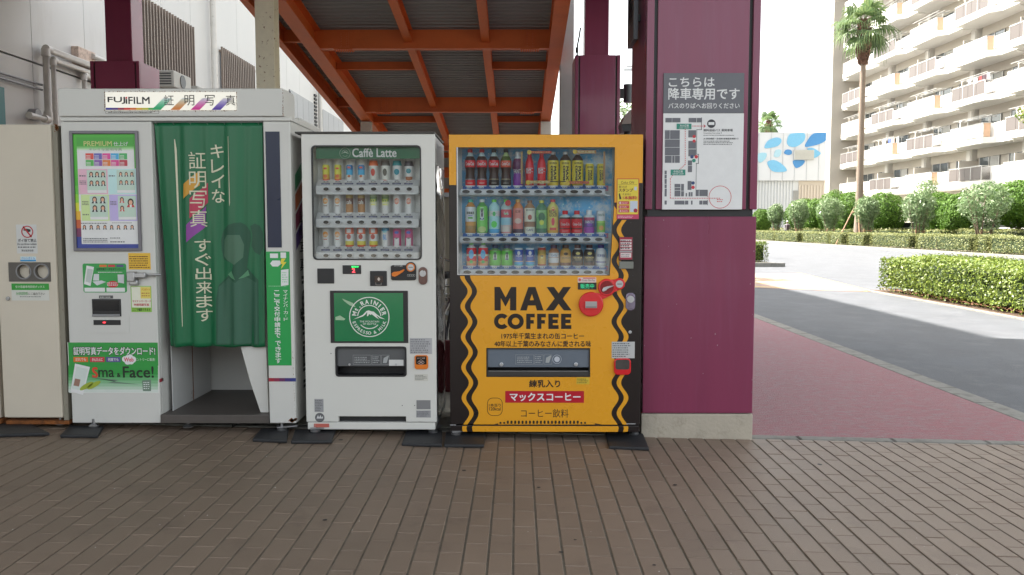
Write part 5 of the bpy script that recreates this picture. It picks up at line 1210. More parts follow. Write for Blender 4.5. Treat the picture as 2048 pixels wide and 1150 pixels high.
for r, (yb, yc, sps) in enumerate(rowsW):
    trz0, trz1 = P(735, yb + 9.5, YS)[1], P(735, yb - 7, YS)[1]; tx0, tx1 = P(632, yb, YS)[0], P(838, yb, YS)[0]
    tr = MB(); tr.box(tx0, tx1, YS - .012, IY, trz0, trz1 - .0).box(tx0 + .006, tx1 - .006, YS - .016, YS - .012, trz0 - .004, trz0 + .004); tr = tr.build("shelf_tray", m_tray, wm, bevel=.003)
    zc = P(735, yb, YS)[1]; tagz0, tagz1 = trz1, P(735, yb - 18, YS + .03)[1]
    MB().add([(tx0, YS - .010, trz1 - .001), (tx1, YS - .010, trz1 - .001), (tx1, YS + .045, tagz1 + .004), (tx0, YS + .045, tagz1 + .004)], [(0, 1, 2, 3)]).build("price_rail", m_tray, wm)
    for i, (px, sp) in enumerate(zip(xsW, sps)):
        put_button(tr, 'w', P(px, yb, YS)[0], zc, YS - .012)
        put_tag(tr, 'w%s' % ("a" if r < 2 or i < 6 else "b"), P(px - 1.5, yb - 11.5, YS)[0], P(px, yb - 11, YS)[1], YS + .004, .052, .0085, " つめた〜い ", "2c3050", "9aa0b8", (.15, .85, .15, .85))
        put_tag(tr, 'p' + ("1" if r < 2 or i < 6 else "2") + ("5" if (r, i) in ((0, 4), (0, 5), (0, 6), (0, 7)) else ""), P(px - 1, yb - 16.2, YS)[0], P(px, yb - 15.6, YS)[1], YS + .012, .030, .0095, "¥150" if r == 0 and i > 3 else ("¥110" if r == 2 and i > 5 else "¥100"), "c8c9cc", "3a3a48", (.0, 1, .08, .92))
        Yc = YS + .058; xx, zb_ = P(px, yc - (0 if sp[0] != 'x' else 0), Yc); zz = P(px, yc, Yc)[1]
        zz = max(zz, tagz1 - .004)
        # white backing card
        if hold is None:
            mb = MB(); R_ = .031; pts = [(R_ * sin(a), R_ * (1 - cos(a)) * .9) for a in [radians(-62 + 124 * k / 10) for k in range(11)]]
            for (u, v) in pts: mb.v += [(u, v, 0), (u, v, .150)]
            mb.f = [(2 * k, 2 * k + 2, 2 * k + 3, 2 * k + 1) for k in range(10)]; mb.m = [0] * 10; o = mb.build("backing_card", m_intw, wm, smooth=True); hold = o.data
        else: o = link("backing_card", hold, wm)
        o.location = Vector((xx, Yc + .016, zz - .004)) - wloc(wm)
        MB().box(xx - .024, xx + .024, Yc - .028, Yc + .03, zz - .006, zz).build("stand", m_intw, wm)
        side = ORD[i] + " from left"
        drink(sp, xx, zz, Yc, descW[r][i] + ", " + side + " in the white machine's " + ("top", "middle", "bottom")[r] + " row", "drinks displayed in the white vending machine", "drink")
# controls of the white machine
sqr = box_px("card_reader", (634.5, 537, 668, 567), FY - .006, FY + .001, m_black, wm, bevel=.002)
dsp = box_px("display", (685, 530.5, 722, 548), FY - .005, FY + .001, m_black, wm, bevel=.002)
text("2", (704, 537, 710, 545), FY - .0058, M("led_red2", (.9, .03, .04), .4, emit=1.6), dsp, .02); text("販売中", (703, 531.8, 717, 535.5), FY - .0058, M("led_green", (.03, .7, .12), .4, emit=.9), dsp, .01)
br = box_px("banknote_slot", (740, 542, 773.5, 572), FY - .008, FY + .001, m_black, wm, bevel=.003)
box_px("slot_frame", (749, 552, 766, 565), FY - .012, FY - .008, M("dim_brown", (.06, .035, .025), .4), br, bevel=.002)
mb = MB(); poly_px(mb, [(754, 559), (757.5, 554), (761, 559), (759, 559), (759, 561.5), (756, 561.5), (756, 559)], FY - .0128); x0, x1, z0, z1 = pxr(752, 563.5, 763, 570, FY); ring_mb(rr_pts(x0, x1, z0, z1, .003), rr_pts(x0 + .0015, x1 - .0015, z0 + .0015, z1 - .0015, .002), FY - .0095, FY - .009, mb); mb.build("symbol_print", C("b5aaa0"), br)
cp_ = box_px("coin_panel", (781.5, 530.5, 832, 560.5), FY - .01, FY + .001, M("panel_black", (.018, .018, .02), .3), wm, bevel=.003, round_=.012)
c = P(821.6, 534.5, FY - .012); MB().tube([(c[0], FY - .004, c[1]), (c[0], FY - .016, c[1])], .032, 24).build("coin_housing", MATS["panel_black"], cp_)
m_orange = M("orange_plastic", rgbp("c46a20"), .3, var=.02)
mb = MB(); ring_mb(circ(c[0], c[1], .026, 28), circ(c[0], c[1], .020, 28), FY - .019, FY - .015, mb); mb.build("coin_ring", m_orange, cp_); MB().tube([(c[0], FY - .016, c[1]), (c[0], FY - .0175, c[1])], .019, 20).build("coin_plate", m_silver, cp_)
MB().box(c[0] - .013, c[0] + .013, FY - .0185, FY - .0176, c[1] - .0015, c[1] + .0015).build("coin_slot", m_black, cp_)
mb = MB(); mb.prism([P(783.5, 547, FY), P(785, 552, FY), P(790, 553.5, FY), P(796, 550.5, FY), P(806, 544, FY), P(810, 539.5, FY), P(808, 538, FY), P(800, 542, FY), P(788, 543.5, FY)], FY - .016, FY - .010); mb.build("return_lever", m_orange, cp_, bevel=.0015, fix=True)
mb = MB(); 
for k in range(4): x0, x1, z0, z1 = pxr(815 + k * 4, 548.5, 818.6 + k * 4, 552.5, FY); ring_mb(rr_pts(x0, x1, z0, z1, .0025), rr_pts(x0 + .001, x1 - .001, z0 + .001, z1 - .001, .002), FY - .0108, FY - .0102, mb)
text("おつり 返却", (789, 530, 805, 533.5), FY - .0106, 0, 0, .0, mb=mb); mb.build("symbol_print", C("b5b5b0"), cp_)
m_lock = M("lock_brown", rgb("6a4a44"), .3, metal=.3, coat=.4, var=.1)
def lock(px, par, mt):
    x0, x1, z0, z1 = pxr(*px, FY); w_ = (x1 - x0) / 2; cx = (x0 + x1) / 2
    a = MB().prism(rr_pts(x0, x1, z0, z1, w_ * .95, 8), FY - .012, FY); a = a.build("lock", mt, par, bevel=.003)
    cz = z1 - (z1 - z0) * .36; mb = MB(); mb.tube([(cx, FY - .012, cz), (cx, FY - .020, cz)], w_ * .72, 20); ring_mb(circ(cx, cz, w_ * .42, 20), circ(cx, cz, w_ * .3, 20), FY - .024, FY - .019, mb); mb.tube([(cx, FY - .02, cz), (cx, FY - .023, cz)], w_ * .2, 12); mb.build("cylinder", m_silver, a)
    MB().prism([(cx - w_ * .5, z0 + (z1 - z0) * .1), (cx + w_ * .5, z0 + (z1 - z0) * .1), (cx + w_ * .35, cz - w_ * .8), (cx - w_ * .35, cz - w_ * .8)], FY - .016, FY - .012).build("key_cover", mt, a, bevel=.002)
lock((837.3, 534, 855, 569), wm, m_lock)
# poster
m_pf = M("poster_black", (.022, .020, .020), .45)
pfr = box_px("poster_frame", (660.5, 581.5, 816, 686), FY - .006, FY + .001, m_pf, wm, bevel=.002)
pg = box_px("poster", (668.5, 586, 806.5, 682.5), FY - .0072, FY - .006, M("poster_green", rgbp("166a3e"), .12, var=.06, scale=3, coat=.6, bump=.05, bscale=5), pfr)
c = P(738.6, 634, FY - .008); logo(c[0], c[1], .1225, FY - .0078, pfr, C("c6cfc2"))
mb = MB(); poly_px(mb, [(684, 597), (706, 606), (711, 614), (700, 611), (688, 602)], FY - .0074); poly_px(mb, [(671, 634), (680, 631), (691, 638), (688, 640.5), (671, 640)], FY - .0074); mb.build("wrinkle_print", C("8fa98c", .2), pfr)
# outlet
o_ = ho
mb = MB(); ring_mb(rr_pts(o_[0] - .004, o_[1] + .004, o_[2] - .004, o_[3] + .004, .02), rr_pts(o_[0] + .006, o_[1] - .006, o_[2] + .005, o_[3] - .008, .018), FY - .004, FY + .03, mb); mb.build("outlet_frame", m_black, wm)
MB().box(o_[0] - .01, o_[1] + .01, FY + .12, FY + .125, o_[2] - .01, o_[3] + .01).box(o_[0] - .01, o_[1] + .01, FY + .036, FY + .12, o_[2] - .012, o_[2] - .004).build("outlet_cavity", m_black, wm)
m_flap = M("outlet_flap", rgb("606264"), .15, var=.08, scale=5, coat=.5)
fl_ = MB().box(o_[0] + .004, o_[1] - .004, FY + .012, FY + .018, o_[2] + .058, o_[3] - .004).build("flap", m_flap, wm, bevel=.002)
def flap_print(par, px, Y):
    mb = MB(); a, b, c_, d = px; w_ = c_ - a
    for q0, q1 in ((0, .5), (.52, .76), (.78, 1.0)):
        x0, x1, z0, z1 = pxr(a + w_ * q0, b, a + w_ * q1, d, Y); ring_mb([(x0, z0), (x1, z0), (x1, z1), (x0, z1)], [(x0 + .0012, z0 + .0012), (x1 - .0012, z0 + .0012), (x1 - .0012, z1 - .0012), (x0 + .0012, z1 - .0012)], Y - .0003, Y, mb)
    scribble(mb, (a + 3, b + 3, a + w_ * .48, d - 2), Y, 4, seed=4, fill=.7); scribble(mb, (a + w_ * .54, b + 2, a + w_ * .74, d - 2), Y, 4, seed=7, fill=.7)
    poly_px(mb, [(a + w_ * .82, d - 3), (a + w_ * .84, b + 6), (a + w_ * .97, b + 1), (a + w_ * .98, b + 3), (a + w_ * .92, d - 3)], Y - .0004); return mb.build("flap_print", C("8d9091"), par)
flap_print(fl_, (706, 710, 779, 729), FY + .0112)
box_px("label_print", (778, 719.5, 807, 731.5), FY + .0100, FY + .0108, C("b9bab8"), fl_)
for px in (699, 792): c = P(px, 729, FY + .01); MB().tube([(c[0], FY + .012, c[1]), (c[0], FY + .006, c[1])], .007, 12).build("stud", m_silver, fl_)
def paper(par, px, h, rows, ink="4a4a4c", seed=1, Y=FY):
    s = box_px("sticker", px, Y - .0012, Y, C(h, .35), par); mb = MB(); scribble(mb, (px[0] + 1.5, px[1] + 1.5, px[2] - 1.5, px[3] - 1.5), Y - .002, rows, seed=seed, fill=.6); mb.build("small_print", C(ink), s); return s
paper(wm, (819.5, 676, 864, 708), "9a9a9c", 7, "5a5a5e", 3); paper(wm, (828.8, 748, 856, 762), "b4b2aa", 4, "5c5c58", 4); paper(wm, (629, 798, 647, 824), "88888a", 7, "5a5a5c", 5)
paper(wm, (832.5, 821, 861.5, 835), "88888a", 4, "55555a", 6); box_px("maker_plate", (833, 800.5, 861, 818.5), FY - .002, FY, m_grey, wm)
c = P(639.5, 835, FY); a = MB().add([(x, FY - .0012, z) for x, z in circ(c[0], c[1], .029, 28)], [tuple(range(28))]).build("round_sticker", C("5a5a5c"), wm)
mb = MB(); poly_px(mb, [(633, 837), (636, 830), (638, 835), (641, 830), (643, 835), (646, 832), (646, 837)], FY - .002); mb.build("emblem", C("b8b8b8"), a)
cr_ = box_px("coin_return", (829, 710.5, 856, 738.5), FY - .012, FY + .001, m_orange, wm, bevel=.003, round_=.014); b_ = box_px("flap", (832, 712.5, 853, 729), FY - .0135, FY - .0121, M("smoked2", (.02, .015, .012), .15), cr_, round_=.006)
mb = MB(); text("おつり 返却", (835, 714.5, 850, 718), FY - .0142, 0, 0, .01, mb=mb); cc2 = [(P(x, y, FY)) for x, y in ((839, 724), (842.5, 721.5), (846, 724), (842.5, 726))]
for q_ in cc2: ring_mb(circ(q_[0], q_[1], .009, 14), circ(q_[0], q_[1], .007, 14), FY - .0145, FY - .014, mb)
mb.build("symbol_print", C("b49a90"), b_)
for x, y in ((804.5, 811), (829.3, 811), (662, 707)): c = P(x, y, FY); MB().tube([(c[0], FY + .001, c[1]), (c[0], FY - .0015, c[1])], .003, 8).build("screw", m_black, wm)
MB().box(*[*pxr(628, 847.5, 658, 854.5, FY)[:2], FY - .001, FY + .0038, *pxr(628, 847.5, 658, 854.5, FY)[2:]]).build("tape", C("a8574c"), wm)
foot(wm, 630, 871, .3, plate=True); foot(wm, 866, 872, 1.2, plate=True)
# ================================================================== YELLOW VENDING MACHINE
ym = empty("vending_machine", (.2, 5.25, 0), "yellow and dark brown drinks vending machine with wavy bands and bold black lettering", "vending machine", "drinks vending machines")
m_yel = M("yellow_vinyl", (.80, .365, .02), .28, var=.03, scale=2, coat=.05)
m_brn = M("brown_vinyl", rgb("1d1413"), .3, var=.05, scale=3, coat=.1)
VX0, VX1 = P(899, 600, FY)[0], P(1283, 600, FY)[0]; VZ1, VZ0, VZS = P(1090, 268.5, FY)[1], P(1090, 849.5, FY)[1], P(1090, 864, FY)[1]
vw = pxr(911.5, 294.5, 1228.5, 550, FY); vw = (P(914, 450, FY)[0], P(1228, 400, FY)[0], vw[2], vw[3]); vo = pxr(973.5, 696.5, 1179.5, 753.5, FY)
plate("door", VX0, VX1, VZ0, VZ1, [vw, vo], FY, FY + .035, m_brn, ym, bevel=.004)
MB().box(VX0 + .004, VX1 - .004, FY + .17, FY + .72, VZS, VZ1 - .004).build("cabinet", m_brn, ym, bevel=.004)
MB().box(VX0 + .004, VX0 + .03, FY + .036, FY + .17, VZ0, VZ1 - .004).box(VX1 - .03, VX1 - .004, FY + .036, FY + .17, VZ0, VZ1 - .004).box(VX0 + .03, VX1 - .03, FY + .036, FY + .17, VZ1 - .03, VZ1 - .0045).build("door_shell", m_brn, ym)
MB().box(VX0 + .004, VX1 - .004, FY + .002, FY + .5, VZS, VZ0 - .006).build("base_skirt", m_brn, ym, bevel=.003)
Yv = FY - .0008
def vx(px, py): return P(px, py, FY)
dr = lambda y: .013 * (y - 582)
def sn(y, y0, p=61.0): return cos(2 * pi * (y - y0) / p)
Le = [lambda y: 928 + 7.4 * sn(y, 582.5) + dr(y), lambda y: 936.7 + 7.3 * sn(y, 582.5) + dr(y), lambda y: 947.4 + 6.7 * sn(y, 582.5) + dr(y)]
Re = [lambda y: 1230.0 + 7.1 * sn(y, 612.5), lambda y: 1240.5 + 7.1 * sn(y, 612.5), lambda y: 1249.5 + 7.3 * sn(y, 612.5)]
def wband(mb, fa, fb, y0, y1, Y=Yv, st=2.0):
    n = max(2, int((y1 - y0) / st)); ys = [y0 + (y1 - y0) * i / n for i in range(n + 1)]
    A, B = [], []
    for y in ys:
        a, b = fa(y), fb(y); b = max(a + .01, b); zc = P(1090, y, FY)[1]; A.append((P(a, y, FY)[0], zc)); B.append((P(b, y, FY)[0], zc))
    mb.band(B[::1], A, Y) if False else mb.add([(x, Y, z) for x, z in A] + [(x, Y, z) for x, z in B], [(i + 1, i + 2 + n, i + 1 + n, i)[::1] if False else (i, i + 1, i + 2 + n, i + 1 + n) for i in range(n)])
mb = MB(); wf = lambda x: (lambda y: x)
wband(mb, wf(914), wf(1226), 269.5, 294, st=40)                                        # top band
x0a, x1a = VX0 + .002, VX1 - .002
mb2 = MB(); zt_, zw_ = VZ1 - .002, vw[3]
mb2.add([(x0a, Yv, zw_), (x1a, Yv, zw_), (x1a, Yv, zt_), (x0a, Yv, zt_)], [(0, 1, 2, 3)])
zl = P(905, 370, FY)[1]; mb2.add([(x0a, Yv, zl), (vw[0] - .003, Yv, zl), (vw[0] - .003, Yv, zw_), (x0a, Yv, zw_)], [(0, 1, 2, 3)])
zr = P(1250, 405, FY)[1]; zr2 = P(1250, 366, FY)[1]; xr2 = P(1236, 380, FY)[0]
mb2.add([(vw[1] + .003, Yv, zr2), (x1a, Yv, zr2), (x1a, Yv, zw_), (vw[1] + .003, Yv, zw_)], [(0, 1, 2, 3)])
mb2.add([(vw[1] + .003, Yv, zr), (xr2, Yv, zr), (xr2, Yv, zr2), (vw[1] + .003, Yv, zr2)], [(0, 1, 2, 3)])
zb1, zb2 = P(1090, 551, FY)[1], P(1090, 695, FY)[1]
wslant = lambda y: 1228.5 - 9.5 * max(0, min(1, (y - 400) / 150)) + .6
wband(mb2, wslant, lambda y: Re[0](y), 405, 551.0)
wband(mb2, Le[2], Re[0], 551.0, 696.0); wband(mb2, Le[2], wf(972.6), 696.0, 754.0); wband(mb2, wf(1180.4), Re[0], 696.0, 754.0); wband(mb2, Le[2], Re[0], 754.0, 849.0)
mb2.build("yellow_field", m_yel, ym, fix=True)
mb = MB(); wband(mb, Le[0], Le[1], 552, 849); mb.build("wavy_line", m_yel, ym, fix=True); mb = MB(); wband(mb, Re[1], Re[2], 440, 849); mb.build("wavy_line", m_yel, ym, fix=True)
mb = MB(); Yk = FY + .0012
for a, b in ((Le[0], Le[1]), (Le[2], Re[0]), (Re[1], Re[2])): wband(mb, a, b, 852.2, 863.5, Yk)
mb.build("skirt_print", m_yel, ym, fix=True)
# slanted right edge inside the window + trims
MB().prism([P(1229, 394, FY), P(1219, 550, FY), P(1229, 550, FY)], FY + .001, FY + .03).build("window_wedge", m_brn, ym, fix=True)
mb = MB(); wband(mb, wslant, lambda y: min(1229.2, Re[0](y)), 396, 550, FY + .0002)
mb.build("yellow_field", m_yel, ym, fix=True)
mb = MB(); mb.box(vw[0], vw[0] + .007, FY - .002, FY + .012, vw[2], vw[3]).box(vw[0] + .0071, vw[1] - .04, FY - .002, FY + .012, vw[2], vw[2] + .007); mb.build("window_trim", m_silver, ym)
MB().box(vw[0] + .008, vw[1] - .002, FY + .008, FY + .011, vw[2] + .008, vw[3] - .002).build("window_glass", glass("window_glass_b", (.95, .98, .99), .9, .015), ym)
IY = FY + .165
m_aqua = M("aqua_print", (.10, .46, .80), .4, var=.25, scale=4, col2=rgb("d4dde4"), thr=(.50, .62))
MB().box(vw[0] - .02, vw[1] + .03, IY, IY + .004, vw[2] - .03, vw[3] + .03).build("display_back", m_intw, ym)
px_ = pxr(931, 296, 1222, 372, IY - .003); 
for a, b, m in ((298, 372, (921, 1224)), (392, 466, (921, 1222)), (486, 531, (921, 1216))):
    x0, x1, z0, z1 = pxr(m[0], a, m[1], b, IY - .004); pts = [(x0, z0), (x1, z0)]
    r = random.Random(a); n = 14
    mb = MB(); mb.prism([(x0 + .01, z0 + (z1 - z0) * k / 4) for k in range(5)][::-1] + [(x1, z0 + (z1 - z0) * k / 4) for k in range(5)], IY - .005, IY - .002); mb.build("aqua_backdrop", m_aqua, ym, fix=True)
    mb = MB()
    for k in range(46):
        cx, cz, rr = r.uniform(x0 + .02, x1 - .02), r.uniform(z0 + .01, z1 - .01), r.choice((.002, .003, .003, .005, .011)); mb.add([(x, IY - .0056, z) for x, z in circ(cx, cz, rr, 9)], [tuple(range(9))])
    mb.build("bubble_print", C("a9d4e6"), ym)
mb = MB(); mb.box(vw[0] - .012, vw[0] - .004, FY + .036, IY, vw[2] - .02, vw[3] + .02).box(vw[1] + .004, vw[1] + .012, FY + .036, IY, vw[2] - .02, vw[3] + .02).box(vw[0], vw[1], FY + .036, IY, vw[2] - .012, vw[2] - .004).box(vw[0], vw[1], FY + .036, IY, vw[3] + .004, vw[3] + .012); mb.build("display_lining", m_intw, ym)
# drinks
COLA = "2a120e"; RED = "b01c28"
cola = ('contour', .0335, .222, [(0, RED), (.155, COLA), (.17, "d0c0b0"), (.18, COLA), (.50, RED), (.69, COLA), (.80, "9fb0b0")], RED, [('Coca-Cola', "dccfc8", .55, .64, .85), ('#', "c8a8a0", .06, .075, .5)])
zero = ('contour', .0335, .222, [(0, "1c1818"), (.155, COLA), (.17, "c8a888"), (.18, COLA), (.50, RED), (.69, COLA), (.80, "9fb0b0")], "201c1c", [('Coca-Cola', "dccfc8", .55, .64, .85), ('#', "8a8680", .06, .075, .5)])
diet = ('contour', .0335, .222, [(0, "1c1818"), (.155, COLA), (.17, "c8a888"), (.18, COLA), (.50, "b8432c"), (.68, "3c4a1c"), (.80, "8fa070")], "201c1c", [('Coca-Cola', "dccfc8", .55, .64, .85), ('#', "8a8680", .06, .075, .5)])
grape = ('contour', .0335, .205, [(0, "6a2a80"), (.38, "4a1a44"), (.7, "5a2a4a"), (.8, "aab0b8")], "b0b0b4", [('FANTA', "d8d8e0", .36, .48, .85)])
alu = ('alu', .0290, .205, [(0, RED)], "a82028", [('Coca-Cola', "dcd4cc", .36, .52, .8, -1), ('#', "c8b8a0", .04, .055, .5)])
def maxb(): return ('pet', .0345, .205, [(0, "b89a34"), (.10, "1e1614"), (.13, "b8a038"), (.74, "3a2c28")], "c4c4c0", [('MAX', "1a1210", .16, .56, .22, -1, .30), ('COFFEE', "1a1210", .14, .58, .16, -1, -.28), ('GEORGIA', "3a2c1c", .63, .69, .7)])
maxc = ('slim', .0255, .133, [(0, "b89a34"), (.08, "b8a038")], "b8b8b4", [('MAX', "1a1210", .25, .68, .25, -1, .32), ('COFFEE', "1a1210", .22, .70, .18, -1, -.28), ('GEORGIA', "3a2c1c", .80, .88, .7)])
tea1 = ('pet', .0335, .205, [(0, "8a6430"), (.22, "a87838"), (.34, "c8cac0"), (.78, "a06a28")], "2f9c84", [('爽健美茶', "3c4434", .56, .64, .75), ('#', "5a9048", .42, .48, .45), ('#', "5a5a90", .51, .53, .4), ('@', "8a6a40", .10, .22, .5)])
tea2 = ('pet', .0345, .205, [(0, "5a8a38"), (.05, "58a03c"), (.8, "3f7a34")], "b8c0c0", [('#', "c0c8c4", .38, .76, .34), ('綾', "2a2c38", .60, .73, .2), ('鷹', "2a2c38", .47, .60, .2), ('@', "2c3a68", .39, .46, .36), ('@', "9aa868", .02, .20, .8)])
wat1 = ('pet', .0335, .205, [(0, "3f88b4"), (.12, "84b0c4"), (.50, "c0ccd0"), (.66, "8ab4c8")], "58a838", [('い・ろ・は・す', "3c8a58", .56, .61, .6), ('@', "4ab848", .16, .36, .55), ('@', "3c9a54", .50, .64, .3)])
wat2 = ('pet', .0335, .205, [(0, "b04a50"), (.02, "c49a94"), (.24, "b4505a") if False else (.24, "7fa4bc"), (.46, "b8545c"), (.70, "9fc4b8")], "64ac3c", [('もも', "d8d0c8", .54, .64, .5), ('#', "4a9a5c", .55, .60, .3), ('#', "c8a8a0", .05, .2, .7)])
peach = ('pet', .0325, .205, [(0, "3a2a38"), (.12, "a8605c"), (.3, "b07068"), (.74, "b06c3c")], "b08844", [('@', "c89a90", .28, .44, .7), ('紅茶', "6a3028", .60, .68, .5)])
latte = ('pet', .0345, .200, [(0, "b4b0a0"), (.19, "7a5c44"), (.35, "c4b8a0"), (.76, "8a6848")], "6a4a34", [('GEORGIA', "2c2420", .68, .73, .75), ('@', "8a4434", .40, .56, .35), ('CAFE', "2c3a5c", .06, .13, .6)])
lemon = ('pet', .0345, .200, [(0, "2c5a40"), (.14, "5a8a58"), (.5, "6a9a5c"), (.70, "3c6a4c")], "a8a840", [('@', "2c5a3c", .35, .62, .6), ('@', "a8b83c", .24, .4, .4), ('お〜い', "a8b8a8", .63, .69, .6)])
real = ('pet', .0345, .205, [(0, "b08830"), (.08, "b8a04c"), (.74, "c0a85c")], "b42c34", [('REAL', "3a2024", .58, .68, .7), ('GOLD', "3a2024", .49, .57, .7), ('@', "b0343c", .22, .46, .3), ('@', "b02c34", .66, .78, .3), ('#', "b04030", .08, .16, .6)])
cola3 = ('smallpet', .0345, .137, [(0, RED), (.18, COLA), (.22, RED), (.63, COLA), (.70, "9fb8bc")], RED, [('Coca-Cola', "dccfc8", .34, .46, .85), ('#', "c89a94", .08, .10, .6)])
fant2 = ('smallpet', .0345, .140, [(0, "7a2a80"), (.26, "4a2a68"), (.55, "8a2048"), (.68, "a8b4bc")], "b8bcc0", [('FANTA', "d8dce4", .42, .54, .85), ('@', "64308a", .3, .46, .5)])
fcan = ('slim', .0265, .135, [(0, "a8b0a4"), (.04, "6a9a3c"), (.45, "84a84c"), (.55, "b4b8bc")], "c0c0c0", [('FANTA', "2c5a50", .76, .87, .8), ('@', "c4803c", .12, .34, .6)])
apple = ('pet', .031, .140, [(0, "b07050"), (.1, "a87a48"), (.2, RED), (.42, "c0b09c"), (.5, RED), (.78, "c0d0cc")], "5ab844", [('@', "4a8ab0", .3, .7, .5), ('@', "3a9048", .1, .25, .35)])
tea3 = ('smallpet', .0360, .128, [(0, "4a8a34"), (.05, "4a9a34"), (.7, "6a8a54")], "2c3454", [('#', "c0c8c4", .28, .72, .30), ('綾', "2a2c38", .52, .66, .2), ('鷹', "2a2c38", .38, .52, .2), ('@', "2c3a58", .28, .36, .32)])
bluec = ('can', .0280, .106, [(0, "2c8a98"), (.1, "3a84b4"), (.22, "b09478"), (.27, "26468a"), (.93, "a8b0b8")], "b4b8bc", [('AQUA', "c8d4dc", .5, .62, .7), ('@', "c8d4e0", .62, .85, .35)])
goldc = ('can', .0255, .110, [(0, "8a3028"), (.08, "a8863c"), (.66, "8a7434"), (.76, "8a7038"), (.86, "8a3428")], "b4b4b0", [('微糖', "4a2420", .48, .6, .35), ('@', "c8b070", .4, .6, .3)])
jar1 = ('jar', .0330, .128, [(0, "8a6a4c"), (.14, "c0c0bc"), (.38, "7a5840"), (.40, "c0beb4"), (.62, "8a6044")], "3c2c44", [('Caffe', "4a5a7c", .48, .54, .6), ('LATTE', "5c6a88", .42, .46, .6)])
jar2 = ('jar', .0340, .128, [(0, "5a3424"), (.15, "a07838"), (.7, "9a7a40")], "3a2420", [('@', "2c2018", .5, .64, .4), ('GEORGIA', "3c2c18", .34, .42, .8)])
jar3 = ('jar', .0340, .128, [(0, "3a2420"), (.15, "14161c"), (.66, "1c2024"), (.78, "a8a8a8")], "3a2024", [('@', "b8a058", .52, .66, .4), ('GEORGIA', "b09c50", .35, .43, .85), ('#', "8a7c48", .27, .29, .6)])
jar4 = ('jar', .0330, .130, [(0, "b0b4c8"), (.15, "3c3a74"), (.2, "b0b4c8")], "2c2464", [('紅茶花伝', "4a5080", .42, .54, .75), ('@', "bcc2d4", .3, .38, .3)])
Y1 = [(940.5, cola), (964, cola), (988, zero), (1012, diet), (1036, grape), (1059, alu), (1083, alu), (1106, maxb()), (1130.5, maxb()), (1155, maxb()), (1179, maxc), (1202, maxc)]
Y2 = [(941.5, tea1), (964.5, tea2), (988.5, wat1), (1012.5, wat2), (1036, peach), (1059.5, latte), (1083, lemon), (1105.5, real), (1130, cola3), (1153.5, cola3), (1178, fant2), (1201.5, fcan)]
Y3 = [(943, apple), (966.5, apple), (990.5, tea3), (1014, tea3), (1037.5, bluec), (1060, bluec), (1083.5, goldc), (1107.5, jar1), (1131, jar2), (1155, jar3), (1178.5, jar3), (1201.5, jar4)]
dY = [["red-capped cola bottle", "red-capped cola bottle", "black-capped cola bottle", "greenish cola bottle", "purple grape soda bottle", "red aluminium cola bottle", "red aluminium cola bottle", "tall yellow coffee bottle", "tall yellow coffee bottle", "tall yellow coffee bottle", "short yellow coffee can", "short yellow coffee can"],
      ["amber tea bottle with teal cap", "green tea bottle with pale cap", "clear water bottle with green cap", "peach water bottle with pink label", "pink and bronze tea bottle", "cream-labelled latte bottle", "dark green tea bottle", "yellow energy drink with red cap", "short red cola bottle", "short red cola bottle", "short purple soda bottle, white cap", "green and white soda can"],
      ["small red apple juice bottle", "small red apple juice bottle", "squat green tea bottle", "squat green tea bottle", "blue mountain-print can", "blue mountain-print can", "gold coffee can", "brown and cream bottle can", "gold bottle can", "black bottle can", "black bottle can", "white bottle can, violet cap"]]
YS = FY + .045
for r, (yb, yc, row) in enumerate(((383.8, 371.5, Y1), (478.8, 466, Y2), (544, 531, Y3))):
    xe = 1210; trz0, trz1 = P(1065, yb + 6.5, YS)[1], P(1065, yb - 5.5, YS)[1]; tx0, tx1 = P(918.5, yb, YS)[0], P(xe, yb, YS)[0]
    tr = MB().box(tx0, tx1, YS - .014, YS + .01, trz0, trz1).build("shelf_tray", m_tray, ym, bevel=.004)
    MB().box(vw[0] + .0, tx1 + .03, YS + .011, IY - .006, trz0 - .004, trz0 + .006).build("shelf", m_intw, ym)
    z1r = P(1065, yb - 12.5, YS + .03)[1]
    rail = MB().add([(tx0 + .02, YS + .0, trz1 - .001), (tx1 + .01, YS + .0, trz1 - .001), (tx1 + .01, YS + .035, z1r), (tx0 + .02, YS + .035, z1r)], [(0, 1, 2, 3)]).build("price_rail", M("rail_blue", rgbp("2c5c9c"), .35, var=.12, scale=12), ym)
    MB().box(tx1 + .004, tx1 + .022, YS + .02, YS + .024, trz1 - .01, z1r).build("rail_end", C("a06070"), ym)
    for i, (px, sp) in enumerate(row):
        bxp = 932.3 + 23.95 * i + (1.2 if r == 1 else 2.6 if r == 2 else 0)
        put_button(tr, 'y', P(bxp, yb, YS)[0], P(bxp, yb, YS)[1], YS - .014)
        s = "¥160" if r == 0 and i < 10 else ("¥130" if r == 2 or i > 7 else "¥150"); put_tag(tr, s, P(bxp + 6, yb - 9.5, YS)[0], P(bxp, yb - 9.3, YS)[1], YS + .012, .029, .0125, s, "c3cbd6", "25304c", (.1, .9, .16, .84))
        Yc = YS + .062; xx, zz = P(px, yc, Yc)
        MB().box(xx - .028, xx + .028, Yc - .034, Yc + .04, zz - .008, zz).build("stand", m_intw, ym)
        drink(sp, xx, zz, Yc, dY[r][i] + ", " + ORD[i] + " from left in the yellow machine's " + ("top", "middle", "bottom")[r] + " row", "drinks displayed in the yellow vending machine", "drink")
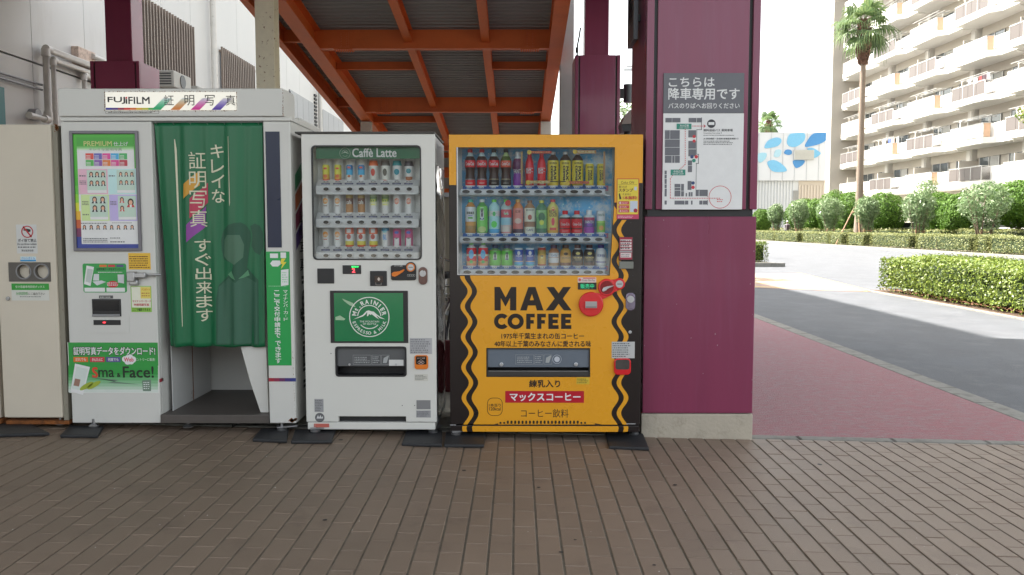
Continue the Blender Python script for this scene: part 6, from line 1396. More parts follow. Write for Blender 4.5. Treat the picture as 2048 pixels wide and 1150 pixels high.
# hanging promotional strips inside the window
Yp = FY + .03
def strip(px, h, txt=None, ht="d8c8a0", label="promo_strip", bold=.01):
    s = box_px("promo_strip", px, Yp, Yp + .0008, C(h, .35), ym)
    if txt: text(txt, (px[0] + 3, px[1] + 1.2, px[2] - 3, px[3] - 1.2), Yp - .0006, C(ht), s, bold)
    return s
strip((1056, 302, 1103, 307), "b0402c", "おすすめコーナー", "d8b060"); strip((1152, 300.5, 1192, 307), "ad7a48", "新商品登場", "d8c8a0"); strip((1134, 362.5, 1178, 367.5), "a8342c", "おすすめコーナー", "d8b060"); strip((1056, 361, 1100, 367), "a8864c", "新商品登場", "d8c8a0")
strip((1041.5, 303, 1045.5, 368), "9a7a4c"); strip((1206.5, 303, 1210.5, 368), "a0764c")
for x, y in ((1058.5, 304.5), (1150, 303.5), (1134.5, 366.5), (1056, 365)):
    c = P(x, y, Yp); MB().add([(a, Yp - .0012, b) for a, b in circ(c[0], c[1], .0135, 18)], [tuple(range(18))]).build("promo_badge", C("c8a838"), ym)
c = P(1016, 406, Yp); a = MB().add([(a, Yp - .0012, b) for a, b in circ(c[0], c[1], .018, 20)], [tuple(range(20))]).build("promo_badge", C("b03034"), ym)
# bold lettering
m_blk = C("1a1311", .3); Yb = FY - .0018
def zq(x, y): return (880 + .3304 * x, 530 + .3304 * y)
mb = MB()
for pts in ([(330, 275), (368, 275), (368, 200), (397, 252), (424, 200), (424, 275), (462, 275), (462, 133), (430, 133), (397, 196), (363, 133), (330, 133)],
            [(485, 275), (535, 133), (556.5, 133), (556.5, 175), (543, 213), (533, 245), (525, 275)], [(556.5, 133), (578, 133), (627, 275), (586, 275), (578, 245), (569, 213), (556.5, 175)], [(533, 245), (543, 213), (569, 213), (578, 245)],
            [(645, 133), (690, 133), (718, 172), (745, 133), (793, 133), (744, 203), (797, 275), (750, 275), (718, 235), (690, 275), (640, 275), (694, 203)]):
    poly_px(mb, [zq(*p) for p in pts], Yb)
def arcband(cx, cy, rx, ry, ix, iy, a0, a1, n=30):
    for k in range(n):
        t0, t1 = radians(a0 + (a1 - a0) * k / n), radians(a0 + (a1 - a0) * (k + 1) / n)
        poly_px(mb, [zq(cx + rx * cos(t0), cy - ry * sin(t0)), zq(cx + rx * cos(t1), cy - ry * sin(t1)), zq(cx + ix * cos(t1), cy - iy * sin(t1)), zq(cx + ix * cos(t0), cy - iy * sin(t0))], Yb)
arcband(374, 341, 47, 47, 21, 21, 42, 318); arcband(458, 341, 49, 47, 23, 22, 0, 360, 40)
for x0, x1 in ((522, 574), (588, 641)): poly_px(mb, [zq(x0, 387), zq(x0 + 26, 387), zq(x0 + 26, 355), zq(x1 - 6, 355), zq(x1 - 6, 333), zq(x0 + 26, 333), zq(x0 + 26, 317), zq(x1, 317), zq(x1, 295), zq(x0, 295)], Yb)
for x0, x1 in ((656, 718), (733, 795)): poly_px(mb, [zq(x0, 387), zq(x1, 387), zq(x1, 364), zq(x0 + 27, 364), zq(x0 + 27, 352), zq(x1 - 5, 352), zq(x1 - 5, 330), zq(x0 + 27, 330), zq(x0 + 27, 318), zq(x1, 318), zq(x1, 295), zq(x0, 295)], Yb)
mb.build("lettering", m_blk, ym)
text("1975年千葉生まれの缶コーヒー", (1003, 666, 1168, 678), Yb, C("241712"), ym, .022); text("40年以上千葉のみなさんに愛される味", (989, 681.5, 1182, 693.5), Yb, C("241712"), ym, .022)
text("練乳入り", (1058.5, 760, 1120, 774.5), Yb, C("241712"), ym, .03)
rd = box_px("red_banner", (1010.5, 782, 1168, 805.5), FY - .0018, FY - .0005, C("a01626", .3), ym); text("マックスコーヒー", (1020, 786, 1161, 802), FY - .0026, C("d6cfca"), rd, .035)
text("コーヒー飲料", (1042, 818, 1137, 835), Yb, C("241712"), ym, .0)
mb = MB(); x0, x1, z0, z1 = pxr(974.5, 795.5, 1005, 831.5, Yb); ring_mb(rr_pts(x0, x1, z0, z1, .034, 8), rr_pts(x0 + .003, x1 - .003, z0 + .003, z1 - .003, .031, 8), Yb - .0004, Yb, mb); text("1本当り", (978, 807, 1001.5, 813.5), Yb, 0, 0, .015, mb=mb); text("120kcal", (978.5, 814.5, 1001, 821), Yb, 0, 0, .015, mb=mb); mb.build("calorie_print", C("2a1814"), ym)
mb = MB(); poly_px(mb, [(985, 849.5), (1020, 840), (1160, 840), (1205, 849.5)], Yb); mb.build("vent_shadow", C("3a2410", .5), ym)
mb = MB()
for i in range(24):
    x = 1001 + i * 7.35; 
    if not (1001 <= x <= 1178): continue
    yt = 841.0 if 1015 < x < 1160 else 843.5; x0, x1, z0, z1 = pxr(x - 2, yt, x + 2, 847.5, FY); mb.prism(rr_pts(x0, x1, z0, z1, .005, 3), FY - .0034, FY - .0022)
mb.build("vent_slot", C("1a0f0a", .5), ym)
mb = MB(); poly_px(mb, [(996, 847), (1012, 840), (1164, 840), (1190, 847), (1190, 849), (996, 849)], FY - .0021); mb.build("vent_plate", m_yel, ym)
# controls
c_red = M("red_plastic", rgbp("b8161e"), .22, var=.02, coat=.4)
c1_, c2_, c3_ = P(1181.5, 608, FY), P(1213, 574.5, FY), P(1238, 567.5, FY)
mb = MB()
for c, r in ((c1_, .0745), (c2_, .0525), (c3_, .035)): mb.tube([(c[0], FY + .002, c[1]), (c[0], FY - .022, c[1])], r, 36)
rh = mb.build("coin_housing", c_red, ym, bevel=.005, smooth=40)
mb = MB(); mb.prism([(c1_[0] + .02, c1_[1] + .07), (c1_[0] + .068, c1_[1] + .03), (c2_[0] + .03, c2_[1] - .045), (c2_[0] - .04, c2_[1] - .035)], FY - .02, FY); mb.prism([(c2_[0] + .01, c2_[1] + .045), (c2_[0] + .03, c2_[1] - .035), (c3_[0] + .01, c3_[1] - .03), (c3_[0] - .01, c3_[1] + .03)], FY - .019, FY); mb.build("bridge", c_red, rh, fix=True)
mb = MB(); mb.tube([(c2_[0], FY - .022, c2_[1]), (c2_[0], FY - .0235, c2_[1])], .040, 32); mb.build("dial", M("red_dark", rgb("8a1018"), .3), rh)
mb = MB(); mb.prism([P(1203, 580, FY), P(1205, 583, FY), P(1211, 580.5, FY), P(1214, 577, FY), P(1225, 572, FY), P(1226, 570, FY), P(1213, 572, FY), P(1206, 574, FY)], FY - .034, FY - .0236); mb.build("return_lever", m_silver, rh, bevel=.002, fix=True)
ring_mb(circ(c3_[0], c3_[1], .022, 28), circ(c3_[0], c3_[1], .017, 28), FY - .026, FY - .021, (mb := MB())); mb.build("coin_ring", m_silver, rh)
MB().tube([(c3_[0], FY - .021, c3_[1]), (c3_[0], FY - .0245, c3_[1])], .017, 24).build("coin_plate", m_silver, rh); MB().box(c3_[0] - .014, c3_[0] + .014, FY - .0252, FY - .0246, c3_[1] - .0022, c3_[1] + .0022).build("coin_slot", m_black, rh)
x0, x1, z0, z1 = pxr(1168, 600, 1196, 618, FY); fr_ = MB().prism(rr_pts(x0, x1, z0, z1, .008), FY - .030, FY - .0225).build("banknote_slot", c_red, rh, bevel=.002)
x0, x1, z0, z1 = pxr(1170, 602, 1193, 615, FY); MB().box(x0, x1, FY - .0315, FY - .0301, z0, z1).build("slot_window", M("slot_grey", rgb("a9a5a4"), .3), fr_); MB().box(x0 + .003, x1 - .003, FY - .0322, FY - .0316, z0 + .004, z0 + .008).build("coin_slot", m_black, fr_)
dd = box_px("display", (1156, 565.5, 1193, 579), FY - .006, FY - .0005, m_black, ym, bevel=.001); text("販売中", (1161, 567.5, 1188, 577), FY - .0072, M("led_green2", (.02, .38, .16), .4, emit=.35), dd, .0)
st = box_px("sticker", (1155.5, 554.5, 1192.5, 565), FY - .0022, FY - .0009, C("c4b0ac"), ym, round_=.004); text("Coke On Pay", (1164, 558.5, 1190, 563.5), FY - .003, C("6a4a48"), st, .0); mb = MB(); flat_px(mb, (1166, 555.3, 1191, 557.2), FY - .003); c = P(1159.5, 559.5, FY); mb.add([(a, FY - .003, b) for a, b in circ(c[0], c[1], .009, 12)], [tuple(range(12))]); mb.build("label_print", C("b04a50"), st)
m_lockv = M("lock_violet", rgb("847a90"), .2, metal=.6, coat=.4, var=.15, scale=30); lock((1251, 585, 1270, 621), ym, m_lockv)
c = P(1260, 664, FY); MB().tube([(c[0], FY, c[1]), (c[0], FY - .006, c[1])], .010, 16).build("screw", m_silver, ym, bevel=.002)
paper(ym, (1223.5, 683.5, 1269.5, 716.5), "a4a6a6", 7, "4c5054", 11, FY - .001)
cr_ = box_px("coin_return", (1228, 717, 1262, 750), FY - .018, FY - .0005, c_red, ym, bevel=.004, round_=.024); b_ = box_px("pocket", (1231, 719.5, 1259, 739), FY - .0195, FY - .0181, M("pocket_grey", rgb("4a4644"), .2, var=.2, scale=20), cr_, round_=.014)
rdr = empty  # contactless reader
rb_ = box_px("card_reader", (1238, 474, 1266, 521), FY - .02, FY - .0005, M("reader_black", rgb("34302e"), .4), ym, bevel=.003); box_px("reader_sticker", (1239, 474.5, 1264.5, 519), FY - .0212, FY - .0201, C("8a2438"), rb_)
mb = MB()
for a, b in ((479, 482.5), (484.5, 488.5), (490, 494), (495.5, 499.5)): flat_px(mb, (1240.5, a, 1263, b), FY - .022)
flat_px(mb, (1241, 506, 1262.5, 515), FY - .022); mb.build("label_print", C("c0b4b4"), rb_); mb = MB(); scribble(mb, (1241, 479.3, 1262, 499), FY - .0228, 4, seed=8, fill=.9); text("WAON", (1242, 508, 1251, 513), FY - .0228, 0, 0, .02, mb=mb) if False else scribble(mb, (1242, 508, 1261, 514), FY - .0228, 2, seed=9); mb.build("small_print", C("3a3434"), rb_)
mb = MB(); flat_px(mb, (1239, 501, 1264, 505), FY - .0216); mb.build("band_print", C("8a8688"), rb_)
rp_ = box_px("reader_pad", (1238.5, 523, 1267, 537.5), FY - .02, FY - .0005, M("pad_grey", rgb("7d7f78"), .35), ym, bevel=.003)
# promotional poster on the upper right
st = box_px("promo_poster", (1233.5, 357, 1278, 438), FY - .0026, FY - .0012, C("a8382c", .3), ym); Ya = FY - .0034
mb = MB(); flat_px(mb, (1234.8, 358.5, 1276.5, 428.5), Ya); mb.build("yellow_print", C("c2b03c", .3), st); mb = MB(); flat_px(mb, (1234, 429.5, 1277.5, 438), Ya); mb.build("pink_print", C("aa3858", .3), st); Ya -= .0008
mb = MB(); text("Coke ON", (1242, 362.3, 1268, 367.5), Ya, 0, 0, .0, mb=mb); flat_px(mb, (1237, 368.8, 1274, 369.2), Ya); text("買うたび", (1238, 371.5, 1254, 376), Ya, 0, 0, .01, mb=mb); text("スタンプ", (1237.5, 377, 1266, 383.5), Ya, 0, 0, .035, mb=mb); text("たまると", (1245.5, 386.5, 1262, 390.5), Ya, 0, 0, .01, mb=mb); mb.build("lettering", C("5a2c1c"), st)
text("1本無料!", (1246, 392, 1274, 399), Ya, C("a0302c"), st, .04)
for i in range(3):
    mb = MB(); flat_px(mb, (1237, 402.5 + i * 8, 1258, 409 + i * 8), Ya); mb.build("step_print", C("a42c38"), st); text(str(i + 1), (1239, 403.8 + i * 8, 1241.5, 408 + i * 8), Ya - .0006, C("d0b8b8"), st, .03); mb = MB(); scribble(mb, (1243, 403.5 + i * 8, 1256, 408.5 + i * 8), Ya - .0006, 2, seed=i); mb.build("small_print", C("c8a8a8"), st)
mb = MB(); flat_px(mb, (1260, 402, 1275, 424), Ya); poly_px(mb, [(1269, 373), (1274, 374), (1273, 381), (1268, 380)], Ya); mb.build("drawing_print", C("a9b0bc"), st); mb = MB(); poly_px(mb, [(1237.5, 388), (1239.5, 386), (1243, 398), (1239, 399)], Ya); mb.build("bottle_print", C("30201c"), st)
c = P(1271, 421, Ya); MB().add([(a, Ya - .0006, b) for a, b in circ(c[0], c[1], .012, 16)], [tuple(range(16))]).build("badge_print", C("8a2038"), st); mb = MB(); scribble(mb, (1236, 431, 1268, 436.5), Ya, 2, seed=5); mb.build("small_print", C("d0b0b8"), st)
paper(ym, (1153, 755, 1179, 768.5), "b59a30", 3, "5a4a1c", 12, FY - .001)
# outlet
o_ = vo; mb = MB(); ring_mb([(o_[0] - .001, o_[2] - .001), (o_[1] + .001, o_[2] - .001), (o_[1] + .001, o_[3] + .001), (o_[0] - .001, o_[3] + .001)], [(o_[0] + .005, o_[2] + .005), (o_[1] - .005, o_[2] + .005), (o_[1] - .005, o_[3] - .006), (o_[0] + .005, o_[3] - .006)], FY - .002, FY + .03, mb); mb.build("outlet_frame", m_black, ym)
MB().box(o_[0] - .01, o_[1] + .01, FY + .12, FY + .125, o_[2] - .01, o_[3] + .01).box(o_[0] - .01, o_[1] + .01, FY + .036, FY + .12, o_[2] - .012, o_[2] - .004).build("outlet_cavity", m_black, ym)
m_flap2 = M("outlet_flap_blue", rgb("6a7480"), .12, var=.12, scale=3, coat=.6, stretch=(1, 1, .4)); zf = P(1075, 735, FY)[1]
fl_ = MB().box(o_[0] + .004, o_[1] - .004, FY + .008, FY + .014, zf, o_[3] - .004).build("flap", m_flap2, ym, bevel=.002); MB().box(o_[0] + .005, o_[1] - .005, FY + .0, FY + .03, o_[2] + .004, o_[2] + .036).build("outlet_lip", M("lip_grey", rgb("3c3a38"), .4), ym, bevel=.003)
MB().box(o_[0] + .012, o_[1] - .012, FY - .004, FY - .0005, o_[2] + .034, o_[2] + .0365).build("lip_trim", m_silver, ym)
flap_print(fl_, (1031, 709.5, 1104, 728.5), FY + .0072); c = P(1114, 718.5, FY + .007); mb = MB(); ring_mb(circ(c[0], c[1], .0275, 28), circ(c[0], c[1], .0255, 28), FY + .0065, FY + .0072, mb); mb.add([(a, FY + .007, b) for a, b in circ(c[0], c[1], .017, 20)], [tuple(range(20))]); mb.build("round_print", C("a4a8b0"), fl_)
for px in (1003, 1152): c = P(px, 729, FY); MB().tube([(c[0], FY + .009, c[1]), (c[0], FY - .001, c[1])], .012, 16).build("stud", m_silver, fl_, bevel=.003)
for x, y, w_ in ((900, 849.7, 12), (1253, 847.5, 18)): x0, x1, z0, z1 = pxr(x, y - .8, x + w_, y + 1, FY); MB().box(x0, x1, FY - .002, FY + .0, z0, z1).build("hinge_trim", m_silver, ym)
for x, y in ((1262, 445), (1266, 551)): c = P(x, y, FY); MB().tube([(c[0], FY, c[1]), (c[0], FY - .002, c[1])], .004, 10).build("screw", m_black, ym)
foot(ym, 912, 877, .3); foot(ym, 1268, 876, 2.6)
# ================================================================== PLANTS
rng = np.random.default_rng(11)
m_hedge = leafmat("hedge_leaf", (.07, .12, .018), (.24, .30, .05), .42, .3)
m_hedge2 = leafmat("far_hedge_leaf", (.12, .145, .045), (.27, .28, .11), .5, .3)
m_jun = leafmat("juniper_leaf", (.045, .115, .010), (.11, .21, .02), .6, .25)
m_ole = leafmat("oleander_leaf", (.09, .17, .06), (.30, .38, .21), .35, .25)
m_palm = leafmat("palm_leaf", (.07, .13, .05), (.17, .23, .09), .45, .35)
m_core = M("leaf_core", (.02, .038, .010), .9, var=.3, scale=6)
m_bark = M("bark", (.16, .115, .08), .9, var=.25, scale=12, bump=.6, bscale=30)
m_pbark = M("palm_bark", (.20, .155, .12), .9, var=.2, scale=8, bump=.8, bscale=20, stretch=(1, 1, 3))
m_stake = M("stake_wood", (.32, .20, .12), .8, var=.2, scale=10)
def leaf_mesh(name, pts, nrm, size, mat, parent, aspect=2.0, jitter=.6, kind=None, bend=0):
    n = len(pts); nrm = nrm + rng.normal(0, jitter, (n, 3)); nrm /= np.linalg.norm(nrm, axis=1)[:, None] + 1e-9
    t = rng.normal(0, 1, (n, 3)); t -= (t * nrm).sum(1)[:, None] * nrm; t /= np.linalg.norm(t, axis=1)[:, None] + 1e-9
    b = np.cross(nrm, t); s = size * rng.uniform(.6, 1.3, n)[:, None]; w_ = s / aspect
    v = np.empty((n, 4, 3)); v[:, 0] = pts - t * s * .5; v[:, 1] = pts + b * w_ * .5 + nrm * s * .06; v[:, 2] = pts + t * s * .5; v[:, 3] = pts - b * w_ * .5 + nrm * s * .06
    me = bpy.data.meshes.new(name); me.vertices.add(4 * n); me.vertices.foreach_set("co", v.reshape(-1).astype('f'))
    me.loops.add(4 * n); me.loops.foreach_set("vertex_index", np.arange(4 * n, dtype='i')); me.polygons.add(n); me.polygons.foreach_set("loop_start", np.arange(0, 4 * n, 4, dtype='i'))
    me.polygons.foreach_set("loop_total", np.full(n, 4, dtype='i')) if False else None
    me.update(calc_edges=True); me.materials.append(mat); o = link(name, me, parent)
    if kind: o['kind'] = kind
    return o
def lump(p, f=1.0, seed=0):       # cheap smooth noise
    r = np.random.default_rng(seed); k = r.normal(0, f, (8, 3)); ph = r.uniform(0, 6.28, 8); return sum(np.sin(p @ k[i] + ph[i]) for i in range(8)) / 8
def blob(name, c, rad, n, size, mat, parent, amp=.18, freq=2.5, seed=0, depth=.25, squash=None, core=True, zmin=None, aspect=2, jitter=.6):
    d = rng.normal(0, 1, (n, 3)); d /= np.linalg.norm(d, axis=1)[:, None]; r = np.array(rad)
    k = 1 + amp * lump(d * freq * 1.6, 1.6, seed) * 1.6; base = d * r
    q_ = base * k[:, None] * (1 - depth * rng.random(n)[:, None] ** 1.6)
    pts = q_ + np.array(c)
    if zmin is not None: sel = pts[:, 2] > zmin; pts, d = pts[sel], d[sel]
    nr = d / r; nr /= np.linalg.norm(nr, axis=1)[:, None]
    o = leaf_mesh(name, pts, nr, size, mat, parent, aspect, jitter)
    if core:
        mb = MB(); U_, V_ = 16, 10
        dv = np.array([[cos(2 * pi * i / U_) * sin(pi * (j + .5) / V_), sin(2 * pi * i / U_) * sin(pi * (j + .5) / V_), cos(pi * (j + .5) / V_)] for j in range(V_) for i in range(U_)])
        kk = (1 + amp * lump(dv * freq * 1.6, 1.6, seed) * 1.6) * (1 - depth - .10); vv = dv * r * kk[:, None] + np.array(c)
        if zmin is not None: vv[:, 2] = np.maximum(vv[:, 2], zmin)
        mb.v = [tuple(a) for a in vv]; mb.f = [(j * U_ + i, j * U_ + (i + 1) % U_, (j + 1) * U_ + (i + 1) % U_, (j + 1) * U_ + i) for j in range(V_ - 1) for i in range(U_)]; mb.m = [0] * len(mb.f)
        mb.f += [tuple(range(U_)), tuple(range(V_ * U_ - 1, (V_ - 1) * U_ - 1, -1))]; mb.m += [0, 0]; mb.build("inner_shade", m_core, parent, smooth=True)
    return o
def hedge(label, x0, x1, y0, y1, z0, h, n, size, mat, seed=0, amp=.06, group=None, rnd=.12):
    t = empty("hedge", ((x0 + x1) / 2, (y0 + y1) / 2, z0), label, "hedge", group)
    A = np.array([(x1 - x0) * (y1 - y0), (x1 - x0) * h, (x1 - x0) * h, (y1 - y0) * h, (y1 - y0) * h]); A[1] *= 2.2; cnt = (A / A.sum() * n).astype(int); P_, N_ = [], []
    for k, c in enumerate(cnt):
        u, v = rng.random(c), rng.random(c); z = np.zeros(c)
        if k == 0: p = np.stack([x0 + u * (x1 - x0), y0 + v * (y1 - y0), z + z0 + h], 1); nn = (0, 0, 1)
        elif k == 1: p = np.stack([x0 + u * (x1 - x0), z + y0, z0 + v * h], 1); nn = (0, -1, 0)
        elif k == 2: p = np.stack([x0 + u * (x1 - x0), z + y1, z0 + v * h], 1); nn = (0, 1, 0)
        elif k == 3: p = np.stack([z + x0, y0 + u * (y1 - y0), z0 + v * h], 1); nn = (-1, 0, 0)
        else: p = np.stack([z + x1, y0 + u * (y1 - y0), z0 + v * h], 1); nn = (1, 0, 0)
        P_.append(p); N_.append(np.tile(nn, (c, 1)).astype(float))
    p, nr = np.concatenate(P_), np.concatenate(N_)
    # round the shoulders, then ruffle
    cx, cy = (x0 + x1) / 2, (y0 + y1) / 2; zt = z0 + h; rr = min(rnd, h * .4)
    ex = np.clip(np.abs(p[:, 0] - cx) - ((x1 - x0) / 2 - rr), 0, None); ez = np.clip(p[:, 2] - (zt - rr), 0, None); d = np.sqrt(ex ** 2 + ez ** 2); k = np.where((d > rr) & (ex > 0) & (ez > 0), rr / np.maximum(d, 1e-6), 1)
    p[:, 0] = np.where(k < 1, cx + np.sign(p[:, 0] - cx) * ((x1 - x0) / 2 - rr + ex * k), p[:, 0]); p[:, 2] = np.where(k < 1, zt - rr + ez * k, p[:, 2])
    p += nr * (amp * (lump(p, 2.2, seed) * 1.4 + lump(p, 7, seed + 1) * .9))[:, None] - nr * (rng.random(len(p)) ** 2 * .12)[:, None] + nr * (rng.random(len(p)) ** 6 * .07)[:, None]
    lower = (p[:, 2] - z0) / h; p = p[(lower > .12) | (rng.random(len(p)) < .35)]; nr = nr[:0] if False else nr[(lower > .12) | (rng.random(len(lower)) < -1)] if False else None
    nn = p - np.array([cx, 0, z0 + h * .3]); nn[:, 1] = np.where(np.abs(p[:, 1] - cy) > (y1 - y0) / 2 - .22, np.sign(p[:, 1] - cy) * 1.2, 0); nn /= np.linalg.norm(nn, axis=1)[:, None]; nn[:, 2] += .3
    leaf_mesh("leaves", p, nn, size, mat, t, 1.9, .75)
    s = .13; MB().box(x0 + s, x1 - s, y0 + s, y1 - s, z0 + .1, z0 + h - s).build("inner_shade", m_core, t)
    mb = MB(); r = random.Random(seed)
    for _ in range(int(6 + (y1 - y0) * 3)):
        x, y = r.uniform(x0 + .1, x1 - .1), r.uniform(y0 + .1, y1 - .1); mb.tube([(x, y, z0 - .02), (x + r.uniform(-.1, .1), y + r.uniform(-.1, .1), z0 + h * .6)], .012, 5)
    mb.build("stems", m_bark, t); return t
hedge("broad bright green azalea hedge in the near planting bed, right of the road", 7.95, 9.6, 8.2, 18.15, -.09, .72, 60000, .052, m_hedge, 3, .075)
hedge("small clipped hedge beside the large purple pillar, at the pavement corner", 5.2, 9.15, 30.2, 33.5, -.05, .80, 14000, .06, m_hedge, 4, .05)
# leaf litter under the near hedge
lp_ = np.stack([rng.uniform(7.88, 8.15, 900), rng.uniform(8, 18, 900), np.full(900, -.045) + rng.random(900) * .015], 1)
leaf_mesh("fallen_leaves", lp_, np.tile((0, 0, 1.), (900, 1)), .05, M("dead_leaf", (.16, .07, .035), .8, island=.4), None, 1.6, .3, 'stuff')
gp_ = np.stack([rng.uniform(22.45, 23.0, 9000), rng.uniform(35, 78, 9000), np.full(9000, -.03)], 1)
leaf_mesh("grass", gp_, np.stack([rng.normal(0, 1, 9000), rng.normal(0, 1, 9000), np.full(9000, .2)], 1), .09, leafmat("grass_blade", (.10, .17, .03), (.2, .28, .06)), None, 5, .2, 'stuff')
seg = [(1480, 1545, "low clipped hedge segment farthest away, at the purple pillar's edge"), (1545, 1590, "low hedge segment between the walker and the farthest hedge"), (1600, 1652, "low hedge segment just right of the walker"), (1654, 1678, "short low hedge segment left of the palm's slanting prop"), (1690, 1722, "short low hedge segment under the tall palm trunk"),
       (1737, 1811, "low hedge segment right of the palm, behind the kerb"), (1826, 1932, "long low hedge segment between two staked oleanders on the right"), (1944, 1966, "short greyish hedge segment beside the largest oleander"), (1970, 2075, "low hedge segment at the right border of the view")]
HX = 22.75
def pY(px, X): return X * F / (px - 1035)
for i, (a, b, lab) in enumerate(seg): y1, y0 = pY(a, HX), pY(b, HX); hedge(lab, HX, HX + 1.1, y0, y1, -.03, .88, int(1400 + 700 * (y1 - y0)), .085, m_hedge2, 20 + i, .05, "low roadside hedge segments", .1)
hedge("pale second hedge row behind the staked oleanders, left part", 25.4, 26.4, 50, 84, -.03, 1.1, 9000, .11, m_hedge2, 41, .1, "rear hedge rows")
hedge("pale second hedge row behind the staked oleanders, right part", 25.4, 26.4, 36, 48.5, -.03, 1.15, 7000, .10, m_hedge2, 42, .1, "rear hedge rows")
# oleanders with stakes
def oleander(px, X, top, wpx, lab, seed):
    y = pY(px, X); s = y / F; zt = H + (452 - top) * s; rw = wpx * s / 2; t = empty("oleander_tree", (X, y, 0), lab, "tree", "staked oleander trees")
    rz_ = (zt - 1.55) / 2 * 1.02; blob("crown", (X, y, zt - rz_), (rw, rw, rz_), 2600, .24, m_ole, t, .22, 2.2, seed, .5, core=False, aspect=4.2, jitter=.9)
    blob("crown", (X + rw * .1, y, 1.45), (rw * .55, rw * .55, .55), 500, .2, m_ole, t, .2, 2, seed + 1, .6, core=False, aspect=4, jitter=.9)
    mb = MB(); r = random.Random(seed)
    for k in range(9):
        a = r.uniform(0, 6.28); q0 = (X + .15 * cos(a), y + .15 * sin(a), 0); q1 = (X + rw * .35 * cos(a), y + rw * .35 * sin(a), 1.3); q2 = (X + rw * .7 * cos(a + .2), y + rw * .7 * sin(a + .2), zt - rz_ * .7); mb.tube([q0, q1, q2], [.035, .028, .012], 6)
    mb.build("stems", m_bark, t, smooth=True); mb = MB()
    for dx, dy in ((-.3, -.25), (.3, -.25), (0, .3)): mb.tube([(X + dx, y + dy, -.03), (X + dx * .8, y + dy * .8, 1.15)], .032, 8)
    for z in (1.0,): mb.tube([(X - .34, y - .26, z), (X + .34, y - .26, z)], .025, 6)
    mb.build("stakes", m_stake, t)
for i, (px, top, wpx, lab) in enumerate([(1549, 410, 34, "staked oleander left of the walker, near the white building"), (1594, 400, 40, "staked oleander just right of the walker"), (1656, 394, 48, "staked oleander left of the tall palm trunk"), (1729, 392, 46, "staked oleander just right of the tall palm trunk"),
                                        (1832, 380, 62, "staked oleander in the middle of the right-hand shrub row"), (1962, 366, 92, "largest oleander, with several bare stems, near the right border")]):
    oleander(px, 23.9, top, wpx, lab, 60 + i)
# clipped junipers
def juniper(px, X, top, wpx, lab, seed, zb=.5):
    y = pY(px, X); s = y / F; zt = H + (452 - top) * s; rw = wpx * s / 2; t = empty("juniper_tree", (X, y, 0), lab, "tree", "clipped round junipers"); rz_ = (zt - zb) / 2
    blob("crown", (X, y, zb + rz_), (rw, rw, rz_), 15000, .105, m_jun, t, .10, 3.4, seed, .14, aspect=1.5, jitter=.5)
    MB().tube([(X, y, -.05), (X + .05, y, 1.0), (X, y, zb + rz_)], [.13, .1, .07], 8).build("trunk", m_bark, t, smooth=True); return t
for i, (px, top, wpx, lab) in enumerate([(1521, 418, 36, "small dark conical shrub against the pillar edge"), (1604, 398, 66, "round clipped juniper behind the walker"), (1632, 398, 54, "round clipped juniper left of the palm, partly behind an oleander"), (1666, 383, 62, "taller round juniper immediately left of the palm trunk"), (1700, 384, 64, "round juniper directly behind the palm trunk"),
                                        (1760, 385, 76, "large round juniper right of the palm"), (1875, 386, 78, "round juniper between the middle and the largest oleander"), (1915, 388, 66, "round juniper left of the largest oleander"), (2030, 362, 100, "biggest juniper at the right border, with layered underside")]):
    juniper(px, 27.0, top, wpx * 1.15, lab, 80 + i, .4 if i != 8 else 1.2)
fl2 = empty("garden_fence", (28.6, 55, 0), "dark fence with a pale rail behind the clipped junipers", "fence"); MB().box(28.6, 28.65, 34, 88, 0, 1.55).build("boards", M("fence_dark", (.02, .022, .02), .7), fl2); MB().box(28.55, 28.6, 34, 88, 1.15, 1.22).build("rail", M("rail_white", (.5, .5, .48), .5), fl2)
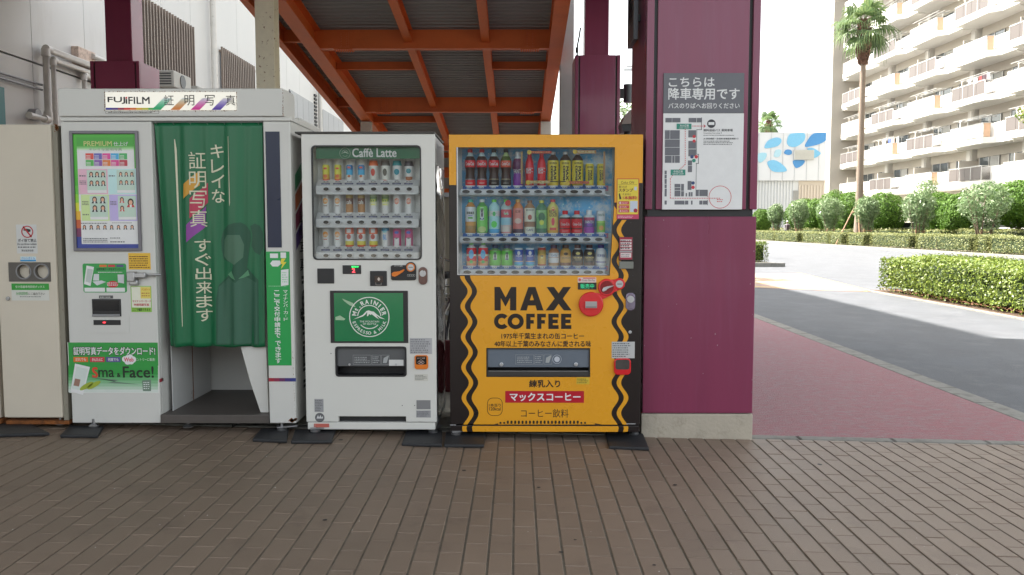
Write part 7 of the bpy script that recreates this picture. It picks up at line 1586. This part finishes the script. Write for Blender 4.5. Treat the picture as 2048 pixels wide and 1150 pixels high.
# palms
def palm(px, X, basepx, crown_y, R_, lab, seed, nf=34, tw=.36):
    y = pY(px, X); s = y / F; zc = H + (452 - crown_y) * s; t = empty("palm_tree", (X, y, 0), lab, "tree", "fan palms"); r = random.Random(seed)
    zs = [0, .4, 2, 5, zc - 2.6, zc - 2.4]; rs = [tw * 1.15, tw, tw * .86, tw * .72, tw * .55, tw * .50]
    MB().tube([(X + .06 * sin(z * .5), y, z - .05) for z in zs], rs, 14).build("trunk", m_pbark, t, smooth=True)
    n = 900; u = rng.random(n); a = rng.uniform(0, 6.28, n); zz = zc - 2.9 + u * 3.0; rr = .26 + .20 * np.sin(u * 3.0); pts = np.stack([X + rr * np.cos(a), y + rr * np.sin(a), zz], 1)
    leaf_mesh("old_leaf_bases", pts, np.stack([np.cos(a), np.sin(a), np.full(n, -.6)], 1), .34, M("palm_boots", (.16, .085, .06), .9, var=.3, scale=5, island=.35), t, 2.2, .4)
    MB().tube([(X, y, zc - 2.5), (X, y, zc)], [.27, .22], 10).build("boot_core", m_bark, t)
    V_, F_ = [], []; stem = MB()
    for k in range(nf):
        az = k * 2.399 + r.uniform(-.2, .2); el = radians(80 - 138 * (k / nf) ** .95) + r.uniform(-.12, .12); d = Vector((cos(az) * cos(el), sin(az) * cos(el), sin(el))); side = Vector((-sin(az), cos(az), 0)); up = side.cross(d) * -1
        L = R_ * r.uniform(.48, .62); p0 = Vector((X, y, zc - .3)); hub = p0 + d * L + Vector((0, 0, -.05)); stem.tube([p0, p0 + d * L * .5 + Vector((0, 0, .08)), hub], [.035, .025, .015], 5)
        if up.z < 0: up = -up
        nseg = 26; fr = R_ * r.uniform(.55, .70)
        for j in range(nseg):
            th = radians(-118 + 236 * j / (nseg - 1)); dirv = (d * cos(th) + side * sin(th)).normalized(); q_ = []
            wv = dirv.cross(up).normalized(); P0 = hub; Lf = fr * (1 - .22 * abs(th) / 2.1) * r.uniform(.85, 1.08)
            pts_ = [P0, P0 + dirv * Lf * .55 + up * .03 * Lf, P0 + dirv * Lf * .82 + Vector((0, 0, -.18 * Lf)), P0 + dirv * Lf * .9 + Vector((0, 0, -.62 * Lf * r.uniform(.6, 1.3)))]
            ws = [.012, .055, .035, .008]; b = len(V_)
            for p, w2 in zip(pts_, ws): V_ += [tuple(p - wv * w2 * R_ / 2.2), tuple(p + wv * w2 * R_ / 2.2)]
            for q2 in range(3): F_.append((b + 2 * q2, b + 2 * q2 + 1, b + 2 * q2 + 3, b + 2 * q2 + 2))
    me = bpy.data.meshes.new("crown"); me.from_pydata(V_, [], F_); me.materials.append(m_palm); me.update(); link("crown", me, t); stem.build("leaf_stalks", m_palm, t)
    return t, y
pt, py_ = palm(1712, 24.3, 0, 54, 2.15, "tall fan palm in front of the apartment block", 5, 22, .33)
mb = MB(); yy = py_; mb.tube([(24.3 - 1.6, yy - .2, 0), (24.0, yy, 2.6)], .05, 8); mb.tube([(24.0, yy - 1.2, 0), (24.2, yy, 3.6)], .05, 8); mb.tube([(23.8, yy - .3, 2.3), (24.9, yy - .3, 2.3)], .05, 8); o = mb.build("props", m_stake, pt)
palm(1531, 31.5, 0, 246, 1.9, "second, smaller palm far behind, at the pillar's edge", 9, 20, .36)
# greenery seen in the gap above the yellow machine
gt = empty("garden_tree", (3.2, 24, 0), "leafy tree visible in the gap between back pillar and large pillar", "tree"); gx, gz_ = P(1256, 226, 24); blob("crown", (gx, 24, gz_ - .6), (1.0, .9, 1.1), 2600, .13, m_ole, gt, .25, 2, 5, .5, core=False, aspect=2.6)
MB().tube([(gx, 24, 0), (gx, 24, gz_ - .6)], [.1, .06], 8).build("trunk", m_bark, gt)
# shrub and vine by the balconies
gt = empty("garden_tree", (29.8, 48, 0), "bright leafy branch reaching in at the right border before the balconies", "tree"); yb_ = pY(2060, 30.0); gz_ = H + (452 - 228) * yb_ / F; blob("crown", (30.0, yb_, gz_), (.9, 1.2, .8), 1500, .2, m_hedge, gt, .3, 2, 6, .6, core=False); MB().tube([(30, yb_ - .5, 0), (30, yb_, gz_)], [.14, .06], 8).build("trunk", m_bark, gt)
gt = empty("garden_tree", (28.9, 53, 0), "thin leafy shrub rising against the lowest balcony row", "tree"); yb_ = pY(1845, 29.2); gz_ = H + (452 - 372) * yb_ / F; blob("crown", (29.2, yb_, gz_ - .3), (.8, .9, 1.0), 1000, .2, m_ole, gt, .3, 2, 7, .6, core=False, aspect=3); MB().tube([(29.2, yb_, 0), (29.2, yb_, gz_)], [.06, .03], 8).build("trunk", m_bark, gt)
# ================================================================== PERSON (distant walker seen from behind)
def walker():
    X = 23.9; y = pY(1572, X); t = empty("person", (X, y, 0), "person with white cap, grey top and backpack walking away behind the hedge", "person")
    V_ = [(0, 0, .95, .15), (0, 0, 1.15, .15), (0, .01, 1.38, .17), (0, .02, 1.50, .07), (0, .02, 1.56, .055),          # 0-4 spine
          (-.19, 0, 1.42, .065), (-.25, .02, 1.15, .045), (-.24, -.10, .92, .035), (.19, 0, 1.42, .065), (.25, -.02, 1.15, .045), (.24, .08, .92, .035),
          (-.09, 0, .88, .095), (-.10, -.10, .48, .065), (-.10, -.02, .09, .045), (-.10, -.14, .04, .04), (.09, 0, .88, .095), (.10, .10, .48, .065), (.10, .22, .10, .045), (.10, .10, .05, .04)]
    E_ = [(0, 1), (1, 2), (2, 3), (3, 4), (2, 5), (5, 6), (6, 7), (2, 8), (8, 9), (9, 10), (0, 11), (11, 12), (12, 13), (13, 14), (0, 15), (15, 16), (16, 17), (17, 18)]
    me = bpy.data.meshes.new("body"); me.from_pydata([v[:3] for v in V_], E_, []); me.materials.append(M("top_grey", (.30, .27, .30), .8)); o = link("body", me, None); o.parent = t
    md = o.modifiers.new("skin", 'SKIN'); sv = me.skin_vertices[0].data
    for i, v in enumerate(V_): sv[i].radius = (v[3], v[3] * .8)
    sv[0].use_root = True; ss = o.modifiers.new("sub", 'SUBSURF'); ss.levels = 1; ss.render_levels = 1
    mb = MB(); mb.lathe([(.03, 1.53, 0), (.075, 1.57, 0), (.09, 1.64, 0), (.085, 1.70, 0), (.05, 1.75, 0)], 0, .02, 0, 14); h = mb.build("head", M("skin", (.35, .22, .16), .6), None, smooth=True); h.parent = t
    mb = MB(); mb.lathe([(.096, 1.66, 0), (.094, 1.72, 0), (.06, 1.775, 0), (.01, 1.785, 0)], 0, .02, 0, 14); mb.lathe([(.12, 1.655, 0), (.12, 1.665, 0)], 0, .06, 0, 14); h = mb.build("cap", M("cap_white", (.7, .7, .7), .7), None, smooth=True); h.parent = t
    h = MB().box(-.14, .14, -.28, -.13, 1.02, 1.44).build("backpack", M("pack_brown", (.10, .07, .08), .7), None, bevel=.05, seg=3); h.parent = t
    mb = MB(); 
    for sgn in (-1, 1):
        mb.tube([(sgn * .09, 0 if sgn < 0 else 0, .92), (sgn * .10, -.10 if sgn < 0 else .10, .48), (sgn * .10, -.02 if sgn < 0 else .22, .10)], [.11, .085, .07], 10)
    h = mb.build("trousers", M("trousers_dark", (.05, .05, .07), .8), None, smooth=True); h.parent = t
    t.rotation_euler.z = radians(-4)
walker()
# ================================================================== APARTMENT BLOCK
AX = 31.2; m_apw = M("apartment_white", (.66, .645, .61), .8, var=.04, scale=.4); m_apg = M("apartment_beige", (.56, .52, .46), .8, var=.05, scale=.4)
m_brp = M("balcony_brown", (.10, .086, .08), .5, var=.05); m_orp = M("balcony_orange", (.55, .36, .24), .5); m_rail = M("rail_alu", (.55, .55, .54), .4, metal=.5); m_win = M("window_dark", (.10, .12, .13), .1, spec=.8, var=.4, scale=.6); m_curt = M("window_curtain", (.45, .45, .43), .7)
ap = empty("apartment_building", (AX + 5, 58, 0), "long white apartment block with stepped balconies in brown and orange panels", "building")
YA0, YA1 = 30.0, 80.6; FH = 2.8; Z0 = 2.42        # slab underside of the first visible balcony row: parapet top 5.26
MB().box(AX + 1.5, AX + 13, YA0, YA1, -.3, 30.5).build("wall", m_apg, ap)
MB().box(AX - 1.0, AX + 13, YA1, YA1 + 1.2, -.3, 31).build("end_wall", M("end_wall_beige", (.36, .335, .30), .8, var=.04, scale=.5), ap)
PB = [74.9 - 6.72 * k for k in range(-0, 7)]       # where each bay begins (far side at +4.0)
def bayspan(k): y0 = 74.9 - 6.62 * k; return y0 - .0, y0 + 4.15
SH = {}
def shared(key, fn):
    if key not in SH: o = fn(); SH[key] = o.data; return o
    o = bpy.data.objects.new(SH[key].name.split('.')[0], SH[key]); COL.objects.link(o); o.parent = ap; return o
def place(o, y, z): o.location = Vector((0, y, z)) - wloc(ap)
FLN = 9
for f in range(-1, FLN):
    zb = 4.16 + FH * f                     # parapet base = slab top
    MB().box(AX - .02, AX + 1.5, YA0, YA1, zb - .22, zb).build("balcony_slab", m_apw, ap)
    if f < 0: continue
    for k in range(7):
        y0, y1 = bayspan(k); yn = y0 - 2.47          # parapet continues to the next bay
        brown = (k + f) % 2 == 1
        o = shared("parapet", lambda: MB().box(AX, AX + .12, 0, 6.62, 0, 1.10).build("parapet", m_apw, ap)); place(o, yn, zb)
        o = shared("bay_slab", lambda: MB().slab([(AX - .001, -.55), (AX - .62, 0), (AX - .62, 4.15), (AX - .001, 4.15)], -.22, .16).build("bay_slab", m_apw, ap)); place(o, y0, zb)
        if brown:
            def mk():
                mb = MB()
                for i in range(4): mb.box(AX - .60, AX - .57, .03 + i * 1.02, .03 + i * 1.02 + .99, .24, 1.06)
                for i in range(9): mb.box(AX - .56 + i * .062, AX - .545 + i * .062, .0, .03, .22, 1.06)
                return mb.build("balcony_panel", m_brp, ap)
            o = shared("brown", mk); place(o, y0, zb)
        else:
            o = shared("white", lambda: MB().box(AX - .60, AX - .55, .03, 4.12, .22, 1.08).build("balcony_panel", m_apw, ap)); place(o, y0, zb)
            o = shared("orange", lambda: MB().box(AX - .55, AX - .15, -.03, .02, .2, 1.10).build("end_panel", m_orp, ap)); place(o, y0, zb)
        def rl():
            mb = MB(); mb.box(AX - .62, AX - .56, 0, 4.15, 1.10, 1.14).box(AX - .62, AX, -.0, .03, 1.10, 1.14)
            for yy in (.0, 1.3, 2.7, 4.1): mb.box(AX - .61, AX - .57, yy, yy + .04, .16, 1.1)
            return mb.build("railing", m_rail, ap)
        o = shared("rail", rl); place(o, y0, zb)
        def tri(): return MB().box(AX - .62, AX - .02, -.05, -.02, .16, .22).build("ledge", m_apw, ap)
        def pole():
            mb = MB()
            for yy in (.6, 3.2): mb.box(AX + .1, AX + .14, yy, yy + .04, 1.1, 1.62).box(AX - .5, AX + .6, yy, yy + .04, 1.6, 1.64)
            for dx in (-.4, 0, .35): mb.tube([(AX + dx, .1, 1.66), (AX + dx, 4.2, 1.66)], .018, 5)
            return mb.build("drying_pole", m_rail, ap)
        if (k * 3 + f * 5) % 3: o = shared("pole", pole); place(o, y0, zb)
        def pier(): return MB().box(AX + 1.1, AX + 1.5, -.35, .35, 0, FH - .22).build("pier", m_apw, ap)
        o = shared("pier", pier); place(o, yn + .6, zb)
        def part(): return MB().box(AX + .15, AX + 1.5, -.03, .03, .0, 1.75).build("partition", m_apg, ap)
        o = shared("partition", part); place(o, y0 + 4.3, zb)
        def lint(): return MB().box(AX + 1.35, AX + 1.5, 0, 6.0, FH - .85, FH - .22).build("lintel", m_apg, ap)
        o = shared("lintel", lint); place(o, yn + .6, zb)
        for wy, ww in ((.2, 1.7), (3.0, 2.4)):
            def wn(ww=ww):
                mb = MB(); mb.box(AX + 1.44, AX + 1.48, 0, ww, .1, 2.0); return mb.build("window", m_win, ap)
            o = shared("win%s" % ww, wn); place(o, yn + 1.0 + wy, zb)
            def wf_(ww=ww):
                mb = MB(); mb.box(AX + 1.40, AX + 1.44, 0, .05, .1, 2.0).box(AX + 1.40, AX + 1.44, ww / 2 - .03, ww / 2 + .03, .1, 2.0).box(AX + 1.40, AX + 1.44, ww - .05, ww, .1, 2.0).box(AX + 1.40, AX + 1.44, .05, ww - .05, 1.95, 2.0); return mb.build("window_frame", m_rail, ap)
            o = shared("wf%s" % ww, wf_); place(o, yn + 1.0 + wy, zb)
            if (k + f + int(ww)) % 2:
                o = shared("cur%s" % ww, lambda ww=ww: MB().box(AX + 1.425, AX + 1.438, .06, ww * .46, .12, 1.94).build("window_curtain", m_curt, ap)); place(o, yn + 1.0 + wy, zb)
        def dpipe():
            mb = MB(); mb.tube([(AX + 1.0, 0, 0), (AX + 1.0, 0, FH - .3), (AX + .1, 0, FH - .3)], .045, 6); return mb.build("drain_pipe", m_apw, ap)
        o = shared("dpipe", dpipe); place(o, yn + .25, zb)
# laundry and plants on some balconies: each hangs or stands on its own
lc = [("white bedding hung over", (.7, .68, .66)), ("blue and white washing above", (.25, .34, .55)), ("dark clothes on the pole above", (.03, .03, .05)), ("pink and white washing above", (.6, .42, .44))]
def wash(k, f, kind, lab, n=5, col=None):
    y0, y1 = bayspan(k); zb = 4.16 + FH * f; t = empty("laundry", (AX, y0 + 1.5, zb + 1.3), lab, "laundry", "washing on the balconies"); r = random.Random(k * 10 + f)
    for i in range(n):
        w_ = r.uniform(.3, .6); h = r.uniform(.35, .7); yy = y0 + .3 + i * .62; x = AX + r.uniform(-.3, .1); c = col[i % len(col)]; mb = MB(); m_ = 7
        for j in range(m_): u = j / (m_ - 1); mb.v += [(x + .03 * sin(u * 9 + i), yy + u * w_, zb + 1.64), (x + .05 * sin(u * 8 + i), yy + u * w_, zb + 1.64 - h)]
        mb.f = [(2 * j, 2 * j + 2, 2 * j + 3, 2 * j + 1) for j in range(m_ - 1)]; mb.m = [0] * (m_ - 1); mb.build("garment", C(c, .8), t)
wash(1, 1, 0, "white and blue washing on the second balcony row, near the palm", 5, ["d8d4d0", "c4a090", "4a5a9a", "d8d8d8"])
wash(3, 2, 0, "dark and red washing with white cloths, third row, middle bay", 5, ["d8d8d8", "3a2a30", "a04040", "e0e0e0"])
wash(4, 1, 0, "navy, grey and pink garments on the second balcony row", 5, ["c8a8b0", "8a90a8", "22263a", "303448"])
wash(4, 4, 0, "blue cloth and small garments high on the right-hand bays", 4, ["90b8d8", "d8d8d8", "6a5a60"])
wash(4, 3, 0, "white sheets and pale washing at the railing of the fourth row", 5, ["e0dcd8", "c8d0e0", "d8d0d0"])
wash(5, 2, 0, "red, white and violet washing on the third row near right border", 4, ["a8505c", "d8d8d8", "8a7a90"])
y0, y1 = bayspan(5); bs = empty("bamboo_screen", (AX - .6, y0 + 1, 4.16 + FH + 1.2), "orange lattice screen tied above a brown balcony railing", "screen")
mb = MB()
for i in range(14): mb.tube([(AX - .6, y0 + .2 + i * .27, 4.16 + FH + 1.14), (AX - .6, y0 + .2 + (i + 2) * .27, 4.16 + FH + 1.6)], .03, 4); mb.tube([(AX - .6, y0 + .2 + (i + 2) * .27, 4.16 + FH + 1.14), (AX - .6, y0 + .2 + i * .27, 4.16 + FH + 1.6)], .03, 4)
mb.build("lattice", M("lattice_orange", (.55, .22, .12), .7), bs)
# ================================================================== WHITE HALL WITH BLUE SHAPES
hy = 96.0; hx0, hx1 = P(1230, 300, hy)[0], P(1662, 300, hy)[0]; hz1, hzm = P(1590, 265, hy)[1], P(1590, 361, hy)[1]
hl = empty("event_hall", (34, hy + 10, 0), "white hall with a mural of large blue petals and ribbed lower wall", "building")
m_hall = M("hall_white", (.60, .62, .65), .7, var=.03, scale=.3); MB().box(hx0, hx1 + 4, hy, hy + 25, hzm, hz1).build("upper_wall", m_hall, hl)
nP = 18; 
for i in range(nP + 1):
    x = hx0 + (hx1 - hx0) * i / nP; MB().box(x - .03, x + .03, hy - .04, hy, hzm, hz1).build("panel_joint", M("joint_grey", (.45, .47, .5), .7), hl)
xm = P(1599, 380, hy)[0]; mb = MB(); n = int((xm - hx0) / .35)
for i in range(n): mb.box(hx0 + i * .35, hx0 + i * .35 + .2, hy + .32, hy + .40, -.3, hzm + .2)
mb.box(hx0, xm, hy + .4, hy + 20, -.3, hzm); mb.build("ribbed_wall", M("ribbed_white", (.58, .60, .62), .6, var=.03), hl)
mb = MB(); n = int((hx1 + 4 - xm) / .35)
for i in range(n): mb.box(xm + .01 + i * .35, xm + i * .35 + .2, hy + .32, hy + .40, -.3, hzm - .5)
mb.box(xm + .01, hx1 + 4, hy + .4, hy + 20, -.3, hzm - .01); mb.build("ribbed_wall", M("ribbed_beige", (.54, .48, .41), .6, var=.03), hl)
MB().box(*P(1588, 390, hy)[:1], P(1599, 390, hy)[0], hy + .26, hy + .31, P(1590, 400, hy)[1], P(1590, 381, hy)[1]).build("window", m_win, hl); mb = MB()
for i in range(5): x = P(1588.5 + i * 2.2, 390, hy)[0]; mb.box(x, x + .05, hy + .22, hy + .26, P(1590, 400, hy)[1], P(1590, 381, hy)[1])
mb.build("window_bars", m_rail, hl)
def petal(pts, h, nm="blue_petal"):
    q_ = [P(1500 + x / 2.613, y / 2.613, hy - .05) for x, y in pts]; n = len(q_); out = []          # Catmull-Rom outline
    for i in range(n):
        p0, p1, p2, p3 = q_[i - 1], q_[i], q_[(i + 1) % n], q_[(i + 2) % n]
        for t in (0, .25, .5, .75): out.append(tuple(.5 * ((2 * p1[k]) + (-p0[k] + p2[k]) * t + (2 * p0[k] - 5 * p1[k] + 4 * p2[k] - p3[k]) * t * t + (-p0[k] + 3 * p1[k] - 3 * p2[k] + p3[k]) * t ** 3) for k in (0, 1)))
    MB().prism(out, hy - .06, hy - .001).build(nm, M("petal_" + h, PC[h], .6), hl, fix=True)
LB, MBl = "7cc4ea", "4a9ad8"; PC = {LB: (.17, .44, .66), MBl: (.06, .24, .52), "b4dcf0": (.36, .56, .66), "a4d4ee": (.30, .54, .66)}
petal([(76, 772), (95, 735), (140, 718), (165, 732), (150, 760), (110, 772)], LB); petal([(193, 745), (205, 705), (235, 696), (285, 697), (283, 735), (245, 765), (210, 766)], LB); petal([(288, 766), (300, 735), (335, 697), (405, 696), (404, 725), (370, 750), (320, 764)], MBl)
petal([(92, 845), (130, 837), (170, 860), (193, 888), (175, 898), (125, 897), (100, 875)], LB); petal([(178, 800), (190, 782), (215, 785), (218, 803), (200, 810)], MBl); petal([(228, 838), (284, 838), (275, 862), (245, 878), (230, 865)], MBl); petal([(300, 778), (330, 774), (365, 795), (368, 805), (345, 823), (325, 820)], LB)
petal([(125, 812), (135, 785), (160, 782), (163, 800), (150, 820), (130, 820)], "b4dcf0"); petal([(40, 805), (85, 800), (80, 830), (50, 850)], "a4d4ee"); petal([(399, 860), (402, 838), (413, 825), (413, 886), (403, 880)], MBl)
lv = MB()
for i in range(20): x0 = P(1587.5 + i * 1.98, 310, hy)[0]; lv.box(x0, x0 + .07, hy - .30, hy - .10, P(1600, 319.5, hy)[1], P(1600, 300.5, hy)[1])
lv.build("louvre", M("louvre_white", (.6, .6, .56), .6), hl); x0, x1, z0, z1 = pxr(1587, 300, 1627, 320, hy); MB().box(x0, x1, hy - .10, hy - .07, z0, z1).build("louvre_back", m_curt, hl)
# street lamp far off in the sky gap
sl_ = empty("street_lamp", (9, 60, 0), "distant street lamp head seen beside the hanging grey sign", "lamp"); lx, lz = P(1262, 139, 40); MB().box(lx - .35, lx + .5, 39.9, 40.1, lz - .05, lz + .05).box(lx - .25, lx + .4, 39.92, 40.08, lz + .12, lz + .17).build("lamp_head", m_rail, sl_); MB().tube([(lx + .5, 40, -.2), (lx + .5, 40, lz)], .05, 8).build("pole", m_rail, sl_)
